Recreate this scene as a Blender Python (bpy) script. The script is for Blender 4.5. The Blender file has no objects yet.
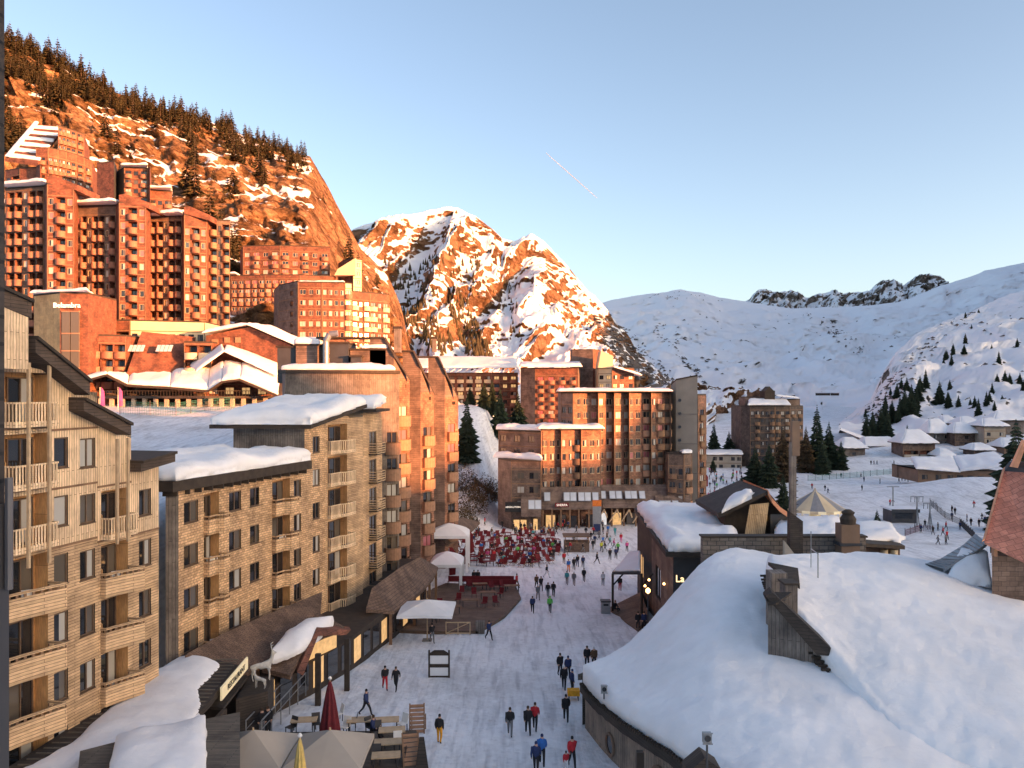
import bpy, math, random
from mathutils import Vector, Matrix, noise
SC = bpy.context.scene
R = math.radians
# ------------------------------------------------------------------ camera, sky, sun, exposure
F, CX, HZ, EYE = 800.0, 512.0, 392.0, 21.0        # focal length in pixels, principal column, horizon row, eye height
cam_d = bpy.data.cameras.new('camera'); cam = bpy.data.objects.new('camera', cam_d)
SC.collection.objects.link(cam); SC.camera = cam
cam.location = (0, 0, EYE); cam.rotation_euler = (R(90), 0, 0)
cam_d.sensor_width = 36; cam_d.lens = 36*F/1024; cam_d.shift_y = 8/1024
cam_d.clip_start = 0.3; cam_d.clip_end = 20000
SUN_EL, SUN_AZ = 5.0, 120.0                        # degrees; azimuth clockwise from +Y
w = bpy.data.worlds.new('World'); SC.world = w; w.use_nodes = True
nt = w.node_tree; nt.nodes.clear()
sky = nt.nodes.new('ShaderNodeTexSky'); sky.sky_type = 'NISHITA'; sky.sun_disc = False
sky.sun_elevation = R(SUN_EL); sky.sun_rotation = R(SUN_AZ); sky.altitude = 1800
sky.air_density = 0.8; sky.dust_density = 10.0; sky.ozone_density = 0.85
bg = nt.nodes.new('ShaderNodeBackground'); bg.inputs[1].default_value = 0.15
wo = nt.nodes.new('ShaderNodeOutputWorld')
nt.links.new(sky.outputs[0], bg.inputs[0]); nt.links.new(bg.outputs[0], wo.inputs[0])
sd = bpy.data.lights.new('sun', 'SUN'); sd.energy = 5.0; sd.angle = R(0.5); sd.color = (1.0, 0.37, 0.12)
sun = bpy.data.objects.new('sun', sd); SC.collection.objects.link(sun)
SDIR = Vector((math.sin(R(SUN_AZ))*math.cos(R(SUN_EL)), math.cos(R(SUN_AZ))*math.cos(R(SUN_EL)), math.sin(R(SUN_EL))))
sun.rotation_euler = SDIR.to_track_quat('Z', 'Y').to_euler(); sun.location = (300, -150, 200)
SC.view_settings.view_transform = 'Standard'; SC.view_settings.look = 'None'
SC.view_settings.exposure = 1.95; SC.view_settings.use_white_balance = True; SC.view_settings.white_balance_temperature = 6950; SC.view_settings.white_balance_tint = 15; SC.view_settings.gamma = 1.0

# ------------------------------------------------------------------ materials
MATS = {}
def nodes(name):
    m = bpy.data.materials.new(name); m.use_nodes = True; t = m.node_tree
    p = t.nodes['Principled BSDF']; MATS[name] = m
    return m, t, p
def N(t, typ, **k):
    n = t.nodes.new(typ)
    for a, b in k.items():
        if a.startswith('i_'):
            key = a[2:]; key = int(key) if key.isdigit() else key.replace('_', ' ')
            n.inputs[key].default_value = b
        else: setattr(n, a, b)
    return n
def L(t, a, b): t.links.new(a, b)
def c4(c): return (c[0], c[1], c[2], 1)
def mixc(t, fac, a, b, mode='MIX'):
    n = t.nodes.new('ShaderNodeMix'); n.data_type = 'RGBA'; n.blend_type = mode
    for i, v in ((0, fac), (6, a), (7, b)):
        if hasattr(v, 'is_linked'): L(t, v, n.inputs[i])
        elif i == 0: n.inputs[0].default_value = v
        else: n.inputs[i].default_value = c4(v)
    return n.outputs[2]
def ramp(t, src, a, b, p0, p1):
    n = t.nodes.new('ShaderNodeValToRGB'); e = n.color_ramp.elements
    e[0].position = p0; e[1].position = p1; e[0].color = c4(a); e[1].color = c4(b)
    L(t, src, n.inputs[0]); return n.outputs[0]
def plain(name, c, rough=.7, var=.15, scale=1.5, metal=0, bump=0, spec=None, emit=None):
    m, t, p = nodes(name)
    tc = N(t, 'ShaderNodeTexCoord'); nz = N(t, 'ShaderNodeTexNoise', i_Scale=scale, i_Detail=4.0)
    L(t, tc.outputs['Object'], nz.inputs['Vector'])
    col = ramp(t, nz.outputs[0], [x*(1-var) for x in c], [min(1, x*(1+var)) for x in c], .3, .7)
    L(t, col, p.inputs['Base Color']); p.inputs['Roughness'].default_value = rough; p.inputs['Metallic'].default_value = metal
    if bump:
        b = N(t, 'ShaderNodeBump', i_Strength=bump, i_Distance=.03); L(t, nz.outputs[0], b.inputs['Height']); L(t, b.outputs[0], p.inputs['Normal'])
    if emit:
        p.inputs['Emission Color'].default_value = c4(emit[0]); p.inputs['Emission Strength'].default_value = emit[1]
    return m
def wood(name, c1, c2, cm, bw, rh, vertical=False, mortar=.012, stain=.35, rough=.8):
    """boards or shingles laid in UV metres"""
    m, t, p = nodes(name)
    uv = N(t, 'ShaderNodeUVMap'); mp = N(t, 'ShaderNodeMapping')
    if vertical: mp.inputs['Rotation'].default_value = (0, 0, R(90))
    L(t, uv.outputs[0], mp.inputs[0])
    br = N(t, 'ShaderNodeTexBrick', i_Scale=1.0, i_Mortar_Size=mortar, i_Brick_Width=bw, i_Row_Height=rh, i_Color1=c4(c1), i_Color2=c4(c2), i_Mortar=c4(cm), i_Bias=0.0)
    br.offset_frequency = 2; br.offset = .37
    L(t, mp.outputs[0], br.inputs[0])
    tc = N(t, 'ShaderNodeTexCoord')
    n1 = N(t, 'ShaderNodeTexNoise', i_Scale=.55, i_Detail=8.0, i_Roughness=.65); L(t, tc.outputs['Object'], n1.inputs['Vector'])
    st = ramp(t, n1.outputs[0], (1-stain, (1-stain)*.98, (1-stain)*1.0), (1.15,)*3, .36, .60)
    n2 = N(t, 'ShaderNodeTexNoise', i_Scale=3.0, i_Detail=3.0)
    m2 = N(t, 'ShaderNodeMapping'); m2.inputs['Scale'].default_value = (8, .6, 1) if vertical else (.6, 8, 1)
    L(t, uv.outputs[0], m2.inputs[0]); L(t, m2.outputs[0], n2.inputs['Vector'])
    gr = ramp(t, n2.outputs[0], (.72,)*3, (1.2,)*3, .3, .7)
    c = mixc(t, 1.0, br.outputs[0], st, 'MULTIPLY'); c = mixc(t, 1.0, c, gr, 'MULTIPLY')
    L(t, c, p.inputs['Base Color']); p.inputs['Roughness'].default_value = rough
    b = N(t, 'ShaderNodeBump', i_Strength=.6, i_Distance=.03); L(t, c, b.inputs['Height']); L(t, b.outputs[0], p.inputs['Normal'])
    return m
wood('shingle_honey', (.76, .50, .285), (.46, .285, .15), (.10, .06, .035), .34, .17)
wood('boards_honey_h', (.68, .46, .27), (.48, .32, .18), (.12, .07, .04), 2.6, .15)
wood('boards_pale_v', (.80, .60, .39), (.66, .48, .30), (.18, .11, .06), 3.2, .16, True, stain=.25)
wood('boards_plywood', (.62, .35, .15), (.54, .29, .12), (.25, .13, .06), 2.4, 1.1, True, stain=.2)
wood('boards_grey_v', (.22, .185, .16), (.16, .135, .118), (.06, .05, .045), 3.5, .2, True, stain=.5)
wood('boards_grey_h', (.22, .155, .125), (.16, .11, .09), (.06, .045, .04), 3.0, .24, stain=.5)
wood('shingle_red', (.24, .088, .052), (.14, .053, .035), (.07, .03, .02), .5, .3, stain=.5)
wood('shingle_plaza', (.36, .17, .105), (.20, .10, .065), (.06, .04, .03), .4, .25, stain=.55)
wood('shingle_brown', (.175, .12, .095), (.12, .08, .062), (.05, .035, .03), .5, .3, stain=.5)
wood('shingle_canopy', (.20, .125, .085), (.14, .085, .06), (.05, .03, .02), .3, .2, stain=.45)
wood('shingle_copper', (.62, .25, .17), (.48, .18, .12), (.25, .09, .06), .45, .32, stain=.25, rough=.55)
wood('planks_deck', (.20, .13, .09), (.14, .09, .06), (.03, .02, .015), 2.5, .14)
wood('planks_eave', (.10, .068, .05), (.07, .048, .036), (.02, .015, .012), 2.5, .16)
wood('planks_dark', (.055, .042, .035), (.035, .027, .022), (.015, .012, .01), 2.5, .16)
wood('planks_greydeck', (.15, .125, .10), (.10, .085, .07), (.03, .025, .02), 3.0, .13)
wood('planks_yellow', (.50, .33, .17), (.42, .27, .13), (.16, .1, .05), 5.0, .2, True)
wood('shingle_dark', (.115, .085, .07), (.075, .056, .048), (.03, .025, .02), .5, .3, stain=.5)
plain('window_wood', (.13, .08, .05), .7, .2, 3)
wood('boards_taupe_v', (.30, .235, .18), (.23, .18, .14), (.08, .06, .05), 3.5, .22, True, stain=.4)
wood('stone_block', (.25, .215, .185), (.17, .145, .125), (.07, .07, .07), .7, .35, mortar=.03)
plain('concrete', (.22, .20, .175), .85, .12, .4, bump=.2)
plain('plaster', (.36, .31, .25), .85, .12, .5)
plain('plaster_brown', (.20, .13, .09), .85, .2, .5)
plain('cream', (.62, .50, .33), .7, .08, .5)
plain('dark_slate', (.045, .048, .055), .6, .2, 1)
plain('dark_wood', (.040, .028, .020), .8, .3, 2)
plain('mid_wood', (.21, .12, .07), .8, .25, 2)
plain('pale_wood', (.48, .34, .21), .75, .15, 3)
plain('orange_wood', (.30, .165, .10), .75, .15, 3)
plain('red_panel', (.29, .125, .08), .75, .2, 2)
plain('metal_grey', (.30, .31, .32), .4, .1, 3, metal=.6)
plain('metal_dark', (.04, .04, .045), .5, .1, 3)
plain('iron_post', (.10, .10, .11), .5, .2, 2)
plain('white_paint', (.75, .74, .72), .6, .05, 3)
plain('canvas_white', (.80, .80, .80), .85, .06, .8)
plain('canvas_taupe', (.40, .345, .29), .9, .06, .8)
plain('vapour', (.40, .42, .46), 1, .02, .001)
plain('deer_white', (.45, .44, .42), .8, .2, 5)
plain('canvas_wine', (.13, .012, .02), .85, .2, 4)
plain('canvas_yellow', (.60, .43, .14), .85, .15, 4)
plain('fabric_red', (.15, .009, .014), .85, .25, 3)
plain('fabric_pink', (.60, .12, .35), .85, .2, 3)
plain('plastic_blue', (.03, .14, .45), .5, .1, 3)
plain('plastic_green', (.06, .35, .28), .6, .1, 3)
plain('net_green', (.05, .22, .17), .8, .2, 3)
plain('copper', (.70, .30, .16), .45, .2, 2)
plain('stripe_grey', (.24, .24, .25), .7, .1, 2)
plain('sign_black', (.012, .012, .014), .5, .1, 2)
plain('sign_cream', (.85, .76, .52), .6, .05, 2, emit=((1, .8, .45), .05))
plain('letters_white', (.85, .8, .75), .6, .02, 2, emit=((1, .9, .75), .2))
plain('letters_lit', (.9, .75, .5), .6, .02, 2, emit=((1, .7, .35), .45))
plain('lamp_warm', (.9, .7, .4), .6, .02, 2, emit=((1, .5, .18), 1.6))
plain('window_lit', (.45, .3, .14), .5, .5, 1.6, emit=((1, .6, .25), .16))
plain('window_lit_white', (.5, .5, .48), .5, .3, 1.2, emit=((.9, .95, 1), .15))
plain('skylight_glass', (.55, .60, .66), .25, .1, .5)
plain('bark', (.07, .045, .03), .9, .3, 3)
plain('needles', (.022, .040, .020), .9, .5, 1.2)
plain('needles_brown', (.075, .048, .022), .9, .4, 1.2)
plain('needles_hill', (.050, .038, .016), .9, .5, .3)
plain('skin', (.50, .30, .22), .6, .05, 3)
for nm, c in dict(cloth_black=(.012, .012, .016), cloth_navy=(.015, .03, .10), cloth_red=(.45, .02, .03), cloth_yellow=(.75, .33, .02), cloth_green=(.10, .45, .08),
                  cloth_blue=(.02, .13, .42), cloth_grey=(.14, .14, .15), cloth_white=(.6, .6, .62), cloth_pink=(.55, .08, .25), cloth_brown=(.10, .055, .03), cloth_lime=(.45, .5, .06), cloth_orange=(.65, .17, .03), cloth_teal=(.03, .25, .28), hair_brown=(.05, .028, .015)).items():
    plain(nm, c, .85, .2, 6)
# glass with what hangs behind it
def glass(name, c, rough=.06):
    m, t, p = nodes(name)
    p.inputs['Base Color'].default_value = c4(c); p.inputs['Roughness'].default_value = rough
    p.inputs['IOR'].default_value = 1.5; p.inputs['Coat Weight'].default_value = .6; p.inputs['Coat Roughness'].default_value = .03
glass('glass_dark', (.018, .020, .024)); glass('glass_curtain', (.42, .41, .38), .25); glass('glass_mid', (.11, .095, .08), .15); glass('glass_pink', (.45, .13, .14), .3)
# snow
def snow(name, c=(.80, .82, .86), bs=.25, scale=1.2, track=False, crust=0.0):
    m, t, p = nodes(name)
    tc = N(t, 'ShaderNodeTexCoord'); a = N(t, 'ShaderNodeTexNoise', i_Scale=scale, i_Detail=10.0, i_Roughness=.62); L(t, tc.outputs['Object'], a.inputs['Vector'])
    b = N(t, 'ShaderNodeBump', i_Strength=bs, i_Distance=.25); L(t, b.outputs[0], p.inputs['Normal'])
    h = a.outputs[0]; col = ramp(t, h, [x*.93 for x in c], c, .3, .65)
    def add(x, y, k):
        n = N(t, 'ShaderNodeMath', operation='MULTIPLY_ADD'); L(t, y, n.inputs[0]); n.inputs[1].default_value = k; L(t, x, n.inputs[2]); return n.outputs[0]
    if crust:
        mp = N(t, 'ShaderNodeMapping'); mp.inputs['Scale'].default_value = (.35, 1.5, 1); mp.inputs['Rotation'].default_value = (0, 0, R(25)); L(t, tc.outputs['Object'], mp.inputs[0])
        n3 = N(t, 'ShaderNodeTexNoise', i_Scale=.8, i_Detail=9.0, i_Roughness=.68, i_Distortion=.6); L(t, mp.outputs[0], n3.inputs['Vector']); h = add(h, n3.outputs[0], crust)
        n5 = N(t, 'ShaderNodeTexNoise', i_Scale=.22, i_Detail=5.0); L(t, tc.outputs['Object'], n5.inputs['Vector'])
        col = mixc(t, 1.0, col, ramp(t, n5.outputs[0], (.93, .925, .92), (1, 1, 1), .35, .6), 'MULTIPLY')
    if track:
        n2 = N(t, 'ShaderNodeTexNoise', i_Scale=.10, i_Detail=9.0, i_Roughness=.68); L(t, tc.outputs['Object'], n2.inputs['Vector'])
        dirt = ramp(t, n2.outputs[0], (.72, .71, .70), (1, 1, 1), .34, .54)
        h = add(h, n2.outputs[0], 1.5)
        for rot, sc_, lo_ in ((-9, (.9, .09, 1), .80), (14, (1.5, .12, 1), .85), (-38, (1.2, .1, 1), .9)):
            mp = N(t, 'ShaderNodeMapping'); mp.inputs['Scale'].default_value = sc_; mp.inputs['Rotation'].default_value = (0, 0, R(rot)); L(t, tc.outputs['Object'], mp.inputs[0])
            n3 = N(t, 'ShaderNodeTexNoise', i_Scale=1.6, i_Detail=5.0, i_Distortion=.3); L(t, mp.outputs[0], n3.inputs['Vector'])
            col = mixc(t, 1.0, col, ramp(t, n3.outputs[0], (lo_, lo_, lo_+.01), (1, 1, 1), .34, .46), 'MULTIPLY'); h = add(h, n3.outputs[0], .6)
        vo = N(t, 'ShaderNodeTexVoronoi', i_Scale=1.9); L(t, tc.outputs['Object'], vo.inputs['Vector'])
        h = add(h, vo.outputs['Distance'], .5); col = mixc(t, 1.0, col, ramp(t, vo.outputs['Distance'], (.84, .84, .85), (1, 1, 1), .05, .38), 'MULTIPLY')
        col = mixc(t, 1.0, col, dirt, 'MULTIPLY')
    L(t, h, b.inputs['Height'])
    L(t, col, p.inputs['Base Color']); p.inputs['Roughness'].default_value = .75
    p.inputs['Specular IOR Level'].default_value = .25
snow('snow'); snow('snow_ground', (.86, .87, .90), .45, 1.6, True); snow('snow_roof', (.88, .88, .90), .4, .8, crust=.7)
def mountain(name, rock1, rock2, thr, soft, nscale, sl_w, bump=1.0, snowc=(.82, .83, .86), band=None):
    """snow lies where the slope is gentle and the noise lets it; rock elsewhere"""
    m, t, p = nodes(name)
    tc = N(t, 'ShaderNodeTexCoord'); ge = N(t, 'ShaderNodeNewGeometry')
    a = N(t, 'ShaderNodeTexNoise', i_Scale=nscale, i_Detail=9.0, i_Roughness=.62, i_Distortion=.4)
    src = tc.outputs['Object']
    if band:
        mp = N(t, 'ShaderNodeMapping'); mp.inputs['Rotation'].default_value = band[0]; mp.inputs['Scale'].default_value = band[1]
        L(t, src, mp.inputs[0]); L(t, mp.outputs[0], a.inputs['Vector'])
    else: L(t, src, a.inputs['Vector'])
    sx = N(t, 'ShaderNodeSeparateXYZ'); L(t, ge.outputs['Normal'], sx.inputs[0])
    mu = N(t, 'ShaderNodeMath', operation='MULTIPLY_ADD'); L(t, sx.outputs[2], mu.inputs[0]); mu.inputs[1].default_value = sl_w; L(t, a.outputs[0], mu.inputs[2])
    f = N(t, 'ShaderNodeMapRange'); L(t, mu.outputs[0], f.inputs[0]); f.inputs[1].default_value = thr-soft; f.inputs[2].default_value = thr+soft
    mp2 = N(t, 'ShaderNodeMapping'); mp2.inputs['Scale'].default_value = (1, 1, 2.2); mp2.inputs['Rotation'].default_value = (R(8), R(12), 0); L(t, src, mp2.inputs[0])
    r = N(t, 'ShaderNodeTexNoise', i_Scale=nscale*5, i_Detail=12.0, i_Roughness=.72, i_Distortion=.5); L(t, mp2.outputs[0], r.inputs['Vector'])
    rc = ramp(t, r.outputs[0], rock1, rock2, .38, .60)
    s2 = N(t, 'ShaderNodeTexNoise', i_Scale=nscale*2.2, i_Detail=8.0, i_Roughness=.7); L(t, src, s2.inputs['Vector'])
    rc = mixc(t, 1.0, rc, ramp(t, s2.outputs[0], (.42, .40, .34), (1.08, 1.05, 1.0), .42, .56), 'MULTIPLY')
    vo = N(t, 'ShaderNodeTexVoronoi', i_Scale=nscale*3.5, feature='DISTANCE_TO_EDGE'); wv = N(t, 'ShaderNodeVectorMath', operation='ADD'); sv = N(t, 'ShaderNodeVectorMath', operation='SCALE'); L(t, r.outputs[1], sv.inputs[0]); sv.inputs['Scale'].default_value = .35/nscale; L(t, mp2.outputs[0], wv.inputs[0]); L(t, sv.outputs[0], wv.inputs[1]); L(t, wv.outputs[0], vo.inputs['Vector'])
    rc = mixc(t, 1.0, rc, ramp(t, vo.outputs['Distance'], (.45, .42, .4), (1, 1, 1), .0, .10), 'MULTIPLY')
    col = mixc(t, f.outputs[0], rc, snowc)
    L(t, col, p.inputs['Base Color']); p.inputs['Roughness'].default_value = .9; p.inputs['Specular IOR Level'].default_value = .1
    hs = N(t, 'ShaderNodeMath', operation='MULTIPLY'); iv = N(t, 'ShaderNodeMath', operation='SUBTRACT'); iv.inputs[0].default_value = 1.15; L(t, f.outputs[0], iv.inputs[1]); L(t, r.outputs[0], hs.inputs[0]); L(t, iv.outputs[0], hs.inputs[1])
    b = N(t, 'ShaderNodeBump', i_Strength=bump, i_Distance=2.4/nscale*.03); L(t, hs.outputs[0], b.inputs['Height']); L(t, b.outputs[0], p.inputs['Normal'])
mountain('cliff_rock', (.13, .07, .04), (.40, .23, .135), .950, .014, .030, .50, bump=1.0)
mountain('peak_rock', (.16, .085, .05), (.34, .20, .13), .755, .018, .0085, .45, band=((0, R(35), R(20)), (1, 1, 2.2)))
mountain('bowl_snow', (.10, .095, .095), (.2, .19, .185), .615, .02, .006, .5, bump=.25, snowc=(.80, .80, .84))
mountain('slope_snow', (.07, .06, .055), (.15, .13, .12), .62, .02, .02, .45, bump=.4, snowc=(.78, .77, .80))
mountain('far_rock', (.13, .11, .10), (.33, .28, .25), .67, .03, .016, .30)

# ------------------------------------------------------------------ mesh helpers
ORG = {}
class MB:
    def __init__(s): s.v = []; s.f = []; s.m = []
    def face(s, pts, m=0):
        b = len(s.v); s.v += [tuple(p) for p in pts]; s.f.append(tuple(range(b, b+len(pts)))); s.m.append(m)
    def grid(s, rows, m=0, mf=None):
        b = len(s.v); nu = len(rows[0])
        for r in rows: s.v += [tuple(p) for p in r]
        for j in range(len(rows)-1):
            for i in range(nu-1):
                s.f.append((b+j*nu+i, b+j*nu+i+1, b+(j+1)*nu+i+1, b+(j+1)*nu+i)); s.m.append(m if mf is None else mf(i, j))
    def box(s, x0, x1, y0, y1, z0, z1, m=0, T=None):
        P = [Vector((x, y, z)) for z in (z0, z1) for y in (y0, y1) for x in (x0, x1)]
        if T is not None: P = [T @ p for p in P]
        b = len(s.v); s.v += [tuple(p) for p in P]
        for q in ((0, 2, 3, 1), (4, 5, 7, 6), (0, 1, 5, 4), (2, 6, 7, 3), (0, 4, 6, 2), (1, 3, 7, 5)):
            s.f.append(tuple(b+i for i in q)); s.m.append(m)
    def prism(s, poly, z0, z1, m=0, mt=None):
        """poly counter-clockwise seen from above; z0/z1 scalars or per-vertex lists"""
        n = len(poly); a = z0 if isinstance(z0, (list, tuple)) else [z0]*n; c = z1 if isinstance(z1, (list, tuple)) else [z1]*n
        b = len(s.v)
        s.v += [(p[0], p[1], a[i]) for i, p in enumerate(poly)] + [(p[0], p[1], c[i]) for i, p in enumerate(poly)]
        s.f.append(tuple(b+i for i in reversed(range(n)))); s.m.append(m)
        s.f.append(tuple(b+n+i for i in range(n))); s.m.append(m if mt is None else mt)
        for i in range(n):
            j = (i+1) % n; s.f.append((b+i, b+j, b+n+j, b+n+i)); s.m.append(m)
    def ext(s, poly, vec, m=0, me=None):
        """extrude a planar polygon of 3D points along vec"""
        n = len(poly); b = len(s.v); vec = Vector(vec)
        s.v += [tuple(p) for p in poly] + [tuple(Vector(p)+vec) for p in poly]
        s.f.append(tuple(b+i for i in reversed(range(n)))); s.m.append(m)
        s.f.append(tuple(b+n+i for i in range(n))); s.m.append(m)
        for i in range(n):
            j = (i+1) % n; s.f.append((b+i, b+j, b+n+j, b+n+i)); s.m.append(m if me is None else me)
    def bar(s, p, q, r=.03, m=0, r2=None, n=6):
        p, q = Vector(p), Vector(q); d = (q-p).normalized(); a = d.orthogonal().normalized(); c = d.cross(a); r2 = r if r2 is None else r2
        b = len(s.v)
        for o, rr in ((p, r), (q, r2)):
            for k in range(n):
                t = 2*math.pi*k/n; s.v.append(tuple(o+(a*math.cos(t)+c*math.sin(t))*rr))
        for k in range(n):
            j = (k+1) % n; s.f.append((b+k, b+j, b+n+j, b+n+k)); s.m.append(m)
        s.f.append(tuple(b+k for k in reversed(range(n)))); s.m.append(m); s.f.append(tuple(b+n+k for k in range(n))); s.m.append(m)
    def lathe(s, prof, n=16, c=(0, 0, 0), m=0, mf=None, a0=0):
        """prof: list of (r, z)"""
        b = len(s.v); c = Vector(c)
        for r, z in prof:
            for k in range(n):
                t = 2*math.pi*k/n+a0; s.v.append((c.x+r*math.cos(t), c.y+r*math.sin(t), c.z+z))
        for i in range(len(prof)-1):
            for k in range(n):
                j = (k+1) % n; s.f.append((b+i*n+k, b+i*n+j, b+(i+1)*n+j, b+(i+1)*n+k)); s.m.append(m if mf is None else mf(k))
        s.f.append(tuple(b+k for k in reversed(range(n)))); s.m.append(m)
        q = b+(len(prof)-1)*n; s.f.append(tuple(q+k for k in range(n))); s.m.append(m)
    def mesh(s, name, mats, org=(0, 0, 0), smooth=False):
        me = bpy.data.meshes.new(name); ox, oy, oz = org
        me.from_pydata([(x-ox, y-oy, z-oz) for x, y, z in s.v], [], s.f)
        if isinstance(mats, str): mats = [mats]
        for k in mats: me.materials.append(MATS[k])
        me.polygons.foreach_set('material_index', s.m)
        if smooth: me.polygons.foreach_set('use_smooth', [True]*len(s.f))
        uv = me.uv_layers.new(name='UVMap'); dat = [0.0]*(2*len(me.loops)); vs = s.v
        for p in me.polygons:
            n = p.normal
            if abs(n.z) > .72: 
                for li in p.loop_indices:
                    v = vs[me.loops[li].vertex_index]; dat[2*li] = v[0]; dat[2*li+1] = v[1]
            else:
                l = math.hypot(n.x, n.y) or 1; tx, ty = -n.y/l, n.x/l
                for li in p.loop_indices:
                    v = vs[me.loops[li].vertex_index]; dat[2*li] = v[0]*tx+v[1]*ty; dat[2*li+1] = v[2]
        uv.data.foreach_set('uv', dat)
        me.validate(); me.update()
        return me
    def build(s, name, mats, parent=None, smooth=False, org=None):
        o0 = ORG.get(parent.name, (0, 0, 0)) if parent is not None else (org or (0, 0, 0))
        o = bpy.data.objects.new(name, s.mesh(name, mats, o0, smooth)); SC.collection.objects.link(o)
        if parent is not None: o.parent = parent
        else: o.location = o0
        ORG[o.name] = o0
        return o
def tag(o, label=None, cat=None, group=None, kind=None):
    if label: o['label'] = label
    if cat: o['category'] = cat
    if group: o['group'] = group
    if kind: o['kind'] = kind
    return o
def thing(name, label, cat, loc=(0, 0, 0), group=None, rz=0):
    o = bpy.data.objects.new(name, None); SC.collection.objects.link(o); o.empty_display_size = .3
    o.location = loc; o.rotation_euler = (0, 0, rz); ORG[o.name] = tuple(loc) if rz == 0 else (0, 0, 0)
    return tag(o, label, cat, group)
def inst(name, me, parent=None, loc=(0, 0, 0), rz=0, sc=1):
    o = bpy.data.objects.new(name, me); SC.collection.objects.link(o)
    if parent is not None: o.parent = parent
    o.location = loc; o.rotation_euler = (0, 0, rz)
    o.scale = (sc, sc, sc) if not isinstance(sc, (tuple, list)) else sc
    return o
def copy_tree(o, parent=None):
    c = o.copy(); SC.collection.objects.link(c)
    if parent is not None: c.parent = parent
    for ch in list(o.children): copy_tree(ch, c)
    return c
def W(px, py, d): return Vector(((px-CX)/F*d, d, EYE-(py-HZ)/F*d))
def X(px, d): return (px-CX)/F*d
def Z(py, d): return EYE-(py-HZ)/F*d
def ss(a, b, x):
    t = max(0, min(1, (x-a)/(b-a))); return t*t*(3-2*t)
def lerp(a, b, t): return a+(b-a)*t
def interp(tab, x):
    if x <= tab[0][0]: return tab[0][1]
    for (a, b), (c, d) in zip(tab, tab[1:]):
        if x <= c: return b+(d-b)*(x-a)/(c-a)
    return tab[-1][1]
def fbm(x, y, z=0, s=1.0, o=5): return noise.fractal(Vector((x*s, y*s, z*s)), .9, 2.1, o)

# ------------------------------------------------------------------ ground, hills, mountains
XF = [(0, -24), (48, -23), (70, -19), (110, -13), (150, -11), (300, -11)]
def gz(x, y):
    z = max(-6, min(1.2, 3.76-.06*y))
    wl = ss(0, 5, interp(XF, y)-3-x)
    z = lerp(z, max(10.0, min(19.0, 12+7.5*(y-70)/80)), wl)
    if y > 118:
        px = 512+800*x/y
        wr = 1-ss(640, 705, px); r = ss(0, 1, (y-lerp(138, 168, ss(484, 497, px)))/100)*lerp(22.5, 12, ss(470, 540, px))
        z = max(z, lerp(z, -5.5+r, wr))
    if x > 40:
        z += 6.0*math.exp(-((x-118)**2+(y-196)**2)/(2*16**2))
        z += ss(250, 330, y)*ss(70, 190, x)*9
    return z
def G(px, py):
    """where the ray through a pixel meets the village ground"""
    a, b = 20.0, 20.0
    while b < 900:
        if Z(py, b) <= gz(X(px, b), b): break
        a = b; b += 1.0
    for _ in range(12):
        m = (a+b)/2
        if Z(py, m) <= gz(X(px, m), m): b = m
        else: a = m
    d = (a+b)/2; x = X(px, d)
    return Vector((x, d, gz(x, d)))
def ground():
    mb = MB(); xs = [-3000, -1500, -700, -350, -200]+[-120+2.5*i for i in range(129)]+[240, 300, 400, 600, 1000, 2000, 4000]
    ys = [-600, -300, -150, -60]+[2.5*i for i in range(-8, 145)]+[400, 480, 600, 900, 1500, 3000, 6000]
    rows = []
    for y in ys:
        r = []
        for x in xs:
            z = gz(x, max(y, 0))
            if 20 < y < 340 and -125 < x < 210: z += .14*fbm(x, y, 0, .25, 4)+.05*fbm(x, y, 3, .9, 3)
            if y > 340: z -= 3
            r.append((x, y, z))
        rows.append(r)
    mb.grid(rows); return tag(mb.build('ground', 'snow_ground', smooth=True), kind='structure')
ground()
SURF = {}
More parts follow.
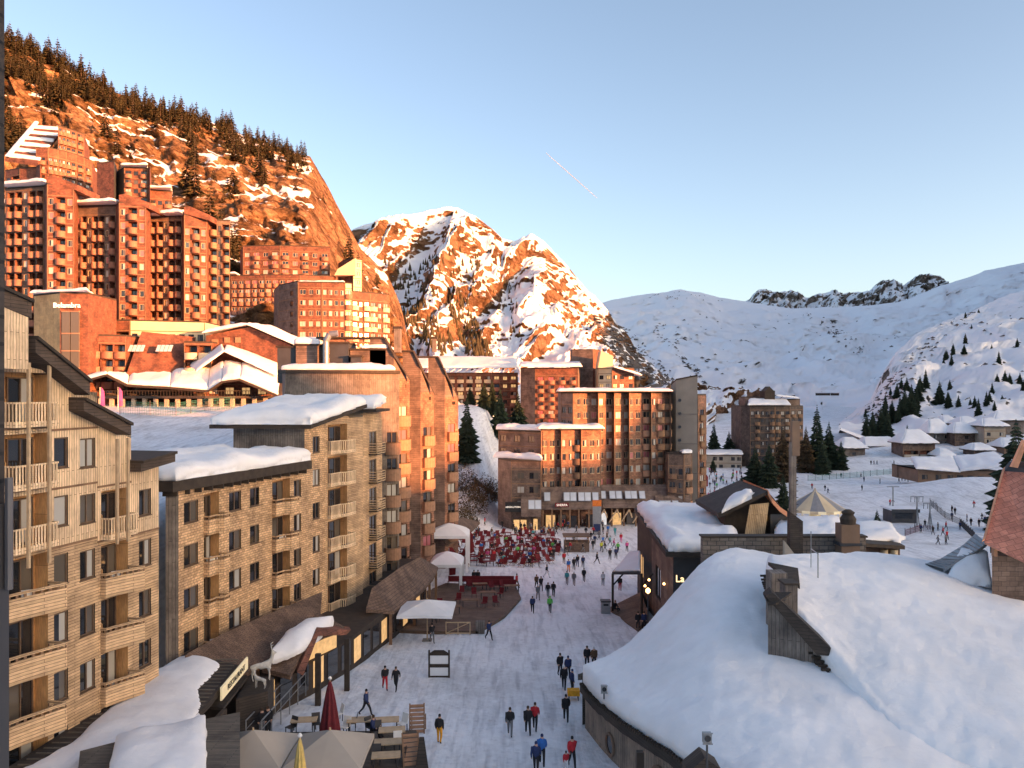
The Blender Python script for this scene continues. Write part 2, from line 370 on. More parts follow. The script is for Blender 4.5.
def loft(name, mat, cols, nu, nv, amp, nsc, amp_ridge=0.0, kind='structure', seed=0, power=1.0, back=True, det=0.0, gul=None):
    """cols: list of (px, [(py, d), ...] foot to ridge); interpolated surface with relief; a back slope is added"""
    pxs = [c[0] for c in cols]; K = len(cols[0][1])
    def ctrl(px):
        out = []
        for k in range(K):
            py = interp([(c[0], c[1][k][0]) for c in cols], px); d = interp([(c[0], c[1][k][1]) for c in cols], px)
            out.append(W(px, py, d))
        return out
    def S(u, v):
        px = lerp(pxs[0], pxs[-1], u); c = ctrl(px); q = v*(K-1); k = min(K-2, int(q)); t = q-k
        p = c[k].lerp(c[k+1], t)
        a = amp*math.sin(min(1, v*1.02)*math.pi)**.6 if 0 < v < 1 else 0
        a = a+amp_ridge*ss(.5, 1, v)
        n = noise.ridged_multi_fractal(Vector((p.x*nsc+seed, p.y*nsc, p.z*nsc*1.3)), 1.0, 2.1, 6, 1.0, 2.0)-1.1
        n2 = fbm(p.x+99*seed, p.y, p.z, nsc*2.5, 5)
        n3 = noise.ridged_multi_fractal(Vector((p.x*nsc*6, p.y*nsc*6, p.z*nsc*2.2+seed)), 1.0, 2.1, 4, 1.0, 2.0)-1.1
        p.z += a*(n*.8+n2*.35); p.y -= a*(.6*n2+.28*n3)+det*(noise.ridged_multi_fractal(Vector((p.x*.05+seed, p.y*.03, p.z*.11)), .8, 2.1, 5, 1.0, 2.0)-1.2)*ss(0, .12, v)*ss(1, .93, v)*ss(-.3, .25, fbm(p.x, p.y, p.z, .012, 3))
        if gul:
            fu, fv, ga, sk = gul; q = u*fu+v*sk*fu+.35*fbm(u*fu, v*fv*2, 0, 1, 3); g_ = noise.ridged_multi_fractal(Vector((q, v*fv, seed*3.7)), .9, 2.2, 5, 1.0, 2.0)-1.1
            p.y -= ga*g_*ss(0, .15, v)*ss(1.02, .9, v); p.z += .35*ga*g_*ss(0, .2, v)*(1 if v < .97 else .4)
        return p
    rows = [[S(i/nu, j/nv) for i in range(nu+1)] for j in range(nv+1)]
    if back:
        top = rows[-1]
        for k, (dy, dz) in enumerate(((.12, .1), (.3, .35), (.6, 1.0))):
            rows.append([Vector((p.x*(1+dy), p.y*(1+dy), p.z-(p.z+10)*dz)) for p in top])
    mb = MB(); mb.grid(rows); SURF[name+str(seed)] = S
    return tag(mb.build(name, mat, smooth=True), kind=kind), S
# left cliff hill
rid = [(-260, -120), (-150, -50), (0, 38), (60, 62), (100, 88), (150, 104), (200, 118), (260, 142), (310, 156), (330, 190), (360, 248), (388, 275), (402, 310), (410, 350), (425, 398), (450, 410)]
cl = []
for px, ry in rid:
    k = ss(300, 425, px)
    cl.append((px, [(412, lerp(152, 200, k)), (lerp(345, max(ry+8, 380), k), lerp(222, 380, k)), (lerp(235, max(ry+5, 345), k), lerp(292, 440, k)), (ry+lerp(45, 10, k), lerp(370, 480, k)), (ry, lerp(450, 540, ss(0, 400, px)))]))
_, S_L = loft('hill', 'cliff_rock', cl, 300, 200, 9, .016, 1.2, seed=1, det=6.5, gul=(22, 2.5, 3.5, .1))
# sunlit peak
rp = [(300, 262), (345, 228), (362, 221), (400, 212), (428, 205), (443, 201), (452, 202), (462, 206), (478, 216), (492, 227), (502, 237), (514, 239), (522, 235), (534, 232), (546, 240), (556, 250), (580, 279), (600, 300), (618, 322), (640, 352), (662, 372), (700, 386), (780, 400)]
cp = []
for px, ry in rp:
    dr = lerp(1180, 1420, ss(345, 600, px))
    cp.append((px, [(lerp(404, 436, ss(560, 660, px)), 520), (lerp(ry, 400, .72), lerp(520, dr, .35)), (lerp(ry, 400, .35), lerp(520, dr, .68)), (ry+3, dr)]))
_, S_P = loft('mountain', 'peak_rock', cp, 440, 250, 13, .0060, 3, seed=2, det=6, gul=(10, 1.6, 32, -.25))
# snow bowl and the right mountain
rb = [(540, 330), (575, 312), (610, 301), (640, 295), (680, 290), (700, 293), (720, 298), (755, 303), (790, 307), (850, 307), (900, 300), (945, 285), (985, 271), (1024, 263), (1100, 250), (1250, 225), (1500, 190)]
cb = [(px, [(438, 600), (lerp(ry, 418, .86), 1400), (lerp(ry, 412, .40), 2300), (ry, 3000)]) for px, ry in rb]
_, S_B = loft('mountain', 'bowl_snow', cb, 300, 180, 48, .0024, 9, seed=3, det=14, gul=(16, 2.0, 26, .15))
rr = [(700, 320), (738, 305), (750, 300), (757, 292), (768, 290), (780, 291), (790, 289), (798, 294), (808, 299), (820, 294), (832, 292), (845, 294), (858, 290), (868, 291), (880, 284), (893, 280), (903, 287), (912, 280), (928, 274), (940, 275), (950, 288), (980, 300)]
cr = [(px, [(330, 3050), (ry+14, 3500), (ry, 3700)]) for px, ry in rr]
_, S_R = loft('mountain', 'far_rock', cr, 320, 60, 40, .006, 22, seed=4, det=16, gul=(26, 2, 30, 0))
rs = [(840, 425), (868, 405), (880, 380), (895, 352), (915, 335), (945, 322), (985, 305), (1024, 290), (1100, 262), (1250, 215), (1500, 150)]
cs = [(px, [(lerp(430, 455, ss(840, 900, px)), 345), (lerp(ry, 440, .6), 480), (ry, lerp(620, 1000, ss(840, 1024, px)))]) for px, ry in rs]
_, S_S = loft('hill', 'slope_snow', cs, 200, 130, 14, .010, 3, seed=5, det=3, gul=(9, 1.6, 7, .2))
# unseen ridge added behind right of the viewpoint, crest shaped to shadow the valley
TS = 1/math.tan(R(SUN_EL))
RH = [(-700, 120), (-200, 95), (0, 82), (40, 74), (56, 60), (68, 44), (80, 41), (92, 46), (104, 50), (125, 45), (138, 40), (147, 40), (151, 45), (154, 50), (157, 57), (164, 62), (200, 58), (215, 49), (240, 49), (262, 60), (300, 66), (600, 85), (900, 95), (980, 105), (1020, 130), (1250, 175), (1400, 300), (1500, 430), (2200, 850), (5000, 1200)]
def shadow_ridge():
    mb = MB(); rows = []; a = R(SUN_AZ); dx, dy = math.sin(a), math.cos(a)
    ss_ = sorted(set([s for s, _ in RH]+list(range(-700, 400, 8))+list(range(400, 5000, 60))))
    for tt, hf in ((-60, 0.0), (-25, .55), (0, 1.0), (60, 1.1), (200, 1.15), (500, .9), (900, 0)):
        r = []
        for s in ss_:
            t = 310+.22*max(0, s-900)+tt*(1 if s < 900 else 1+.002*(s-900))
            h = interp(RH, s)+(1.0*fbm(s, 0, 0, .05, 4) if tt == 0 else 0)
            z = -8+(h+8)*hf if hf != 1 else h
            if tt > 0: z = h*min(hf, 1)-2 if hf < 1 else h-1.5
            r.append((s*(-dy)+t*dx, s*dx+t*dy, z))
        rows.append(r)
    mb.grid(rows); tag(mb.build('hill', 'slope_snow', smooth=True), kind='structure')  # out-of-view shadow caster, added to place the shade line
shadow_ridge()

# ------------------------------------------------------------------ building kit
MC = {}
def cached(key, fn):
    if key not in MC: MC[key] = fn()
    return MC[key]
def win_meshes(w, h, style):
    """origin at the lower left of the opening on the wall plane; +y goes inward"""
    def mk():
        fr = MB(); t = .07; y0, y1 = .06, .15
        fm = 'pale_wood' if style.startswith('p') else 'window_wood'
        fr.box(0, w, y0, y1, 0, t); fr.box(0, w, y0, y1, h-t, h); fr.box(0, t, y0, y1, t, h-t); fr.box(w-t, w, y0, y1, t, h-t)
        if w > .9: fr.box(w/2-t/2, w/2+t/2, y0, y1, t, h-t)
        fr.box(-.04, w+.04, -.05, y0, -.05, 0)
        pa = MB(); k = style[-1]
        split = {'a': (1, 1), 'b': (0, 1), 'c': (0, 0), 'd': (2, 0), 'e': (2, 2), 'r': (3, 3), 'l': (4, 4), 'm': (0, 2)}[k]
        g = ['glass_dark', 'glass_curtain', 'glass_mid', 'glass_pink', 'window_lit']
        for q in (0, 1):
            a, b = (t+(w-2*t)*q/2, t+(w-2*t)*(q+1)/2)
            pa.face([(a, .12, t), (b, .12, t), (b, .12, h-t), (a, .12, h-t)], split[q])
        return fr.mesh('window_frame', fm), pa.mesh('window_pane', g)
    return cached(('win', round(w, 2), round(h, 2), style), mk)
def win_single(w, h, style):
    def mk():
        fr = MB(); t = .08; y0, y1 = .05, .14; k = style[-1]
        split = {'a': (1, 1), 'b': (0, 1), 'c': (0, 0), 'd': (2, 0), 'e': (2, 2), 'r': (3, 3), 'l': (4, 4), 'm': (0, 2)}[k]
        fr.box(0, w, y0, y1, 0, t, 5); fr.box(0, w, y0, y1, h-t, h, 5); fr.box(0, t, y0, y1, t, h-t, 5); fr.box(w-t, w, y0, y1, t, h-t, 5)
        if w > .9: fr.box(w/2-t/2, w/2+t/2, y0, y1, t, h-t, 5)
        for q in (0, 1):
            a, b = (t+(w-2*t)*q/2, t+(w-2*t)*(q+1)/2)
            fr.face([(a, .11, t), (b, .11, t), (b, .11, h-t), (a, .11, h-t)], split[q])
        return fr.mesh('window', ['glass_dark', 'glass_curtain', 'glass_mid', 'glass_pink', 'window_lit', 'pale_wood' if style.startswith('p') else 'dark_wood'])
    return cached(('ws', round(w, 2), round(h, 2), style), mk)
def bow(w, p, kind, n=7):
    """outline of a balcony front, local x along the wall, -y outward"""
    if kind == 'straight': return [(0, 0), (0, -p), (w, -p), (w, 0)]
    if kind == 'angled': return [(0, 0), (0, -p*.45), (w*.42, -p*.5), (w*.55, -p), (w, -p), (w, 0)]
    if kind == 'bowl': return [(0, 0)]+[(w*k/n, -p*(.25+.75*(k/n)**1.2)) for k in range(n+1)]+[(w, 0)]
    return [(0, 0)]+[(w*k/n, -p*math.sin(math.pi*(.12+.76*k/n))**.8) for k in range(n+1)]+[(w, 0)]
def balcony_meshes(w, p, style):
    """floor slab plus parapet; z=0 is the floor"""
    def mk():
        shape, rail, mat = style.split('/')
        o = bow(w, p, shape); sl = MB(); sl.prism(o, -.12, .02)
        ra = MB(); H = 1.0
        segs = [(Vector((*a, 0)), Vector((*b, 0))) for a, b in zip(o, o[1:]) if (Vector(a)-Vector(b)).length > .02]
        for a, b in segs:
            d = (b-a); l = d.length; d.normalize(); nn = Vector((-d.y, d.x, 0))
            M = Matrix((( d.x, nn.x, 0, a.x), (d.y, nn.y, 0, a.y), (0, 0, 1, 0), (0, 0, 0, 1)))
            if rail == 'picket':
                ra.box(0, l, -.03, .03, .92, 1.0, 0, M); ra.box(0, l, -.03, .03, -.12, .14, 0, M)
                k = max(1, int(l/.17))
                for i in range(k): ra.box(l*(i+.25)/k, l*(i+.75)/k, -.012, .012, .14, .92, 0, M)
            elif rail == 'solid':
                ra.box(0, l, -.035, .035, -.30, .70, 0, M); ra.box(0, l, -.05, .05, .84, .95, 0, M)
                ra.box(0, .06, -.02, .02, .70, .84, 1, M); ra.box(l-.06, l, -.02, .02, .70, .84, 1, M)
            elif rail == 'full':
                ra.box(0, l, -.04, .04, -.25, .92, 0, M); ra.box(0, l, -.06, .06, .92, 1.0, 1, M)
            elif rail == 'lattice':
                for z in (0.0, .22, .44, .66, .92): ra.box(0, l, -.025, .025, z, z+.08, 0, M)
                k = max(1, int(l/.8))
                for i in range(k+1): ra.box(l*i/k-.03, l*i/k+.03, -.03, .03, 0, 1.0, 0, M)
        return sl.mesh('balcony_floor', 'dark_wood'), ra.mesh('balcony_railing', [mat, 'mid_wood'])
    return cached(('bal', round(w, 2), round(p, 2), style), mk)
def partition_mesh(dp):
    def mk():
        m = MB(); m.ext([(0, 0, 0), (0, 0, 1.1), (0, dp*.55, 1.45), (0, dp, 1.9), (0, dp, 0)], (.05, 0, 0)); return m.mesh('balcony_partition', 'boards_plywood')
    return cached(('part', dp), mk)
def chair_small():
    def mk():
        m = MB(); m.box(-.25, .25, -.25, .25, .38, .43); m.box(-.25, .25, .22, .27, .43, .9)
        for x in (-.23, .19):
            for y in (-.23, .21): m.box(x, x+.04, y, y+.04, 0, .38)
        return m.mesh('balcony_chair', 'white_paint')
    return cached('bchair', mk)
BLDS = []
class Bld:
    def __init__(s, name, label, cat, base, near=False, group=None):
        s.root = thing(name, label, cat, base, group); s.w = {}; s.items = []; s.near = near; s.org = Vector(base); BLDS.append(s)
    def mb(s, part):
        if part not in s.w: s.w[part] = (MB(), [])
        return s.w[part][0]
    def mi(s, part, mat):
        s.mb(part); l = s.w[part][1]
        if mat not in l: l.append(mat)
        return l.index(mat)
    def facade(s, A, B, z0, z1, mat, ops=(), part='wall', inner=None):
        inner = inner or ('boards_plywood' if s.near else 'shingle_red')
        """A->B with the outside on the right hand; ops: dicts u0,u1,w0,w1,dp,..."""
        A = Vector((A[0], A[1], 0)); B = Vector((B[0], B[1], 0)); t = (B-A); Ln = t.length; t.normalize(); n = Vector((t.y, -t.x, 0))
        P = lambda u, z, o=0: A+t*u+n*o+Vector((0, 0, z))
        mb = s.mb(part); m = s.mi(part, mat); mi = s.mi(part, inner); md = s.mi(part, 'dark_wood')
        us = sorted(set([0, Ln]+[round(v, 4) for o in ops for v in (o['u0'], o['u1'])])); zs = sorted(set([z0, z1]+[round(v, 4) for o in ops for v in (o['z0'], o['z1'])]))
        us = [u for u in us if -1e-6 <= u <= Ln+1e-6]; zs = [z for z in zs if z0-1e-6 <= z <= z1+1e-6]
        for a, b in zip(us, us[1:]):
            run = None
            for c, d in zip(zs, zs[1:]):
                um, zm = (a+b)/2, (c+d)/2
                hole = any(o['u0'] < um < o['u1'] and o['z0'] < zm < o['z1'] for o in ops)
                if hole:
                    if run: mb.face([P(a, run[0]), P(b, run[0]), P(b, run[1]), P(a, run[1])], m); run = None
                else: run = (run[0] if run else c, d)
            if run: mb.face([P(a, run[0]), P(b, run[0]), P(b, run[1]), P(a, run[1])], m)
        rz = math.atan2(t.y, t.x)
        for o in ops:
            a, b, c, d, dp = o['u0'], o['u1'], o['z0'], o['z1'], o.get('dp', .16)
            q = mi if dp > .5 else md
            mb.face([P(a, c), P(a, d), P(a, d, -dp), P(a, c, -dp)], q); mb.face([P(b, c), P(b, c, -dp), P(b, d, -dp), P(b, d)], q)
            mb.face([P(a, c), P(a, c, -dp), P(b, c, -dp), P(b, c)], q); mb.face([P(a, d), P(b, d), P(b, d, -dp), P(a, d, -dp)], q)
            if dp > .5:
                mb.face([P(a, c, -dp), P(b, c, -dp), P(b, d, -dp), P(a, d, -dp)], q)
                W_ = b-a; dw = min(1.9, W_*.62)
                s.items.append(('door', 'win', (round(dw, 1), 2.1, random.choice(['db', 'dc', 'dm', 'dd', 'dc'])), P(b-dw-.12, c+.03, -dp+.17), rz))
                if o.get('partition'): s.items.append(('partition', 'part', (dp,), P(a+.06, c+.02, 0), rz))
                if o.get('chair'): s.items.append(('balcony_chair', 'bchair', (), P(a+W_*.45, c+.03, .1), rz+2.5))
            else:
                s.items.append(('window', 'win', (round(b-a, 2), round(d-c, 2), o['style']), P(a, c), rz))
            if 'bal' in o:
                st, p = o['bal']; ex = o.get('ex', .0)
                s.items.append(('balcony', 'bal', (round(b-a+2*ex, 2), p, st), P(a-ex, c), rz))
        return P, Ln, rz
    def block(s, path, depth, z0, z1, segs, mats, back=(0, 1), roofmat='dark_wood', mat_side=None, fl=2.7, sill=.9, ztop=None, side=True, bands='mid_wood'):
        """path of 2D points (outside on the right hand); segs: per segment a layout string or None"""
        bk = Vector((back[0], back[1])).normalized()*depth; n = len(path)
        mats = [mats]*(n-1) if isinstance(mats, str) else mats
        for i in range(n-1):
            ops = layout(segs[i], (Vector(path[i+1])-Vector(path[i])).length, z0, z1, fl) if segs[i] else []
            if segs[i] and bands:
                a, b = Vector(path[i]), Vector(path[i+1]); l = (b-a).length; t = (b-a)/l; bm_ = s.mb('wall'); bi = s.mi('wall', bands)
                M = Matrix(((t.x, -t.y, 0, a.x), (t.y, t.x, 0, a.y), (0, 0, 1, 0), (0, 0, 0, 1)))
                g0 = float(dict(x.split('=') for x in segs[i].partition('|')[2].split()).get('g', 0))
                for k in range(1, int((z1-z0-g0)/fl)+1): bm_.box(.02, l-.02, -.05, -.002, z0+g0+k*fl-.12, z0+g0+k*fl+.05, bi, M)
                for u in (.02, l-.14): bm_.box(u, u+.12, -.07, -.004, z0+g0, z1-.05, bi, M)
            s.facade(path[i], path[i+1], z0, z1, mats[i], ops)
        bp = [(p[0]+bk.x, p[1]+bk.y) for p in path]
        if side:
            ms = mat_side or mats[0]
            s.facade(bp[0], path[0], z0, z1, ms); s.facade(path[-1], bp[-1], z0, z1, mat_side or mats[-1])
            for i in range(n-1): s.facade(bp[i+1], bp[i], z0, z1, ms)
        mb = MB()
        for i in range(n-1):
            mb.prism([path[i], path[i+1], bp[i+1], bp[i]], z1, z1+.3)
        mb.build('roof', roofmat, s.root)
        return bp
    def finish(s):
        for part, (mb, mats) in s.w.items():
            if mb.f: mb.build(part, mats, s.root)
        by = {}
        for it in s.items: by.setdefault(it[0], []).append(it)
        for nm, lst in by.items():
            lst.sort(key=lambda it: (it[3]-Vector((0, 0, EYE))).length)
            rest = MB(); rm = []
            for k, (_, kind, a, p, rz) in enumerate(lst):
                if kind == 'win': ms = (win_single(*a),) if not s.near else win_meshes(*a)
                elif kind == 'bal': ms = balcony_meshes(*a)
                elif kind == 'part': ms = (partition_mesh(*a),)
                else: ms = (chair_small(),)
                if k < 100:
                    o = inst(nm, ms[0], s.root, p-s.org, rz)
                    if len(ms) > 1: inst('pane' if kind == 'win' else 'railing', ms[1], o)
                else:
                    M = Matrix.Translation(p) @ Matrix.Rotation(rz, 4, 'Z')
                    for me in ms:
                        b = len(rest.v); rest.v += [tuple(M @ v.co) for v in me.vertices]
                        for f in me.polygons:
                            mn = me.materials[f.material_index].name
                            if mn not in rm: rm.append(mn)
                            rest.f.append(tuple(b+i for i in f.vertices)); rest.m.append(rm.index(mn))
            if rest.f: tag(rest.build(nm, rm, s.root), kind='stuff')
def layout(spec, Ln, z0, z1, fl=2.7):
    """spec: space separated cells 'w' window, 'n' narrow window, 'l' loggia, 'b' window with balcony, '-' blank, sized by weight; suffix after ':' options"""
    body, _, opt = spec.partition('|'); cells = body.split(); op = dict(x.split('=') for x in opt.split()) if opt else {}
    g0 = float(op.get('g', 0)); fl = float(op.get('fl', fl)); sty = op.get('s', 'abcmce'); fr = op.get('f', 'd'); bmat = op.get('bm', 'orange_wood'); shp = op.get('sh', 'curve'); rail = op.get('r', 'full')
    wt = {'w': 1, 'n': .7, 'l': 1.35, 'b': 1.2, '-': .35, '_': 1, 'W': 1.3}
    tot = sum(wt[c] for c in cells); ops = []; u = 0
    nf = int((z1-z0-g0+.15)/fl)
    for c in cells:
        cw = Ln*wt[c]/tot
        if c not in '-_':
            for k in range(nf):
                zb = z0+g0+k*fl
                if c in 'wnW':
                    ww = min(cw*.62, 1.5 if c != 'W' else 2.2); u0 = u+(cw-ww)/2
                    ops.append(dict(u0=round(u0, 3), u1=round(u0+round(ww, 1), 3), z0=round(zb+.85, 3), z1=round(zb+2.15, 3), style=fr+random.choice(sty)))
                elif c == 'b':
                    ww = round(min(cw*.7, 1.8), 1); u0 = u+(cw-ww)/2
                    ops.append(dict(u0=round(u0, 3), u1=round(u0+ww, 3), z0=round(zb+.12, 3), z1=round(zb+2.2, 3), style=fr+random.choice(sty), bal=('%s/%s/%s' % (shp, rail, bmat), .85), ex=.2))
                else:
                    ww = round(cw*.86, 1); u0 = u+(cw-ww)/2
                    ops.append(dict(u0=round(u0, 3), u1=round(u0+ww, 3), z0=round(zb+.1, 3), z1=round(zb+2.4, 3), dp=1.2, bal=('%s/%s/%s' % (shp, rail, bmat), float(op.get('p', .9))), partition=(rail == 'solid'), chair=(random.random() < .12)))
        u += cw
    return ops
def snow_slab(c00, c10, c11, c01, th, nu=24, nv=10, seed=0, jit=.25, lift=.03, name='roof_snow', parent=None, mat='snow_roof', rnd=.16):
    """rounded, uneven blanket of snow over the quad c00 c10 c11 c01"""
    c = [Vector(p) for p in (c00, c10, c11, c01)]; mb = MB(); top = []; bot = []
    e1 = ((c[1]-c[0]).length+(c[2]-c[3]).length)/2; e2 = ((c[3]-c[0]).length+(c[2]-c[1]).length)/2
    def pt(u, v): return c[0]*(1-u)*(1-v)+c[1]*u*(1-v)+c[2]*u*v+c[3]*(1-u)*v
    for j in range(nv+1):
        r = []; rb = []
        for i in range(nu+1):
            u = i/nu; v = j/nv
            u = .5-.5*math.cos(math.pi*u) if 0 < i < nu else u; v = .5-.5*math.cos(math.pi*v) if 0 < j < nv else v
            p = pt(u, v); ed = min(u*e1, (1-u)*e1, v*e2, (1-v)*e2)
            R_ = max(.3, th*1.3); q = min(1, ed/R_); h = th*(.30+.70*math.sqrt(max(0, 1-(1-q)**2)))
            nzz = fbm(p.x, p.y, seed, .35, 4); h *= 1+.38*nzz+.12*fbm(p.x, p.y, seed+3, 1.6, 3)
            if ed < 1e-6:
                out = (p-(c[0]+c[1]+c[2]+c[3])/4).normalized(); k = jit*1.5*fbm(p.x, p.y, seed+5, .8, 4); p = p+out*k; 
            rb.append(p+Vector((0, 0, lift))); r.append(p+Vector((0, 0, lift+h)))
        top.append(r); bot.append(rb)
    mb.grid(top); mb.grid([list(reversed(r)) for r in bot])
    for j in range(nv):
        mb.face([bot[j+1][0], bot[j][0], top[j][0], top[j+1][0]]); mb.face([bot[j][nu], bot[j+1][nu], top[j+1][nu], top[j][nu]])
    for i in range(nu):
        mb.face([bot[0][i], bot[0][i+1], top[0][i+1], top[0][i]]); mb.face([bot[nv][i+1], bot[nv][i], top[nv][i], top[nv][i+1]])
    bm_fix = mb.build(name, mat, parent, smooth=True)
    import bmesh
    bm = bmesh.new(); bm.from_mesh(bm_fix.data); bmesh.ops.remove_doubles(bm, verts=bm.verts, dist=.001); bmesh.ops.recalc_face_normals(bm, faces=bm.faces); bm.to_mesh(bm_fix.data); bm.free()
    return bm_fix
def P2(px, d): return (X(px, d), d)
random.seed(7)

# ================================================================== near left building (A)
fa0, fa1 = Vector((-22.9, 31.5)), Vector((-20.0, 45.3)); ta = (fa1-fa0); LA = ta.length; ta /= LA
def uA(px):      # distance along the facade seen at column px
    k = (px-CX)/F; return (fa0.x-k*fa0.y)/(k*ta.y-ta.x)
A = Bld('apartment_building', 'nearest pale wood apartment block at the left edge with stepped dark eaves and slatted balconies', 'building', (-22, 38, 1.2), near=True)
cuts = [0, uA(92), uA(128), LA]; tops = [22.9, 19.35, 16.6]; FL = 2.78
zf = [19.6-FL*k for k in range(0, 7)]          # floor levels of the first section: 19.6, 16.8, ...
segA = [(0, uA(31), 25.2), (uA(31), uA(92), 22.6), (uA(92), uA(128), 19.3), (uA(128), LA, 16.9)]
def pA(u): return (fa0.x+ta.x*u, fa0.y+ta.y*u)
cols = [('l', uA(4), uA(48)), ('w', uA(54), uA(68)), ('w', uA(80), uA(95)), ('l', uA(101), uA(128)), ('w', uA(139), uA(151))]
secs = [(0, uA(50), 22.9, 13.8), (uA(50), uA(97), 22.4, 13.65), (uA(97), uA(131), 19.2, 13.4), (uA(131), LA, 17.2, 13.3)]
ops = []
for ci, (kind, a, b) in enumerate(cols):
    for k in range(-1, 7):
        zb = 19.55-FL*k - (.55*ci/4)
        if zb+2.2 > (22.8, 21.0, 20.8, 19.0, 17.1)[ci] or zb < 1.6: continue
        if kind == 'l':
            st = 'straight/picket/boards_pale_v' if zb > 13.5 else 'bowl/solid/boards_honey_h'
            ops.append(dict(u0=round(a, 3), u1=round(b, 3), z0=round(zb, 3), z1=round(zb+2.35, 3), dp=.75, bal=(st, 1.0 if zb < 13.5 else .55), partition=True, chair=(k in (3,)), ci=ci))
        else:
            ops.append(dict(u0=round(a, 3), u1=round(b, 3), z0=round(zb+.75, 3), z1=round(zb+2.2, 3), style=['db', 'dm', 'dc', 'da', 'de', 'db', 'dm'][(k+ci) % 7], ci=ci))
eaves = [(uA(0)-1.2, uA(35)-1.1, 24.75, 24.25, .7), (uA(30)-.6, uA(94)-1.3, 22.75, 20.85, .6), (uA(88)-1.3, uA(131)-1.1, 20.1, 18.75, .5), (uA(127), uA(162), 16.75, 17.05, .45)]
def eave_z(u, k):
    a, b, za, zb, th = eaves[k]; return za+(zb-za)*(u-a)/(b-a)
for si, (a, b, zt, zs) in enumerate(secs):
    for lo, hi, mt in ((-1.0, zs, 'boards_honey_h'), (zs, min(zt, 21.9 if si == 0 else 20.7 if si == 1 else 18.5 if si == 2 else 16.7), 'boards_pale_v')):
        oo = [dict(o) for o in ops if a <= (o['u0']+o['u1'])/2 < b and lo <= o['z0'] and o['z1'] <= hi+.01]
        for o in oo: o['u0'] = round(max(.02, o['u0']-a), 3); o['u1'] = round(min(b-a-.02, o['u1']-a), 3); o['z1'] = min(o['z1'], hi-.02)
        A.facade(pA(a), pA(b), lo, hi, mt, oo)
        top = hi
    mi = A.mi('wall', 'boards_pale_v'); p, q = pA(a), pA(b); ek = (1, 1, 2, 3)[si]
    A.mb('wall').face([(p[0], p[1], top), (q[0], q[1], top), (q[0], q[1], eave_z(b, ek)+.2), (p[0], p[1], eave_z(max(a, eaves[ek][0]), ek)+.2)], mi)
    A.facade((q[0], q[1]), (q[0]-12, q[1]+2.5), -1, top+.3, 'boards_pale_v')
for (u0, u1, zA, zB, th) in eaves:
    n = Vector((ta.y, -ta.x)); P0, P1 = Vector(pA(u0)), Vector(pA(u1)); q4 = [P0+n*.85, P1+n*.85, P1-n*12, P0-n*12]
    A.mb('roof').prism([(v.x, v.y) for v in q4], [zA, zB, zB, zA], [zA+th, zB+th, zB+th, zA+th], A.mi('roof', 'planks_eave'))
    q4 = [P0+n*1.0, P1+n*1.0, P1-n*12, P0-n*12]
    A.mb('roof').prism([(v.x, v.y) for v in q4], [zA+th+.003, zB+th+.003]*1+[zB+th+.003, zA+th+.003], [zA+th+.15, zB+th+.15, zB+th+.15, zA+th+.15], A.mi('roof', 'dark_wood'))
# step lintels between storeys and the horizontal joint strips
for si, (a, b, zt, zs) in enumerate(secs):
    for z in (zs, zs+2.78 if si < 3 else None, zs+5.56 if si < 2 else None):
        if z is None: continue
        t3 = Matrix((( ta.x, -ta.y, 0, pA(a)[0]), (ta.y, ta.x, 0, pA(a)[1]), (0, 0, 1, 0), (0, 0, 0, 1)))
        sm = MB(); sm.box(0.02, b-a-.02, -.05, -.003, z-.05, z+.05, 0, t3); sm.build('trim_board', 'mid_wood', A.root)
# tall posts in front of the first balcony column
t3 = Matrix((( ta.x, -ta.y, 0, fa0.x), (ta.y, ta.x, 0, fa0.y), (0, 0, 1, 0), (0, 0, 0, 1)))
for u in (uA(16), uA(37), uA(106), uA(117)):
    sm = MB(); sm.box(u-.06, u+.06, -.72, -.60, 13.2, 22.3 if u < uA(60) else 18.6, 0, t3); sm.build('post', 'pale_wood', A.root)
# boxed top balcony
A.mb('wall').box(uA(4)-1, uA(31)-1.0, -.8, .0, 22.0, 24.7, A.mi('wall', 'boards_pale_v'), t3)
A.finish()
# dark corner post of the viewer's own house
pw = thing('corner_post', 'dark weathered vertical post cutting the extreme left edge of the view', 'post', (-2.9, 4.6, 14))
m = MB(); m.box(-3.2, -2.982, 4.5, 4.7, 14, 24.0, 0); m.build('post_shaft', 'planks_dark', pw)
m = MB(); m.box(-2.98, -2.955, 4.6, 4.7, 18.0, 20.35, 0); m.bar((-2.93, 4.66, 20.5), (-2.93, 4.66, 19.85), .022, 1); m.build('clamp_plate', ['metal_dark', 'iron_post'], pw)

# ================================================================== shingled building (B)
Bb = Bld('apartment_building', 'honey shingle apartment block with snowy low roof beside the canopied entrance left of the plaza', 'building', (-19, 58, 0), near=True)
fb = [(-21.3, 49.2), (-20.6, 49.4), (-19.7, 54.0), (-18.5, 58.5), (-16.6, 64.0)]
zt = 15.0; FLB = 2.72
def bops(cols, Ln, ztop, zlo=.5):
    ops = []
    for kind, u0, u1 in cols:
        k = 0
        while True:
            zb = ztop-.35-FLB*(k+1)
            if zb < zlo: break
            if kind == 'w': ops.append(dict(u0=round(u0, 2), u1=round(u1, 2), z0=round(zb+.8, 2), z1=round(zb+2.15, 2), style='d'+random.choice('mbamcb')))
            elif kind == 'l': ops.append(dict(u0=round(u0, 2), u1=round(u1, 2), z0=round(zb+.05, 2), z1=round(zb+2.4, 2), dp=.65, bal=('angled/solid/shingle_honey', .8), partition=(k % 2 == 0), chair=(k in (1, 3))))
            else: ops.append(dict(u0=round(u0, 2), u1=round(u1, 2), z0=round(zb+.05, 2), z1=round(zb+2.4, 2), dp=.7, bal=('angled/picket/boards_pale_v', .8), ex=.1))
            k += 1
    return ops
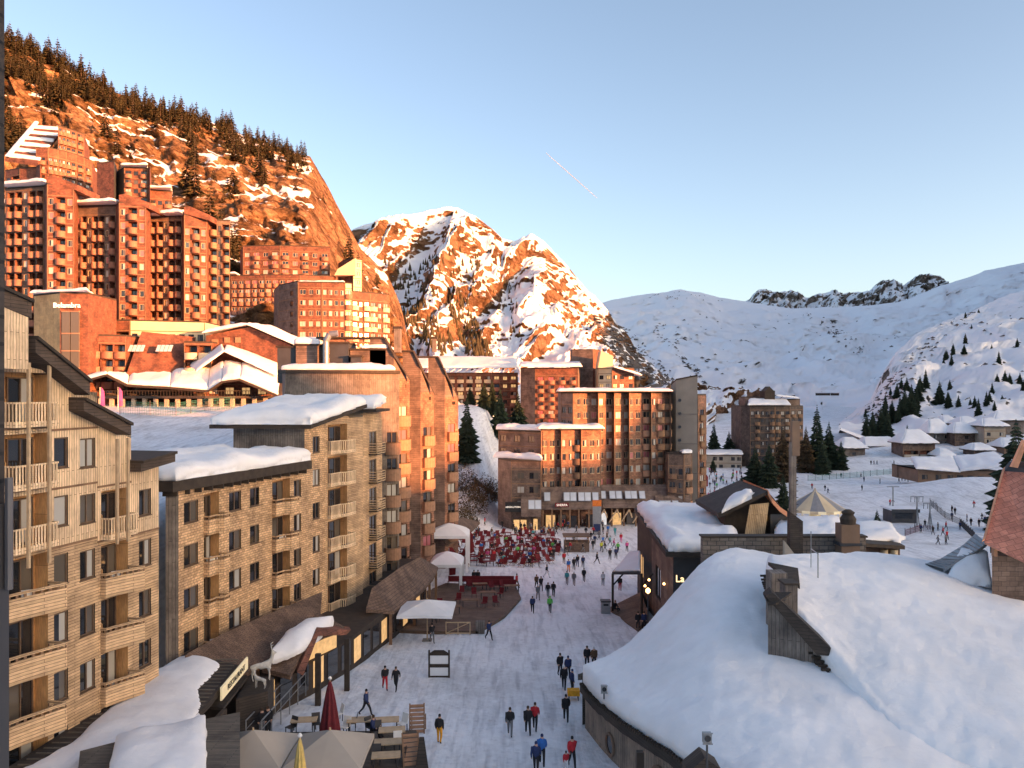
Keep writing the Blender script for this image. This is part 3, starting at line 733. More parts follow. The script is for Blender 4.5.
def ln(i): return (Vector(fb[i+1])-Vector(fb[i])).length
def uP(a, b, px):
    a, b = Vector(a), Vector(b); t = (b-a).normalized(); k = (px-CX)/F; return (a.x-k*a.y)/(k*t.y-t.x)
Bb.facade(fb[0], fb[1], -1, zt, 'boards_grey_v')
Bb.facade(fb[1], fb[2], -1, zt, 'shingle_honey', bops([(k, uP(fb[1], fb[2], p), uP(fb[1], fb[2], q)) for k, p, q in (('w', 184, 198), ('l', 204, 219))], ln(1), zt))
Bb.facade(fb[2], fb[3], -1, zt, 'shingle_honey', bops([(k, uP(fb[2], fb[3], p), uP(fb[2], fb[3], q)) for k, p, q in (('w', 229, 241), ('w', 250, 262))], ln(2), zt))
Bb.facade(fb[3], fb[4], -1, zt, 'shingle_honey', bops([(k, uP(fb[3], fb[4], p), uP(fb[3], fb[4], q)) for k, p, q in (('l', 272, 290), ('w', 294, 301))], ln(3), zt))
# higher part
fb2 = [(-16.6, 64.0), (-15.6, 67.0), (-14.4, 70.6), (-13.6, 73.0)]; zt2 = 18.3
Bb.facade(fb2[0], fb2[1], -1, zt2, 'shingle_honey', bops([('w', 1.2, 2.2)], 3, zt2))
Bb.facade(fb2[1], fb2[2], -1, zt2+.6, 'boards_honey_h', bops([('p', .3, 3.5)], 3.8, zt2+.6))
Bb.facade(fb2[2], fb2[3], -1, zt2+.4, 'boards_honey_h')
Bb.facade((-22.5, 64.6), (-16.6, 64.0), 14.5, zt2-.25, 'boards_grey_v')      # front of the raised part
Bb.facade(fb2[3], (-18.0, 75.0), -1, zt2+.4, 'boards_honey_h')
r = Bb.mb('roof'); rm = Bb.mi('roof', 'dark_wood')
lo = [(-20.6, 48.6), (-18.9, 53.7), (-17.7, 58.1), (-15.9, 63.6)]
for (a, b) in zip(lo, lo[1:]): r.prism([a, b, (b[0]-9, b[1]+2), (a[0]-9, a[1]+2)], zt-.1, zt+.55, rm)
for (a, b) in zip(lo, lo[1:]):      # rafters under the eave
    a, b = Vector(a), Vector(b)
    for k in range(5):
        p = a.lerp(b, (k+.5)/5); r.box(p.x-1.0, p.x-.1, p.y-.08, p.y+.08, zt-.4, zt-.1, rm)
r.prism([(-24, 63.4), (-15.8, 62.9), (-13.0, 71.8), (-21, 73.5)], [zt2-.2, zt2-.2, zt2+1.3, zt2+1.3], [zt2+.1, zt2+.1, zt2+1.6, zt2+1.6], rm)
Bb.finish()
snow_slab((-30, 50.5, zt+.55), (-20.5, 48.8, zt+.55), (-15.95, 63.7, zt+.55), (-26, 64.4, zt+.55), 1.05, 30, 30, 3, .25, parent=Bb.root)
snow_slab((-23.9, 63.2, zt2+.1), (-15.8, 62.8, zt2+.1), (-13.1, 71.7, zt2+1.6), (-21, 73.3, zt2+1.6), .95, 24, 24, 4, .3, parent=Bb.root)

# ================================================================== stepped grey and orange block (C)
C_ = Bld('apartment_building', 'tall timber block with curved grey parapet and three slanting gables above the cafe', 'building', (-16, 88, 0), near=True)
# landing block just behind B with its own snow roof
C_.facade((-21.4, 75.6), (-13.9, 74.6), 10, 19.2, 'plaster'); C_.facade((-13.9, 74.6), (-12.9, 79.5), -2, 19.2, 'boards_honey_h', layout('b |r=lattice bm=pale_wood sh=straight s=ce g=3.5', 5, -2, 19.2))
snow_slab((-21.6, 75.3, 19.4), (-12.7, 74.0, 19.4), (-12.2, 78.4, 20.0), (-20.6, 79.4, 20.0), .9, 20, 10, 5, .3, parent=C_.root)
r = C_.mb('roof'); rm = C_.mi('roof', 'dark_wood'); r.prism([(-21.8, 75.1), (-12.5, 73.8), (-12.0, 78.6), (-20.8, 79.6)], 19.15, 19.4, rm)
# curved timber drum
cyl = []
for k in range(9):
    t = k/8; a = t*1.25; cyl.append((lerp(-22.6, -11.7, t), 79.6+ (3.4*t**2.6)))
for i, (p, q) in enumerate(zip(cyl, cyl[1:])):
    ops = layout('b|r=full bm=orange_wood s=bcam g=3.2', (Vector(q)-Vector(p)).length, -2, 19.0) if i == 7 else []
    C_.facade(p, q, -2, 23.0, 'boards_grey_v', ops)
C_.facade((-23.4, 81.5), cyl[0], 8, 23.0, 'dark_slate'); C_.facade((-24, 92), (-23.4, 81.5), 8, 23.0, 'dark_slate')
r.prism([(-23.7, 81.0)]+[(p[0]+.2, p[1]-.4) for p in cyl]+[(-13.0, 89.5), (-23.7, 92)], 22.9, 23.2, rm)
snow_slab((-23.4, 80.8, 23.2), (-12.0, 82.3, 23.2), (-13.4, 88, 23.2), (-23.4, 90, 23.2), .7, 26, 10, 6, .2, parent=C_.root)
C_.facade((-11.7, 83.0), (-13.2, 89.9), -2, 22.9, 'shingle_red')
# upper volumes behind the drum
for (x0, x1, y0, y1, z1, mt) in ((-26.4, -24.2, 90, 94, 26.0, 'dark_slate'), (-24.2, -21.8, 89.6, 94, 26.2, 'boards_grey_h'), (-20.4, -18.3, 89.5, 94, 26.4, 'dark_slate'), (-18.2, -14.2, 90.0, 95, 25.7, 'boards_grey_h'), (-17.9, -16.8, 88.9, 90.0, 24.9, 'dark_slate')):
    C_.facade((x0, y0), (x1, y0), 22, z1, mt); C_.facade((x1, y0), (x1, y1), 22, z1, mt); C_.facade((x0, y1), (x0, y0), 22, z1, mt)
    r.prism([(x0-.15, y0-.2), (x1+.15, y0-.2), (x1+.15, y1), (x0-.15, y1)], z1, z1+.2, rm)
snow_slab((-24.4, 89.2, 26.35), (-21.4, 89.2, 26.35), (-21.4, 93.5, 26.35), (-24.4, 93.5, 26.35), .8, 10, 10, 7, .2, parent=C_.root)
snow_slab((-17.0, 89.8, 25.9), (-13.9, 89.8, 25.9), (-13.9, 94.5, 25.9), (-17.0, 94.5, 25.9), .5, 10, 10, 8, .2, parent=C_.root)
m = C_.mb('wall'); gm = C_.mi('wall', 'boards_grey_h')
# three saw-tooth blocks: plain wall facing the viewer, slanting top, a turned facet with balconies facing the plaza
saw = [(-16.0, -13.3, 90.0, -11.8, 92.2, 97.6, 27.0, 22.5, -14.4), (-13.4, -11.2, 98.0, -9.8, 100.6, 106.5, 25.9, 21.0, -12.1), (-11.2, -9.0, 107, -7.4, 110, 117, 25.6, 20.3, -9.9)]
for k, (x0, xf, y0, x1, y1, y2, za, zb, xm) in enumerate(saw):
    zf_ = lerp(za, zb, (xf-xm)/(x1-xm))
    m.face([(x0, y0, -3), (xf, y0, -3), (xf, y0, zf_), (xm, y0, za), (x0, y0, za)], gm)
    C_.facade((xf, y0), (x1, y1), -3, zb, 'shingle_plaza', layout('b|r=full bm=orange_wood s=bcarm g=4', math.hypot(x1-xf, y1-y0), -3, zb-(.5, 3.2, 1.5)[k]))
    m.face([(xf, y0, zb), (x1, y1, zb), (xf, y0, zf_)], gm)
    C_.facade((x1, y1), (x1-.8, y2), -3, zb, 'shingle_plaza')
    C_.facade((x1-.8, y2), (x0, y2), -3, zb, 'shingle_plaza')
    r.prism([(x0-6, y0-.25), (xm, y0-.25), (xm, y0+1.6), (x0-6, y0+1.6)], za, za+.2, rm); r.prism([(x0-6, y0+1.6), (x1-.3, y0+1.6), (x1-.8, y2), (x0-6, y2)], zb-1, zb-.6, rm)
    e = (x1-xm)*1.08; zt_ = za+(zb-za)*1.08
    r.prism([(xm, y0-.25), (xm+e-1.7, y0-.25), (xm+e, y0+1.6), (xm, y0+1.6)], [za, za+(zt_-za)*(e-1.7)/e, zt_, za], [za+.2, .2+za+(zt_-za)*(e-1.7)/e, zt_+.2, za+.2], rm)
for (x, y, z0, z1, w_) in ((-13.4, 90.8, 25.5, 28.2, .75), (-9.9, 99, 26, 27.6, .5)):
    cm = MB(); cm.box(x, x+w_, y, y+.9, z0, z1, 0); cm.box(x-.12, x+w_+.12, y-.12, y+1.0, z1, z1+.25, 1); cm.build('chimney', ['boards_grey_v', 'dark_wood'], C_.root)
vt = C_.mb('vent_pipe'); vm = C_.mi('vent_pipe', 'metal_grey')
vt.bar((-20.6, 88.6, 23), (-20.6, 88.6, 26.6), .34, vm, n=12); vt.bar((-20.6, 88.6, 26.6), (-20.2, 88.6, 27.4), .34, vm, n=12); vt.bar((-20.2, 88.6, 27.4), (-19.3, 88.6, 27.5), .34, vm, n=12)
C_.finish()

# ================================================================== mid building (D) across the plaza
def bx_path(*pts): return [P2(px, d) for px, d in pts]
D = Bld('apartment_hotel', 'long stepped wooden building across the plaza with shops below and orange sunlit upper storeys', 'building', (15, 162, -6), near=True)
zg = -6.4
# low left corner block
p = bx_path((498, 160), (511, 154), (541, 153.5)); D.block(p, 8, zg, 7.6, [None, '- w W|s=abmce g=4.4'], ['boards_grey_h', 'shingle_brown'], mat_side='boards_grey_h')
snow_slab((p[0][0]-.8, p[0][1]-.5, 7.9), (p[2][0]+.3, p[2][1]-1, 7.9), (p[2][0]+.3, p[2][1]+6, 7.9), (p[0][0]-.6, p[0][1]+6, 7.9), .9, 20, 10, 11, .3, parent=D.root)
# middle block
p = bx_path((498.5, 166), (541, 159.5), (543, 157)); D.block(p, 9, zg, 13.0, ['n - n - n -|g=11 s=cc', None], ['boards_grey_h', 'boards_grey_h'])
p = bx_path((541, 157), (561, 158.5), (561, 157.3), (581, 158.8), (581, 157.6), (601, 159))
D.block(p, 10, zg, 13.4, ['w w n|s=abmceb g=5.0 f=p', None, 'w w b|s=abmceb g=5.0 r=full bm=mid_wood', None, 'w w n|s=abmceb g=5.0 f=p', ], ['shingle_plaza', 'boards_grey_v', 'shingle_plaza', 'boards_grey_v', 'shingle_plaza'])
a_, b_ = P2(496, 165), P2(603, 158)
snow_slab((a_[0], 163, 13.35), (X(541, 158), 158.6, 13.35), (X(541, 158), 166, 13.35), (a_[0], 172, 13.35), .9, 20, 10, 12, .3, parent=D.root)
snow_slab((X(538, 157), 156.3, 13.75), (b_[0], 156.8, 13.75), (b_[0], 167, 13.75), (X(538, 157), 167, 13.75), .8, 24, 10, 13, .3, parent=D.root)
# tall block with saw-tooth bays
pts = [(561, 166)]; segs = []; ms = []
pts.append((573, 162)); segs.append('n n|g=19.5 s=cc'); ms.append('boards_grey_h')
x = 573
bays = [(25, '- n w w|s=abmcer g=5 f=p'), (16, 'n w|s=abmcer g=5 f=p'), (15, 'w n|s=abmcer g=5 f=p'), (22, 'n w b|s=abmcer g=5 r=full f=p'), (20, 'w b b|s=abmcer g=5 r=full bm=mid_wood')]
d0 = 161.5
for wpx, sp in bays:
    pts.append((x, d0)) if len(pts) > 2 else None
    if len(pts) > 3 or False: pass
    pts.append((x+wpx, d0+1.5)); segs.append(sp); ms.append('shingle_plaza')
    x += wpx
    pts.append((x, d0+.2)); segs.append(None); ms.append('boards_grey_v')
# rebuild cleanly: alternating facet / return
pts = [(561, 166), (573, 161.7)]; segs = ['n n|g=19.5 s=cc']; ms = ['boards_grey_h']; x = 573
for wpx, sp in bays:
    pts.append((x+wpx, 163.3)); segs.append(sp); ms.append('shingle_plaza'); x += wpx
    pts.append((x, 161.4)); segs.append(None); ms.append('boards_grey_v')
D.block(bx_path(*pts), 11, zg, 20.7, segs, ms)
r = D.mb('roof'); rm = D.mi('roof', 'dark_wood')
q = [P2(559, 165), P2(573, 160.5), P2(672, 161), (X(673, 163)+1.5, 174), P2(559, 176)]
r.prism(q, 21.0, 21.15, rm)
snow_slab((q[0][0]-.3, 163, 21.1), (q[2][0], 160.3, 21.1), (q[2][0]+1, 172, 21.1), (q[0][0], 174, 21.1), .65, 40, 10, 14, .2, parent=D.root)
# concrete stair tower
tw = [P2(671, 165), P2(676, 163), P2(697.5, 161.5), P2(697.5, 170), P2(671, 172)]
t_ = D.mb('stair_tower'); tm = D.mi('stair_tower', 'concrete'); t_.prism(tw, zg, [22.4, 23.4, 24.2, 24.0, 22.3], tm)
t_.prism([(a*1.0+.0, b-.15) for a, b in tw], [22.4, 23.4, 24.2, 24.0, 22.3], [22.7, 23.7, 24.5, 24.3, 22.6], D.mi('stair_tower', 'dark_wood'))
for z in (4.5, 10.5, 16.5):
    t_.box(X(676.5, 163), X(697, 161.5), 161.44, 161.50, z, z+.08, D.mi('stair_tower', 'dark_slate'))
for k in range(4):
    pm = MB(); zz = 11.2+k*2.7; x0 = X(677.5, 162.5); pm.lathe([(.32, 0), (.32, .12)], 12, (0, 0, 0)); 
    me = cached('porthole', lambda: pm.mesh('porthole', 'glass_dark')); o = inst('porthole', me, D.root, Vector((x0+.5, 162.72, zz))-D.org); o.rotation_euler = (R(90), 0, 0)
# right wing behind the tower and the low wing in front of it
p = bx_path((697.8, 163), (706, 166)); D.block(p, 12, zg, 20.3, ['b|s=abc r=full bm=mid_wood'], ['shingle_plaza'], mat_side='shingle_plaza')
p = bx_path((668, 159), (684, 158.2), (692, 160.5)); D.block(p, 5, zg, 8.6, ['b w|s=abmc g=2 r=lattice', 'b|s=abmc g=2'], ['shingle_brown', 'shingle_brown'])
snow_slab((X(682, 158), 157.5, 8.9), (X(693, 158), 158.2, 8.9), (X(693, 160), 162, 8.9), (X(682, 160), 162, 8.9), .7, 12, 8, 15, .2, parent=D.root)
# shingled skirt with skylights above the arcade
sk = D.mb('skirt_roof'); sm_ = D.mi('skirt_roof', 'boards_grey_h')
def skirt(pxa, da, pxb, db, zt_, zb_, out):
    a, b = P2(pxa, da), P2(pxb, db)
    sk.prism([(a[0], a[1]-out), (b[0], b[1]-out), b, a], zb_, [zb_+.25, zb_+.25, zt_, zt_], sm_)
    return a, b
def skylights(pxs, d, zt_, zb_, out, w_=1.25):
    for px in pxs:
        x = X(px, d); tl = math.atan2(zt_-zb_-.25, out)
        sm = MB(); sm.box(-w_/2, w_/2, -.9, .9, .02, .09, 0); sm.box(-w_/2+.1, w_/2-.1, -.8, .8, .09, .1, 1)
        me = cached(('sky', w_), lambda: sm.mesh('skylight', ['metal_grey', 'skylight_glass']))
        o = inst('skylight', me, D.root, Vector((x, d-out*.45, lerp(zb_+.25, zt_, .55)))-D.org); o.rotation_euler = (tl, 0, 0)
skirt(541, 157, 601, 157.5, 2.4, -1.9, 1.7); skirt(601, 160.5, 668, 161, 2.4, -1.9, 3.0)
skylights([531.5, 538], 153.6, 0.9, -2.6, 1.0); 
skirt(521, 153.6, 541, 153.6, 0.9, -2.8, 1.2)
skylights([547, 566.5, 573, 581, 587.5, 595], 156.8, 2.4, -1.9, 1.7)
skylights([602, 611.5, 618, 627, 633, 641], 160, 2.4, -1.9, 3.0)
skirt(655, 158.8, 690, 158.8, .5, -3.6, 2.2); skylights([661.5, 667, 674.5], 158.6, .5, -3.6, 2.2)
# arcade: posts and shop fronts
for px in (543, 552, 561, 570, 579, 589, 600, 612, 624, 636, 648):
    d = 155.4 if px < 601 else 158; sm = MB(); x = X(px, d); sm.box(x-.15, x+.15, d, d+.3, zg, -1.8); sm.build('arcade_post', 'mid_wood', D.root)
def shop(pxa, pxb, d, z0, z1, mat, name='shop_window'):
    sm = MB(); a, b = X(pxa, d), X(pxb, d); sm.box(a, b, d, d+.08, z0, z1, 1); 
    k = max(1, int((b-a)/1.3))
    for i in range(k): sm.box(lerp(a, b, (i+.08)/k), lerp(a, b, (i+.92)/k), d-.03, d-.002, z0+.1, z1-.12, 0)
    sm.build(name, [mat, 'dark_wood'], D.root)
shop(513, 527, 153.5, zg+.3, -3.4, 'window_lit'); shop(533, 538, 153.4, zg, -3.2, 'window_lit'); shop(545, 556, 156.8, zg, -3, 'window_lit'); shop(558, 566, 156.8, zg, -3, 'glass_mid'); shop(570, 577, 156.8, zg, -3.2, 'glass_dark')
shop(586, 598, 157.0, zg, -3, 'glass_dark'); shop(601, 607, 159.8, zg, -3, 'window_lit_white'); shop(611, 622, 159.8, zg, -3, 'window_lit'); shop(626, 636, 159.8, zg, -3, 'glass_mid'); shop(638, 648, 159.8, zg, -3, 'window_lit_white')
# awnings of leaning beams
for px in (596, 609, 621, 633):
    sm = MB(); x = X(px, 156.5); sm.bar((x, 156.6, -4.6), (x+1.6, 156.6, -2.0), .14, 0); sm.bar((x+1.6, 156.6, -2.0), (x+2.2, 156.6, -3.6), .14, 0); sm.build('awning_beam', 'pale_wood', D.root)
D.finish()
def text_obj(name, body, size, loc, rz, mat, parent=None, depth=.05, rx=90, ry=0, sx=1.0):
    cu = bpy.data.curves.new(name, 'FONT'); cu.body = body; cu.size = size; cu.extrude = depth; cu.resolution_u = 2; cu.align_x = 'CENTER'; cu.align_y = 'CENTER'
    tmp = bpy.data.objects.new(name, cu); SC.collection.objects.link(tmp); bpy.context.view_layer.update()
    me = bpy.data.meshes.new_from_object(tmp.evaluated_get(bpy.context.evaluated_depsgraph_get())); bpy.data.objects.remove(tmp)
    me.materials.clear(); me.materials.append(MATS[mat]); o = inst(name, me, parent, loc, 0); o.rotation_euler = (R(rx), R(ry), rz); o.scale = (sx, 1, 1); return o
def sign(name, label, body, px, py, d, w_, h_, mat_b, mat_t, size, cat='sign'):
    t = thing(name, label, cat, tuple(W(px, py, d))); m = MB(); p = W(px, py, d); m.box(p.x-w_/2, p.x+w_/2, d, d+.15, p.z-h_/2, p.z+h_/2); m.build('sign_board', mat_b, t)
    text_obj('sign_lettering', body, size, (0, -.06, -.02), 0, mat_t, t); return t
sign('shop_sign', 'black shop sign with bold white capital letters over the lit corner shop', 'ABSOLUTION', 513, 507, 153.0, 3.0, 1.9, 'sign_black', 'letters_white', .47)
sign('shop_sign', 'small red and white lettered sign under the skylights of the plaza arcade', 'SHERPA', 562, 505, 154.8, 2.6, .8, 'fabric_red', 'letters_white', .62)

# ================================================================== blocks further back
def simple(name, label, parts, base, group=None):
    b = Bld(name, label, 'building', base, group=group)
    for (pts, depth, z0, z1, segs, mats, kw) in parts:
        if name == 'apartment_block': kw = dict(kw, back=(-.42, 1))
        b.block(bx_path(*pts), depth, z0, z1, segs, mats, **kw)
    b.finish(); return b
# E1: long roofed balcony block
e1 = simple('apartment_building', 'long orange balcony building with ribbed snowy roof behind the dark trees left of centre', [
    (((412, 277), (438, 276), (465, 275), (492, 274), (518, 276)), 14, 8, 27.4, ['b b|r=full s=lbcae bm=cream', 'b b b|r=full s=lbcee bm=cream', 'b b b|r=full s=lbcal bm=cream', 'b w b|r=full bm=red_panel s=abcel'], 'shingle_red', {})], (-20, 280, 17))  # cream parapets put the sunlit glow into the balcony colour
snow_slab((X(408, 276), 273, 29.2), (X(518, 276), 273, 29.2), (X(516, 300), 292, 33.5), (X(408, 300), 292, 33.5), .7, 40, 8, 21, .3, parent=e1.root)
for k in range(12):
    x = lerp(X(440, 273), X(514, 273), k/11); sm = MB(); sm.ext([(x-.9, 270.6, 27.6), (x+.5, 270.6, 28.5), (x+.5, 270.6, 28.8), (x-.9, 270.6, 27.9)], (0, 4, .3)); sm.build('roof_fin', 'snow', e1.root)
# E2
e2 = simple('apartment_building', 'red shuttered block under a snow slab beside the square brown tower behind the plaza building', [
    (((521, 262), (535, 258), (578, 257), (580, 262)), 14, 2, 28.6, [None, 'b b b b|r=full bm=red_panel s=rcard', None], ['boards_grey_h', 'shingle_red', 'boards_grey_h'], {}),
    (((572, 268), (593, 266), (600, 270)), 9, 8, 35.0, [None, None], ['boards_grey_h', 'shingle_red'], {})], (12, 262, 17))
snow_slab((X(519, 260), 254.5, 29), (X(581, 257), 254.5, 29), (X(580, 270), 268, 30.5), (X(520, 270), 268, 30.5), .9, 30, 8, 22, .3, parent=e2.root)
e3 = simple('apartment_building', 'small tan block with a slanting white gable roof right of the square brown tower', [
    (((598, 258), (612, 255), (634, 258)), 9, 8, 28.5, ['w w|s=bcla', 'w w - w|s=bclar'], ['cream', 'shingle_red'], {})], (32, 258, 17))
sm = MB(); x0, x1 = X(597, 258), X(612, 258); sm.ext([(x0, 255, 28.7), (x1, 255, 28.7), (x1, 255, 32.5), (x0+1, 255, 34.2)], (0, 8, 0)); sm.build('gable', 'cream', e3.root)
snow_slab((x1, 253, 28.8), (X(640, 258), 254, 26.2), (X(640, 262), 264, 26.2), (x1, 264, 29.2), .6, 14, 8, 23, .3, parent=e3.root)

# F: the great red blocks on the hill
def blockF(label, parts, base, group='red apartment blocks on the hill'):
    return simple('apartment_block', label, parts, base, group)
f1 = blockF('terracotta block at the far left of the hill with pink blinds and tall window bays', [
    (((5, 160), (44, 158), (47, 156), (74, 157), (76, 159)), 12, 26, 61.5, ['- l l w l l|s=abmcr f=p r=full bm=red_panel', None, 'w l w|s=rabmcr f=p g=1 r=full bm=red_panel', None], ['shingle_brown', 'shingle_red', 'shingle_red', 'shingle_red'], {}),], (-88, 160, 34))
f2 = blockF('terracotta block second from left with columns of balconies and a snow capped flat roof', [
    (((76, 163), (116, 162), (119, 159), (146, 160), (150, 163)), 12, 30, 58.6, ['w l w l l w l|s=abmcr f=p r=full bm=red_panel', None, 'w l w|s=rabmcr f=p g=1 r=full bm=red_panel', None], ['shingle_brown', 'shingle_red', 'shingle_red', 'shingle_red'], {})], (-79, 163, 34))
f3 = blockF('terracotta block third from left ending in a dark shaded corner slab', [
    (((150, 168), (182, 167), (184, 165), (207, 167), (209, 170), (230, 171)), 12, 30, 57.5, ['l l w l l|s=abmcr f=p r=full bm=red_panel', None, 'w l w|s=rabmcr f=p g=1 r=full bm=red_panel', None, 'l n l|s=mc r=full'], ['shingle_brown', 'shingle_red', 'shingle_red', 'shingle_red', 'shingle_brown'], {})], (-66, 168, 34))
for o, q in ((f1, [(5, 159, 61.9), (46, 156, 61.9)]), (f2, [(76, 162, 59.0), (117, 160, 59.0)]), (f3, [(150, 167, 57.9), (182, 165, 57.9)])):
    a, b = q; snow_slab((X(a[0], a[1])-.4, a[1]-1.2, a[2]), (X(b[0], b[1]), b[1]-1.2, b[2]), (X(b[0], b[1]), b[1]+9, b[2]), (X(a[0], a[1])-.4, a[1]+9, a[2]), .8, 20, 8, 31, .3, parent=o.root)
for o, pa, pb, d, za in ((f1, 47, 76, 156, 61.8), (f2, 119, 149, 159, 58.9), (f3, 184, 209, 165, 57.8)):      # mono-pitch wedge over the window bays
    sm = MB(); xa, xb = X(pa, d), X(pb, d+1); sm.ext([(xa, d, za), (xb, d+1, za-1.2), (xb, d+1, za), (xa+1.2, d, za+1.5), (xa, d, za+1.3)], (0, 9, 0)); sm.build('gable', 'shingle_red', o.root)
f4 = blockF('uppermost stepped block on the hill with rows of protruding balconies and a striped snow roof', [
    (((5, 250), (20, 247), (36, 246), (40, 243)), 20, 45, 90, ['w l|r=full bm=red_panel s=bcam', None, None], ['shingle_red', 'shingle_red', 'shingle_red'], {}),
    (((36, 246), (48, 246), (58, 248), (66, 250), (76, 253), (84, 256), (92, 260)), 18, 45, 96, ['b|r=full bm=red_panel', 'b b|r=full bm=red_panel', 'b b|r=full bm=red_panel', 'b b|r=full bm=red_panel', 'b|r=full bm=red_panel', 'b|r=full bm=red_panel'], 'shingle_red', {}),
    (((58, 250), (66, 252), (76, 255), (84, 258)), 18, 96, 104, ['b b|r=full bm=red_panel', 'b b|r=full bm=red_panel', 'b|r=full bm=red_panel'], 'shingle_red', {})], (-145, 250, 70))
# striped slanting roof
sm = MB(); A0, A1, B1, B0 = W(5, 158, 246), W(38, 163, 244), W(64, 127, 262), W(34, 124, 262)
sm.ext([tuple(A0), tuple(A1), tuple(B1), tuple(B0)], (0, 0, -1.0)); sm.build('slanted_roof', 'shingle_red', f4.root)
for k in range(6):
    t = k/6; a = A0.lerp(B0, t+.03); b = A1.lerp(B1, t+.06); c = A1.lerp(B1, t+.13); d = A0.lerp(B0, t+.12)
    snow_slab(a, b, c, d, .5, 14, 4, 40+k, .2, parent=f4.root)
snow_slab(A0, A0.lerp(A1, .16), B0.lerp(B1, .16), B0, .7, 6, 20, 49, .2, lift=.5, parent=f4.root)
f5 = blockF('red stepped tower block with a blank slab wall and balcony rows below the snowfield', [
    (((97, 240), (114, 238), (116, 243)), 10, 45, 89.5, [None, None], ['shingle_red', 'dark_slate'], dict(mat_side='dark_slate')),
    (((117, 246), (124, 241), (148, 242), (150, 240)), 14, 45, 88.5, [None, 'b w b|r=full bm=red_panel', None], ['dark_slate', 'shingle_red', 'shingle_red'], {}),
    (((148, 244), (172, 246)), 14, 45, 82.5, ['b w b|r=full bm=red_panel'], ['shingle_red'], {}),
    (((172, 248), (186, 250)), 12, 45, 76.0, ['b b|r=full bm=red_panel'], ['shingle_red'], {})], (-115, 244, 62))
for (a, b, d, z) in ((148, 173, 243, 82.9), (172, 187, 247, 76.4), (122, 149, 240, 88.9)):
    snow_slab((X(a, d), d-1, z), (X(b, d), d-1, z), (X(b, d+8), d+8, z), (X(a, d+8), d+8, z), .8, 12, 6, 51, .3, parent=f5.root)
g1 = blockF('wide orange block of many small balconies against the cliff, with a white topped turret', [
    (((231, 246), (265, 244), (300, 244), (333, 247), (336, 250)), 12, 34, 56.6, ['b b b b b|r=full bm=red_panel s=bcamr f=p', 'b b b b b|r=full bm=red_panel s=bcamr f=p', 'b b b b b|r=full bm=red_panel s=bcamr f=p', None], 'shingle_red', {}),
    (((243, 250), (280, 249), (330, 252)), 12, 56.9, 66.5, ['w b w b|r=full bm=red_panel s=bcamr f=p', 'b w b w b|r=full bm=red_panel s=bcamr f=p'], 'shingle_red', {}),
    (((343, 250), (353, 247), (362, 249)), 8, 40, 62.0, [None, 'w|s=mc'], ['shingle_red', 'cream'], {})], (-70, 248, 40))
sm = MB(); x0, x1 = X(335, 247), X(356, 247); sm.ext([(x0, 246, 56.9), (x1, 246, 56.9), (x1, 246, 62.2), (x0+1, 246, 58.8)], (0, 4, 0)); sm.build('gable', 'cream', g1.root)
snow_slab((X(231, 244), 243, 57), (X(243, 250), 243, 57), (X(243, 252), 252, 57), (X(231, 250), 252, 57), .6, 8, 8, 61, .3, parent=g1.root)
g2 = blockF('gently curved cream and orange block with a dark blank end wall below the cliff', [
    (((279, 211), (298, 203)), 12, 26, 49.0, ['- n|s=cc'], ['boards_grey_h'], dict(mat_side='boards_grey_h')),
    (((298, 203), (322, 203.5), (345, 205), (352, 206)), 12, 26, 48.8, ['W w w|s=abmc f=p', 'w w w w|s=abmc f=p', 'b|r=full bm=red_panel'], ['shingle_red', 'shingle_red', 'cream'], {}),
    (((352, 206), (370, 209), (389, 213)), 12, 26, 46.8, ['b w b|r=full bm=cream', 'b w b|r=full bm=cream'], 'shingle_red', {})], (-45, 208, 30))
snow_slab((X(300, 205), 204, 49.1), (X(345, 205), 204, 49.1), (X(345, 212), 212, 49.1), (X(300, 212), 212, 49.1), .4, 20, 8, 62, .3, parent=g2.root)

# H: terrace restaurant complex below the red blocks
h = Bld('hotel', 'low orange hotel with a lettered stair wing and bright upper gallery under the red blocks', 'hotel', (-70, 150, 19), near=False)
h.block(bx_path((34, 142), (60, 138), (88, 139)), 10, 19, 38.0, [None, None], ['boards_plywood', 'shingle_red'])
hm = h.mb('stair_window'); hg = h.mi('stair_window', 'glass_mid')
for k in range(2):
    x = X(62+9*k, 138); sm = MB(); sm.box(x, x+1.4, 137.9, 138.25, 22, 35.0, 0); [sm.box(x-.05, x+1.45, 137.8, 138.2, z, z+.2, 1) for z in (22, 25, 28, 31, 34.8)]; sm.build('stair_window', ['glass_mid', 'orange_wood'], h.root)
h.block(bx_path((88, 142), (126, 144)), 9, 19, 31.0, ['l l l|r=full bm=red_panel s=rb'], ['shingle_red'])
sm = MB(); x0, x1 = X(126, 142), X(184, 146); sm.ext([(x0, 142, 24), (x1, 146, 24), (x1-1, 151, 31.5), (x0, 148, 32.2)], (0, 3, 0)); sm.build('sloping_facade', 'shingle_red', h.root)
for px in (130, 134, 138, 142, 158, 162, 166, 170):
    sm = MB(); x = X(px, 145); sm.box(-.3, .3, -.75, .75, 0, .12); o = inst('roof_window', cached('rw', lambda: sm.mesh('roof_window', 'skylight_glass')), h.root, Vector((x, 145.2, 28.9))-h.org); o.rotation_euler = (R(52), 0, 0)
h.block(bx_path((86, 152), (130, 152), (205, 156)), 8, 30, 34.5, ['l l|r=full bm=cream', 'w w w w w w w w|s=cd bm=cream'], ['shingle_red', 'cream'])
h.block(bx_path((184, 146), (212, 147)), 8, 19, 30.0, ['l l|r=full bm=cream s=l'], ['shingle_red'])
h.block(bx_path((130, 145), (184, 145.5)), 6, 19, 24.0, ['w w w w w w w w|s=l g=1.6'], ['shingle_brown'])
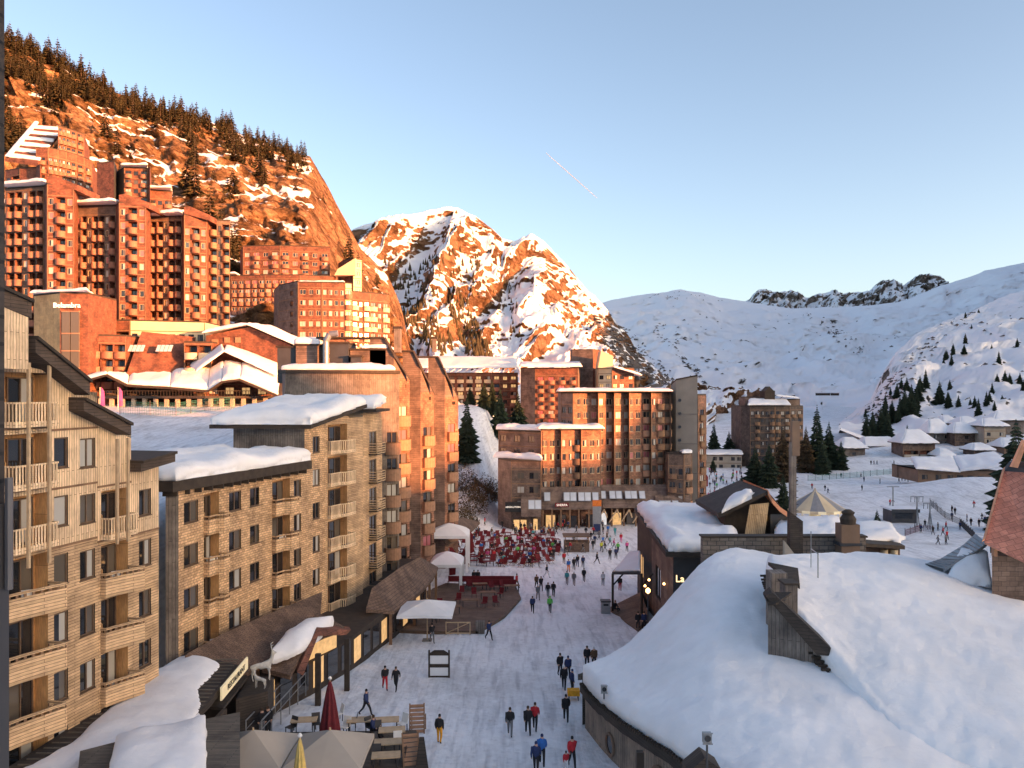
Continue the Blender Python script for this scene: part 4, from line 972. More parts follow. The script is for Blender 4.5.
# barn-like hall
sm = MB(); x0, x1, x2 = X(206, 150), X(249, 150), X(300, 150)
sm.ext([(x0, 150, 19), (x2, 150, 19), (x2, 150, 29.0), (x1, 150, 33.2), (x0, 150, 31.6)], (0, 12, 0)); sm.build('hall', 'shingle_red', h.root)
for px, py, w_ in ((215, 342, 1.2), (227, 340, 1), (238, 340, 1), (262, 361, 1.1)):
    p = W(px, py, 149.9); sm = MB(); sm.box(p.x-w_/2, p.x+w_/2, 149.8, 149.97, p.z-.5, p.z+.5, 0); sm.build('window', 'orange_wood', h.root)
h.finish()
snow_slab((X(34, 141), 140, 38.3), (X(92, 138), 136.5, 38.3), (X(92, 146), 148, 38.3), (X(34, 146), 150, 38.3), .6, 20, 10, 71, .3, parent=h.root)
snow_slab((x0, 148.5, 31.9), (x1, 148.5, 33.5), (x1, 162, 34), (x0, 162, 32.4), .7, 16, 8, 72, .3, parent=h.root)
snow_slab((x1, 148.5, 33.5), (x2+1, 148.5, 29.0), (x2+1, 162, 29.5), (x1, 162, 34), .7, 16, 8, 73, .3, parent=h.root)
text_obj('lettering', 'Belambra', 1.25, Vector((X(68, 138), 137.6, 35.9))-h.org, 0, 'letters_white', h.root, .08)
# restaurant below with wavy snow roofs
h2 = Bld('restaurant', 'terrace restaurant with wavy snow roofs and dark deck on pale pillars', 'restaurant', (-60, 140, 18))
m = h2.mb('wall')
h2.block(bx_path((96, 144), (205, 142), (270, 146)), 8, 17.5, 22.8, ['_ l _ l _ l _ l _ l|r=full fl=2.9 g=2.2 bm=planks_dark s=l', 'w w w w|s=lal g=2.2'], ['dark_wood', 'shingle_red'])
dk = MB(); a, b, c = P2(92, 139), P2(205, 137.5), P2(278, 142); dk.prism([a, b, c, (c[0], 148), (a[0], 148)], 19.9, 20.3); dk.build('terrace_deck', 'planks_dark', h2.root)
for px in [100+11*k for k in range(16)]:
    d = lerp(139.3, 138.3, min(1, (px-100)/110)) if px < 210 else lerp(138.3, 142, (px-210)/65); sm = MB(); x = X(px, d); sm.box(x-.3, x+.3, d, d+.6, 15.5, 19.9); sm.build('pillar', 'plaster', h2.root)
wl_ = MB(); wl_.prism([P2(100, 144), P2(205, 142), P2(275, 145), P2(275, 147), P2(100, 147)], 15, 19.9); wl_.build('lower_wall', 'dark_slate', h2.root)
rl = MB()
for q in range(60):
    t = q/60; px = lerp(94, 276, t); d = lerp(139.1, 137.6, min(1, (px-92)/113)) if px < 205 else lerp(137.6, 142, (px-205)/73); x = X(px, d); rl.box(x-.04, x+.04, d-.04, d, 20.3, 21.2)
for (u, v) in (((92, 139.1), (205, 137.6)), ((205, 137.6), (277, 142))):
    rl.bar((X(*u), u[1], 21.2), (X(*v), v[1], 21.2), .06)
rl.build('deck_railing', 'dark_wood', h2.root)
h2.finish()
pts = [(78, 22.6, 22.8), (107, 24.0, 24.2), (128, 22.2, 24.6), (170, 21.8, 24.6), (208, 21.2, 24.9), (222, 22.8, 26.2), (240, 23.2, 26.0), (278, 20.4, 23.4)]
for k, ((pa, za, zb), (pb, zc, zd)) in enumerate(zip(pts, pts[1:])):
    snow_slab((X(pa, 138), 138, za), (X(pb, 138), 138, zc), (X(pb, 146), 147, zd), (X(pa, 146), 147, zb), .8, 14, 10, 80+k, .1, parent=h2.root, rnd=.05)
    sm = MB(); sm.ext([(X(pa, 138), 137.6, za-.3), (X(pb, 138), 137.6, zc-.3), (X(pb, 138), 137.6, zc+.05), (X(pa, 138), 137.6, za+.05)], (0, 9, 1.5)); sm.build('roof', 'dark_wood', h2.root)
snow_slab(W(196, 372, 141), W(224, 352, 143), W(222, 345, 150), W(190, 366, 147), .5, 12, 8, 90, .2, parent=h2.root)
snow_slab(W(224, 352, 144), W(278, 377, 144), W(278, 365, 150), W(226, 346, 150), .6, 16, 8, 91, .2, parent=h2.root)
# green safety net on the slope below the terrace
def net_fence(label, pts, hgt, name='safety_net', mat='net_green', step=3.0, group=None):
    t = thing(name, label, 'fence', tuple(pts[0]), group)
    nm = MB()
    for a, b in zip(pts, pts[1:]):
        L_ = (b-a).length; k = max(1, int(L_/.3))
        for i in range(k):
            p = a.lerp(b, i/k); nm.bar(p, p+Vector((0, 0, hgt)), .02, 0, n=3)
        for z in (.1, .35, .6, .85, 1): nm.bar(a+Vector((0, 0, hgt*z)), b+Vector((0, 0, hgt*z)), .025, 0, n=3)
    nm.build('net', mat, t)
    for a, b in zip(pts, pts[1:]):
        k = max(1, int((b-a).length/step))
        for i in range(k): p = a.lerp(b, i/k); q = MB(); q.bar(p-Vector((0, 0, .2)), p+Vector((0, 0, hgt+.3)), .05); q.build('post', 'metal_dark', t)
    return t
def GV(px, py): return G(px, py)
net_fence('sagging green safety net across the snow below the terrace restaurant', [Vector((X(px, d), d, gz(X(px, d), d))) for px, d in ((120, 128), (150, 127), (176, 126), (205, 132), (235, 136))], 2.0)
# R: dark block right of centre
r_ = Bld('apartment_building', 'isolated dark brown eight storey block with snowy stepped roof among firs on the right', 'building', (85, 290, -6))
r_.block(bx_path((741, 289), (750, 286), (775, 285), (790, 286), (803, 291)), 13, -7, 15.8, [None, 'w b w w b|s=ambce bm=mid_wood', 'b w b|s=ambce bm=mid_wood', 'b b|s=amc r=full bm=mid_wood'], ['shingle_dark', 'shingle_dark', 'shingle_dark', 'shingle_dark'], mat_side='shingle_dark')
r_.block(bx_path((745, 292), (768, 291)), 8, 15.8, 19.0, [None], ['boards_grey_h']); r_.block(bx_path((765, 289), (775, 289)), 6, 16, 21.2, [None], ['dark_wood']); r_.block(bx_path((784, 290), (800, 292)), 8, 15.8, 18.2, [None], ['boards_grey_h'])
r_.finish()
snow_slab((X(747, 285), 284, 16.3), (X(790, 285), 284, 16.3), (X(787, 290), 291, 18.2), (X(750, 290), 291, 18.2), .7, 20, 10, 95, .2, parent=r_.root)
snow_slab((X(775, 289), 288, 19.6), (X(797, 290), 288, 18.6), (X(797, 298), 297, 18.6), (X(775, 298), 297, 20), .5, 14, 8, 96, .2, parent=r_.root)
sm = MB(); x = X(770, 288); sm.ext([(x-1.8, 288.5, 21.2), (x+1.8, 288.5, 21.2), (x, 288.5, 23.0)], (0, 5, 0)); sm.build('turret_roof', 'dark_wood', r_.root)
lw = simple('service_building', 'low grey flat building with snow on its roof beside the isolated dark block', [(((706, 286), (742, 284)), 8, -7, -1.5, ['_ w w _ w w|s=cm'], 'plaster', {})], (78, 286, -6))
snow_slab((X(704, 284), 282.5, -1.2), (X(742, 284), 282.5, -1.2), (X(742, 292), 292, -.6), (X(704, 292), 292, -.6), .8, 20, 8, 97, .3, parent=lw.root)
# chalets on the right
def chalet(label, pxa, pxb, pyb, pye, pyt, d, mat='shingle_brown', depth=9, wins='w w', hip=.5, seed=0, side=True):
    zb, ze, zt_ = Z(pyb, d)-1, Z(pye, d), Z(pyt, d)
    b = Bld('chalet', label, 'chalet', (X((pxa+pxb)/2, d), d, zb), group='snow covered chalets on the right')
    b.block([P2(pxa, d), P2(pxb, d+1)], depth, zb, ze, [wins], [mat], mat_side=mat); b.finish()
    xa, xb = X(pxa, d)-1, X(pxb, d)+1; rh = zt_-ze-.5
    mb = MB(); xm0, xm1 = lerp(xa, xb, .5-.5*hip*.6), lerp(xa, xb, .5+.5*hip*.6)
    y0, y1, ym = d-1.2, d+depth+1, d+depth*.55
    T1, T2 = (xm0, ym, ze+.35+rh), (xm1, ym, ze+.35+rh)
    c = [(xa, y0, ze+.3), (xb, y0, ze+.3), (xb, y1, ze+.3), (xa, y1, ze+.3)]
    mb.prism([(p[0], p[1]) for p in c], ze+.05, ze+.35); mb.build('eave', 'dark_wood', b.root)
    snow_slab(c[0], c[1], T2, T1, .7, 16, 8, 100+seed, .2, parent=b.root); snow_slab(c[1], c[2], T2, T2, .7, 8, 8, 101+seed, .05, parent=b.root); snow_slab(c[3], c[0], T1, T1, .7, 8, 8, 102+seed, .05, parent=b.root)
    return b
chalet('dark chalet half hidden behind the firs, leftmost of the right hand chalets', 843, 865, 470, 449, 438, 300, 'boards_grey_v', wins='w|s=c', seed=1)
chalet('plain tan chalet with a low snow roof and no balcony beside the slope', 866, 898, 458, 447, 438, 315, 'plaster_brown', wins='_ w _|s=c', seed=4, hip=1.2)
chalet('dark round roofed chalet with a pale balcony and steep hat of snow', 903, 935, 462, 444, 430, 292, 'shingle_brown', wins='l l|s=c r=full bm=plaster', seed=7)
chalet('tall grey chalet with broad snow roof in the middle of the cluster', 930, 952, 452, 434, 419, 310, 'boards_grey_v', wins='w w|s=cb', seed=10)
chalet('brown chalet with a small stepped porch roof left of the lamp lit one', 955, 978, 453, 434, 423, 305, 'shingle_brown', wins='w|s=c', seed=13)
chalet('upper back chalet whose snow roof shows above the others', 962, 980, 440, 425, 417, 330, 'shingle_brown', wins='w|s=c', seed=16)
chalet('pale chalet with a warm wall lamp under its eave', 984, 1006, 450, 427, 419, 300, 'plaster', wins='w - w|s=cb', seed=19)
chalet('highest chalet at the right edge with a big snow roof', 995, 1024, 432, 421, 411, 335, 'boards_grey_v', wins='w w|s=c', seed=22)
chalet('small dark cabin low between the round roofed chalet and the lift slope', 940, 953, 466, 457, 449, 285, 'shingle_dark', wins='w|s=c', seed=25, depth=6)
chalet('narrow grey chalet squeezed behind the tall grey one', 944, 958, 436, 424, 416, 340, 'boards_grey_v', wins='w|s=c', seed=28)
chalet('pale chalet low at the right edge below the lamp lit one', 1004, 1024, 462, 448, 439, 290, 'plaster_brown', wins='w w|s=c', seed=31)
chalet('dark chalet between the stepped porch one and the right edge', 974, 992, 462, 451, 444, 286, 'shingle_dark', wins='w|s=c', seed=34, depth=7)
lb = simple('mountain_hostel', 'long low tan building with snow roof above the ski lift on the right', [(((912, 226), (918, 222), (955, 221), (1000, 216)), 12, -4.1, -.6, [None, 'w w n|s=cm', 'w w w W|s=cm'], 'plaster_brown', {})], (115, 220, -6))
zz = Z(462, 222); snow_slab((X(909, 224), 220, -.2), (X(955, 221), 218.5, -1.0), (X(955, 235), 236, 1.4), (X(912, 235), 236, 1.2), .9, 20, 12, 125, .4, parent=lb.root)
snow_slab((X(955, 221), 218.5, -.8), (X(1004, 216), 213, 1.1), (X(1000, 232), 234, 3.0), (X(955, 235), 236, 1.4), .9, 20, 12, 126, .4, parent=lb.root)

# ================================================================== vegetation
def conifer(seed, h=12.0, rb=2.6, lev=26, mat='needles', br=9, sparse=0.0):
    rnd = random.Random(seed); tr = MB(); tr.bar((0, 0, -1.0), (0, 0, h*.95), h*.018, 0, h*.003, 7)
    cr = MB()
    for i in range(lev):
        t = i/(lev-1); z = h*(.07+.92*t); r = rb*(1-t)**.85*(1+.25*rnd.uniform(-1, 1))+.08
        n = max(4, int(br*(1-.5*t)))
        for k in range(n):
            if rnd.random() < sparse: continue
            a = 2*math.pi*(k+rnd.random()*.8)/n+i*1.3; l = r*rnd.uniform(.65, 1.15); wd = l*.20+.05; dr = .28*l+.1
            ca, sa = math.cos(a), math.sin(a)
            def q(f, s_, dz): return (ca*l*f-sa*wd*s_, sa*l*f+ca*wd*s_, z+dz)
            cr.face([q(0, 0, .1), q(.45, 1, -dr*.35), q(1.0, .05, -dr), q(.45, -1, -dr*.35)])
            cr.face([q(.2, 0, .15), q(.6, .5, -dr*.9-.12*l), q(.95, 0, -dr*.75), q(.55, 0, .02)])
            cr.face([q(.2, 0, .15), q(.6, -.5, -dr*.9-.12*l), q(.95, 0, -dr*.75), q(.55, 0, .02)])
            cr.face([q(.4, .9, -dr*.3), q(.75, 1.5, -dr*.8), q(.8, .5, -dr*.6)]); cr.face([q(.4, -.9, -dr*.3), q(.75, -1.5, -dr*.8), q(.8, -.5, -dr*.6)])
    jt = MB(); jt.v = tr.v+cr.v; o_ = len(tr.v); jt.f = tr.f+[tuple(o_+i for i in f) for f in cr.f]; jt.m = [1]*len(tr.f)+[0]*len(cr.f)
    return tr.mesh('fir_trunk', 'bark'), cr.mesh('fir_crown', mat), jt.mesh('fir_tree', [mat, 'bark'])
FIR = {m: [conifer(10+k, 12, 2.5+.4*(k % 3), mat=m, lev=lv, br=b_) for k in range(3)] for m, lv, b_ in (('needles', 30, 11), ('needles_brown', 30, 11), ('needles_hill', 13, 7))}
TN = 0
def tree(label, cat, loc, h, mat='needles', group=None, parts=True, wide=1.0, k=None):
    tr, cr, jt = FIR[mat][random.randrange(3) if k is None else k]; s = h/12.0; rz = random.uniform(0, 6.28)
    if parts:
        t = thing('fir_tree', label, cat, tuple(loc), group); 
        inst('trunk', tr, t, (0, 0, 0), rz, (s, s, s)); inst('crown', cr, t, (0, 0, 0), rz, (s*wide, s*wide, s)); return t
    o = inst('fir_tree', jt, None, tuple(loc), rz, (s*wide, s*wide, s)); return tag(o, label, cat, group)
random.seed(21)
# firs scattered over the cliff hill
def inreg(px, py, regs):
    for (x0, y0, x1, y1, w_, dn) in regs:      # capsule from (x0,y0) to (x1,y1) of half width w_
        dx, dy = x1-x0, y1-y0; t = max(0, min(1, ((px-x0)*dx+(py-y0)*dy)/(dx*dx+dy*dy+1e-6)))
        if (px-x0-dx*t)**2+(py-y0-dy*t)**2 < w_*w_ and random.random() < dn: return True
    return False
def proj(p): return (CX+F*p.x/p.y, HZ-F*(p.z-EYE)/p.y)
regs = [(5, 62, 60, 85, 22, 1), (8, 115, 12, 145, 14, 1), (60, 85, 140, 105, 16, 1), (40, 100, 58, 112, 10, 1), (110, 100, 150, 118, 12, .9), (150, 95, 168, 122, 9, .9), (175, 110, 195, 160, 8, 1), (195, 118, 240, 150, 12, 1),
        (240, 145, 268, 185, 10, 1), (262, 150, 300, 168, 7, .8), (212, 175, 228, 200, 8, .8), (285, 180, 292, 192, 5, .7), (108, 135, 118, 158, 8, .5), (215, 232, 235, 262, 9, 1), (180, 190, 220, 225, 12, .28), (300, 175, 330, 205, 5, .35), (342, 262, 375, 285, 6, .15)]
cnt = 0; tries = 0; placed = []
while cnt < 192 and tries < 30000:
    tries += 1; u, v = random.random(), random.uniform(.3, .995); p = S_L(u, v); px, py = proj(p)
    if not (-20 < px < 420) or not inreg(px, py, regs): continue
    if any((p-q).length < 4.6 for q in placed): continue
    placed.append(p.copy()); cnt += 1
    if px < 50 and py > 105: g, l = 'firs at the left edge of the cliff', 'dark fir standing above the striped roof at the left edge of the cliff'
    elif py < 60+.34*px+14: g, l = 'firs along the hill crest', 'brown green fir in the dense row along the crest of the cliff hill'
    elif px > 205 and py > 225: g, l = 'firs behind the orange block', 'dark fir on the snowfield between the red blocks and the wide orange block'
    else: g, l = 'firs on the cliff face', 'small fir growing among rock and snow on the sunlit cliff face'
    tree(l, 'tree', p-Vector((0, 0, .8)), random.choice((6, 8, 10, 12, 15))*random.uniform(.85, 1.15), 'needles_hill', g, parts=False, wide=random.uniform(1.15, 1.55))
# far wood on the sunlit peak: uncountable specks, one object
mb = MB(); random.seed(5); c0 = FIR['needles_hill'][0][1]; n = 0; tries = 0
pr = [(392, 262, 430, 300, 8, .25), (400, 300, 440, 345, 14, .5), (455, 300, 478, 355, 11, .95), (470, 340, 486, 358, 7, .9), (430, 270, 470, 262, 12, .18), (380, 300, 400, 340, 10, .5), (465, 225, 475, 300, 12, .12), (500, 290, 520, 330, 10, .12)]
cone = [(0, 0, 1.0)]+[(.2*math.cos(a*1.05), .2*math.sin(a*1.05), 0) for a in range(6)]
while n < 600 and tries < 60000:
    tries += 1; u, v = random.uniform(0, .75), random.uniform(.05, .9); p = S_P(u, v); px, py = proj(p)
    if not inreg(px, py, pr): continue
    hh = random.uniform(6, 12); b = len(mb.v); mb.v += [(p.x+x*hh, p.y+y*hh, p.z-1+z*hh) for x, y, z in cone]; n += 1
    for k in range(6): mb.f.append((b, b+1+k, b+1+(k+1) % 6)); mb.m.append(0)
cm_ = FIR['needles_hill'][1][2]; cv = [v.co.copy() for v in cm_.vertices]; cf = [tuple(f.vertices) for f in cm_.polygons]; tries = 0; n = 0
creg = [(5, 62, 60, 85, 22, 1), (60, 85, 140, 105, 14, 1), (140, 105, 195, 130, 12, .8), (195, 122, 300, 166, 10, .8), (8, 115, 12, 150, 14, 1), (222, 240, 235, 262, 9, 1)]
while n < 420 and tries < 60000:
    tries += 1; u, v = random.random(), random.uniform(.4, 1.0); p = S_L(u, v); px, py = proj(p)
    if not (-20 < px < 320) or not inreg(px, py, creg): continue
    s_ = random.uniform(.45, 1.1); b = len(mb.v); n += 1; rz = random.uniform(0, 6); ca, sa = math.cos(rz), math.sin(rz)
    mb.v += [(p.x+(q.x*ca-q.y*sa)*s_*1.4, p.y+(q.x*sa+q.y*ca)*s_*1.4, p.z-.8+q.z*s_) for q in cv]; mb.f += [tuple(b+i for i in f) for f in cf]; mb.m += [0]*len(cf)
tag(mb.build('distant_forest', 'needles_hill'), 'dark distant fir forest thickening the hill crest and patching the sunlit peak', 'forest', kind='stuff')
# right slope firs
random.seed(33)
sr = [(905, 400, 925, 395, 14, .9), (880, 440, 905, 415, 12, .8), (925, 390, 965, 345, 6, .75), (940, 400, 950, 395, 6, .6), (870, 420, 890, 395, 6, .6), (960, 345, 985, 300, 4, .3), (1000, 380, 1010, 350, 8, .4), (985, 395, 1020, 390, 10, .25), (930, 330, 1020, 320, 30, .05), (940, 400, 1020, 410, 14, .08), (935, 340, 945, 335, 4, .6), (955, 405, 990, 410, 8, .3), (868, 440, 900, 440, 8, .7)]
placed = []; tries = 0
while len(placed) < 84 and tries < 40000:
    tries += 1; u, v = random.uniform(0, .6), random.uniform(.0, .97); p = S_S(u, v); px, py = proj(p)
    if not (860 < px < 1050) or not inreg(px, py, sr): continue
    if any((p-q).length < 3.5 for q in placed): continue
    placed.append(p.copy()); big = inreg(px, py, [(880, 440, 925, 395, 18, 1)])
    if big: g, l = 'firs behind the right chalets', 'tall dark fir in the thick stand just behind the snow covered chalets'
    else: g, l = 'firs on the right slope', 'small dark fir scattered over the shaded snow slope at right'
    tree(l, 'tree', p-Vector((0, 0, .5)), random.uniform(9, 15) if big else random.uniform(4, 10), 'needles', g, parts=False, wide=1.1)
# rocks and scrub poking out of the bowl snow
def rocks(S, regs, n, sz, name, label, seed):
    random.seed(seed); mb = MB(); k = 0; tries = 0
    while k < n and tries < 60000:
        tries += 1; p = S(random.random(), random.uniform(.02, .98)); px, py = proj(p)
        if not inreg(px, py, regs): continue
        s = random.uniform(.4, 1)*sz; b = len(mb.v); k += 1; th = random.uniform(0, 3)
        for q in range(6):
            a = q*math.pi/3; rr_ = s*random.uniform(.5, 1.3)*(1.9 if q % 3 == 0 else 1); mb.v.append((p.x+rr_*math.cos(a+th), p.y+rr_*math.sin(a+th), p.z-s*.3))
        mb.v.append((p.x, p.y, p.z+s*random.uniform(.3, .8)))
        for q in range(6): mb.f.append((b+6, b+q, b+(q+1) % 6)); mb.m.append(0)
    mats = 'far_stone'; tag(mb.build(name, mats), label, 'rocks', kind='stuff')
plain('far_stone', (.10, .085, .08), .95, .3, .05)
rocks(S_B, [(832, 330, 858, 348, 7, .8), (680, 325, 720, 345, 20, .05), (640, 300, 780, 380, 60, .012), (800, 340, 900, 360, 40, .012), (885, 345, 895, 335, 6, .3), (655, 330, 705, 380, 3, .9), (640, 345, 690, 395, 3, .9), (672, 330, 722, 372, 2, .9), (690, 375, 716, 400, 2, .8), (625, 330, 668, 378, 4, .7), (720, 296, 640, 296, 5, .2), (840, 300, 800, 330, 14, .04)], 620, 5.0, 'outcrops', 'dark scattered rock outcrops on the shaded snow bowl', 3)
rocks(S_S, [(870, 420, 930, 345, 9, .6), (960, 320, 970, 310, 10, .4), (940, 345, 1020, 330, 30, .06), (900, 380, 1020, 400, 30, .03)], 420, 1.8, 'scrub', 'dark leafless scrub and stones along the shaded right slope', 4)
rocks(S_P, [(596, 320, 650, 385, 8, .9), (630, 350, 672, 388, 6, .6), (610, 330, 640, 390, 16, .2)], 500, 6.5, 'scree', 'dark shaded scree below the right flank of the sunlit peak', 6)
# distant huts and pylons in the bowl
for px, py, w_ in ((779, 396, 14), (791, 396, 12), (824, 394, 18), (836, 394, 9)):
    d = 1050; p = W(px, py, d); t = thing('mountain_hut', 'tiny dark mountain hut far away on the snow of the bowl', 'hut', tuple(p), 'mountain huts far up the bowl')
    m = MB(); m.box(p.x-w_/2*.9, p.x+w_/2*.9, d, d+8, p.z-2, p.z+1.2); m.build('wall', 'dark_wood', t); m = MB(); m.prism([(p.x-w_*.5, d-1), (p.x+w_*.5, d-1), (p.x+w_*.5, d+9), (p.x-w_*.5, d+9)], p.z+1.2, p.z+2.2); m.build('roof', 'snow', t)
# individual firs around the isolated block
near_firs = [(702, 470, 425, 292, 'dark slender fir left of the isolated block'), (714, 470, 422, 296, 'taller slender fir of the pair left of the isolated block'), (729, 470, 430, 297, 'slim fir nearest the left wall of the isolated block'), (713, 478, 457, 270, 'small rounded fir in front of the low flat building'),
    (755, 490, 445, 232, 'broad dark fir in front of the isolated block, left of the brown one'), (769, 486, 442, 226, 'thick dark fir hiding the foot of the isolated block'), (783, 478, 425, 240, None), (817, 472, 404, 270, 'tallest fir of the village, right of the isolated block'), (829, 472, 420, 275, 'second tallest fir beside the tallest one'), (806, 472, 425, 268, 'brownish fir at the foot of the tallest fir'), (841, 472, 440, 272, 'squat fir right of the tallest firs'), (822, 474, 438, 262, 'wide low fir below the tallest fir'),
    (783, 516, 472, 165, 'lone bare branched tree beside the carousel'), (1016, 490, 418, 150, 'wide dark fir cut by the right edge of the photo'), (877, 532, 508, 128, 'small bushy fir between carousel and ski lift hut'), (467, 422, 397, 185, 'small dark fir at the top of the snow slope'), (786, 505, 488, 150, 'little conical fir left of the carousel'),
    (500, 440, 386, 232, 'bushy dark fir below the square brown tower building'), (484, 420, 380, 240, 'fir in front of the lit balcony building'), (492, 415, 378, 246, 'darkest fir in front of the lit balcony building'), (518, 425, 390, 240, 'fir at the foot of the red shuttered block'), (470, 400, 385, 250, 'stubby fir at the left end of the dark tree group')]
for i, (px, pb, pt, d, lab) in enumerate(near_firs):
    zb = gz(X(px, d), d); h_ = max(2.0, Z(pt, d)-zb); mat = 'needles_brown' if lab is None or 'brownish' in lab else 'needles'
    tree(lab or 'brown tinged fir in front of the isolated dark block', 'tree', (X(px, d), d, zb-.2), h_, mat, wide=1.25 if 'broad' in (lab or '') or 'wide' in (lab or '') or 'thick' in (lab or '') else 1.0 if h_ > 14 else 1.3)

# shrub band on the snow slope left of the plaza building
random.seed(9)
def bush(label, px, py, d, w_, h_, mat, group=None):
    p = W(px, py, d); p.z = gz(p.x, d); m = MB()
    for _ in range(1500):
        a = random.uniform(0, 6.28); rr_ = random.random()**.5; x = p.x+w_*rr_*math.cos(a); y = d+w_*.5*rr_*math.sin(a); z = p.z+h_*random.random()*(1-.6*rr_*rr_)
        s = .30; dx, dy, dz = [random.uniform(-s, s) for _ in range(3)]; ex, ey, ez = [random.uniform(-s, s) for _ in range(3)]
        m.face([(x, y, z), (x+dx, y+dy, z+dz+.1), (x+ex, y+ey, z+ez)])
    for _ in range(14):
        a = random.uniform(0, 6.28); m.bar((p.x, d, p.z-.3), (p.x+w_*.7*math.cos(a), d+w_*.3*math.sin(a), p.z+h_*.7), .05, 0, .02, 4)
    return tag(m.build('bush', mat, org=tuple(p)), label, 'bush', group)
for px, py, d, w_, h_, lab in ((464, 478, 150, 2.8, 4.0, 'lowest brown bush beside the slanting gables on the snow slope'), (471, 462, 158, 3.6, 6.0, 'wide brown bush in the middle of the snow slope'), (483, 452, 165, 3.2, 6.0, 'brown bush right of the wide one on the snow slope'), (491, 440, 176, 2.8, 5.5, 'uppermost brown bush on the snow slope'), (463, 446, 170, 3.4, 6, 'brown bush beside the farthest slanting gable')):
    bush(lab, px, py, d, w_, h_, 'needles_brown')

# ================================================================== right foreground: the great snowy roof
def sheet(name, F_, B_, nu, nv, bulge, mat, parent, th=.6, seed=0, nz=.12, org=None):
    """snow surface between a front edge and a back edge (lists of (t, Vector)); thickness hangs below"""
    def cur(tab, t):
        for (a, p), (b, q) in zip(tab, tab[1:]):
            if t <= b: return p.lerp(q, (t-a)/(b-a))
        return tab[-1][1].copy()
    def sm(tab, t): return (cur(tab, max(0, t-.04))+cur(tab, min(1, t+.04))+cur(tab, t)*2)/4 if 0 < t < 1 else cur(tab, t)
    rows = []
    for j in range(nv+1):
        v = j/nv; v = .5-.5*math.cos(math.pi*v); r = []
        for i in range(nu+1):
            u = i/nu; f, b = sm(F_, u), sm(B_, u); p = f.lerp(b, v)
            ed = min(v, 1-v)*(b-f).length
            p.z += bulge(u)*math.sin(math.pi*v)+(nz*fbm(p.x, p.y, seed, .22, 4)+.05*fbm(p.x, p.y, seed+2, .9, 5)-.05*max(0, noise.ridged_multi_fractal(Vector((p.x*.5, p.y*1.1, seed)), 1, 2, 3, 1, 2)-1.45))*ss(0, 1.2, ed)+.10*fbm(p.x, p.y, 9, 1.3, 3)*(1-ss(0, 1.0, ed))
            q = min(1, ed/th); p.z -= th*.6*(1-math.sqrt(max(0, 1-(1-q)**2)))
            r.append(p)
        rows.append(r)
    lowf = [Vector((p.x, p.y+.15, p.z-th*.45)) for p in rows[0]]; lowb = [Vector((p.x, p.y-.15, p.z-th*.45)) for p in rows[-1]]
    allr = [lowf]+rows+[lowb]; m = MB(); m.grid(allr); m.grid([list(reversed(lowf)), list(reversed(lowb))])
    m.face([r[0] for r in reversed(allr)]); m.face([r[-1] for r in allr])
    o = m.build(name, mat, parent, smooth=True); return o, rows
big = thing('snowy_roof_building', 'large low building under a vast smooth blanket of snow filling the lower right corner', 'building', (18, 42, 1))
Fr = [(0, W(583, 669, 48)), (.05, W(592, 681, 46)), (.12, W(611, 697, 42.8)), (.20, W(636, 713, 40)), (.28, W(665, 730, 37.4)), (.36, W(697, 750, 34.6)), (.5, W(790, 815, 29)), (.7, W(960, 900, 25)), (1, W(1240, 980, 23))]
Bk = [(0, W(583, 664, 48.6)), (.05, W(606, 655, 49.6)), (.10, W(632, 641, 51.2)), (.15, W(652, 618, 53.5)), (.20, W(671, 594, 55.5)), (.26, W(696, 565, 57.5)), (.31, W(714, 549, 59)), (.37, W(738, 543, 60)), (.45, W(775, 553, 60)), (.6, W(850, 560, 59)), (.8, W(1000, 590, 57)), (1, W(1240, 640, 54))]
o1, rowsA = sheet('roof_snow', Fr, Bk, 240, 120, lambda u: .15+.45*ss(.15, .45, u), 'snow_roof', big, .8, 3, .22)
# timber fascia with shingle teeth and wall below the front edge
fa = MB(); teeth = MB(); wl_ = MB(); prev = None; edge = [rowsA[0][i] for i in range(0, 122, 3)]
edge = [Vector((p.x-.10, p.y-.10, p.z-.42)) for p in edge]
for a, b in zip(edge, edge[1:]):
    d = Vector((b.x-a.x, b.y-a.y, 0)); l = d.length
    if l < .02: continue
    d /= l; nn = Vector((d.y, -d.x, 0))*-1
    nn = Vector((-d.y, d.x, 0)); nn = nn if nn.x < 0 or nn.y < 0 else -nn
    if nn.dot(Vector((-.7, -.7, 0))) < 0: nn = -nn
    fa.ext([a, b, b-Vector((0, 0, .42)), a-Vector((0, 0, .42))], nn*.10)
    wa, wb = a-nn*.22, b-nn*.22
    wl_.face([(wa.x, wa.y, .2), (wb.x, wb.y, .2), (wb.x, wb.y, wb.z-.2), (wa.x, wa.y, wa.z-.2)])
    fa.face([a-Vector((0, 0, .42)), b-Vector((0, 0, .42)), wb-Vector((0, 0, .30)), wa-Vector((0, 0, .30))])
    for k in range(2):
        c = a.lerp(b, (k+.5)/2); teeth.ext([c+d*-.09+Vector((0, 0, .03)), c+d*.07+Vector((0, 0, .03)), c+d*.05+Vector((0, 0, .16+.08*random.random())), c-d*.06+Vector((0, 0, .13))], nn*.16)
fa.build('fascia', 'planks_dark', big); teeth.build('roof_edging', 'dark_wood', big); wl_.build('wall', 'boards_taupe_v', big)
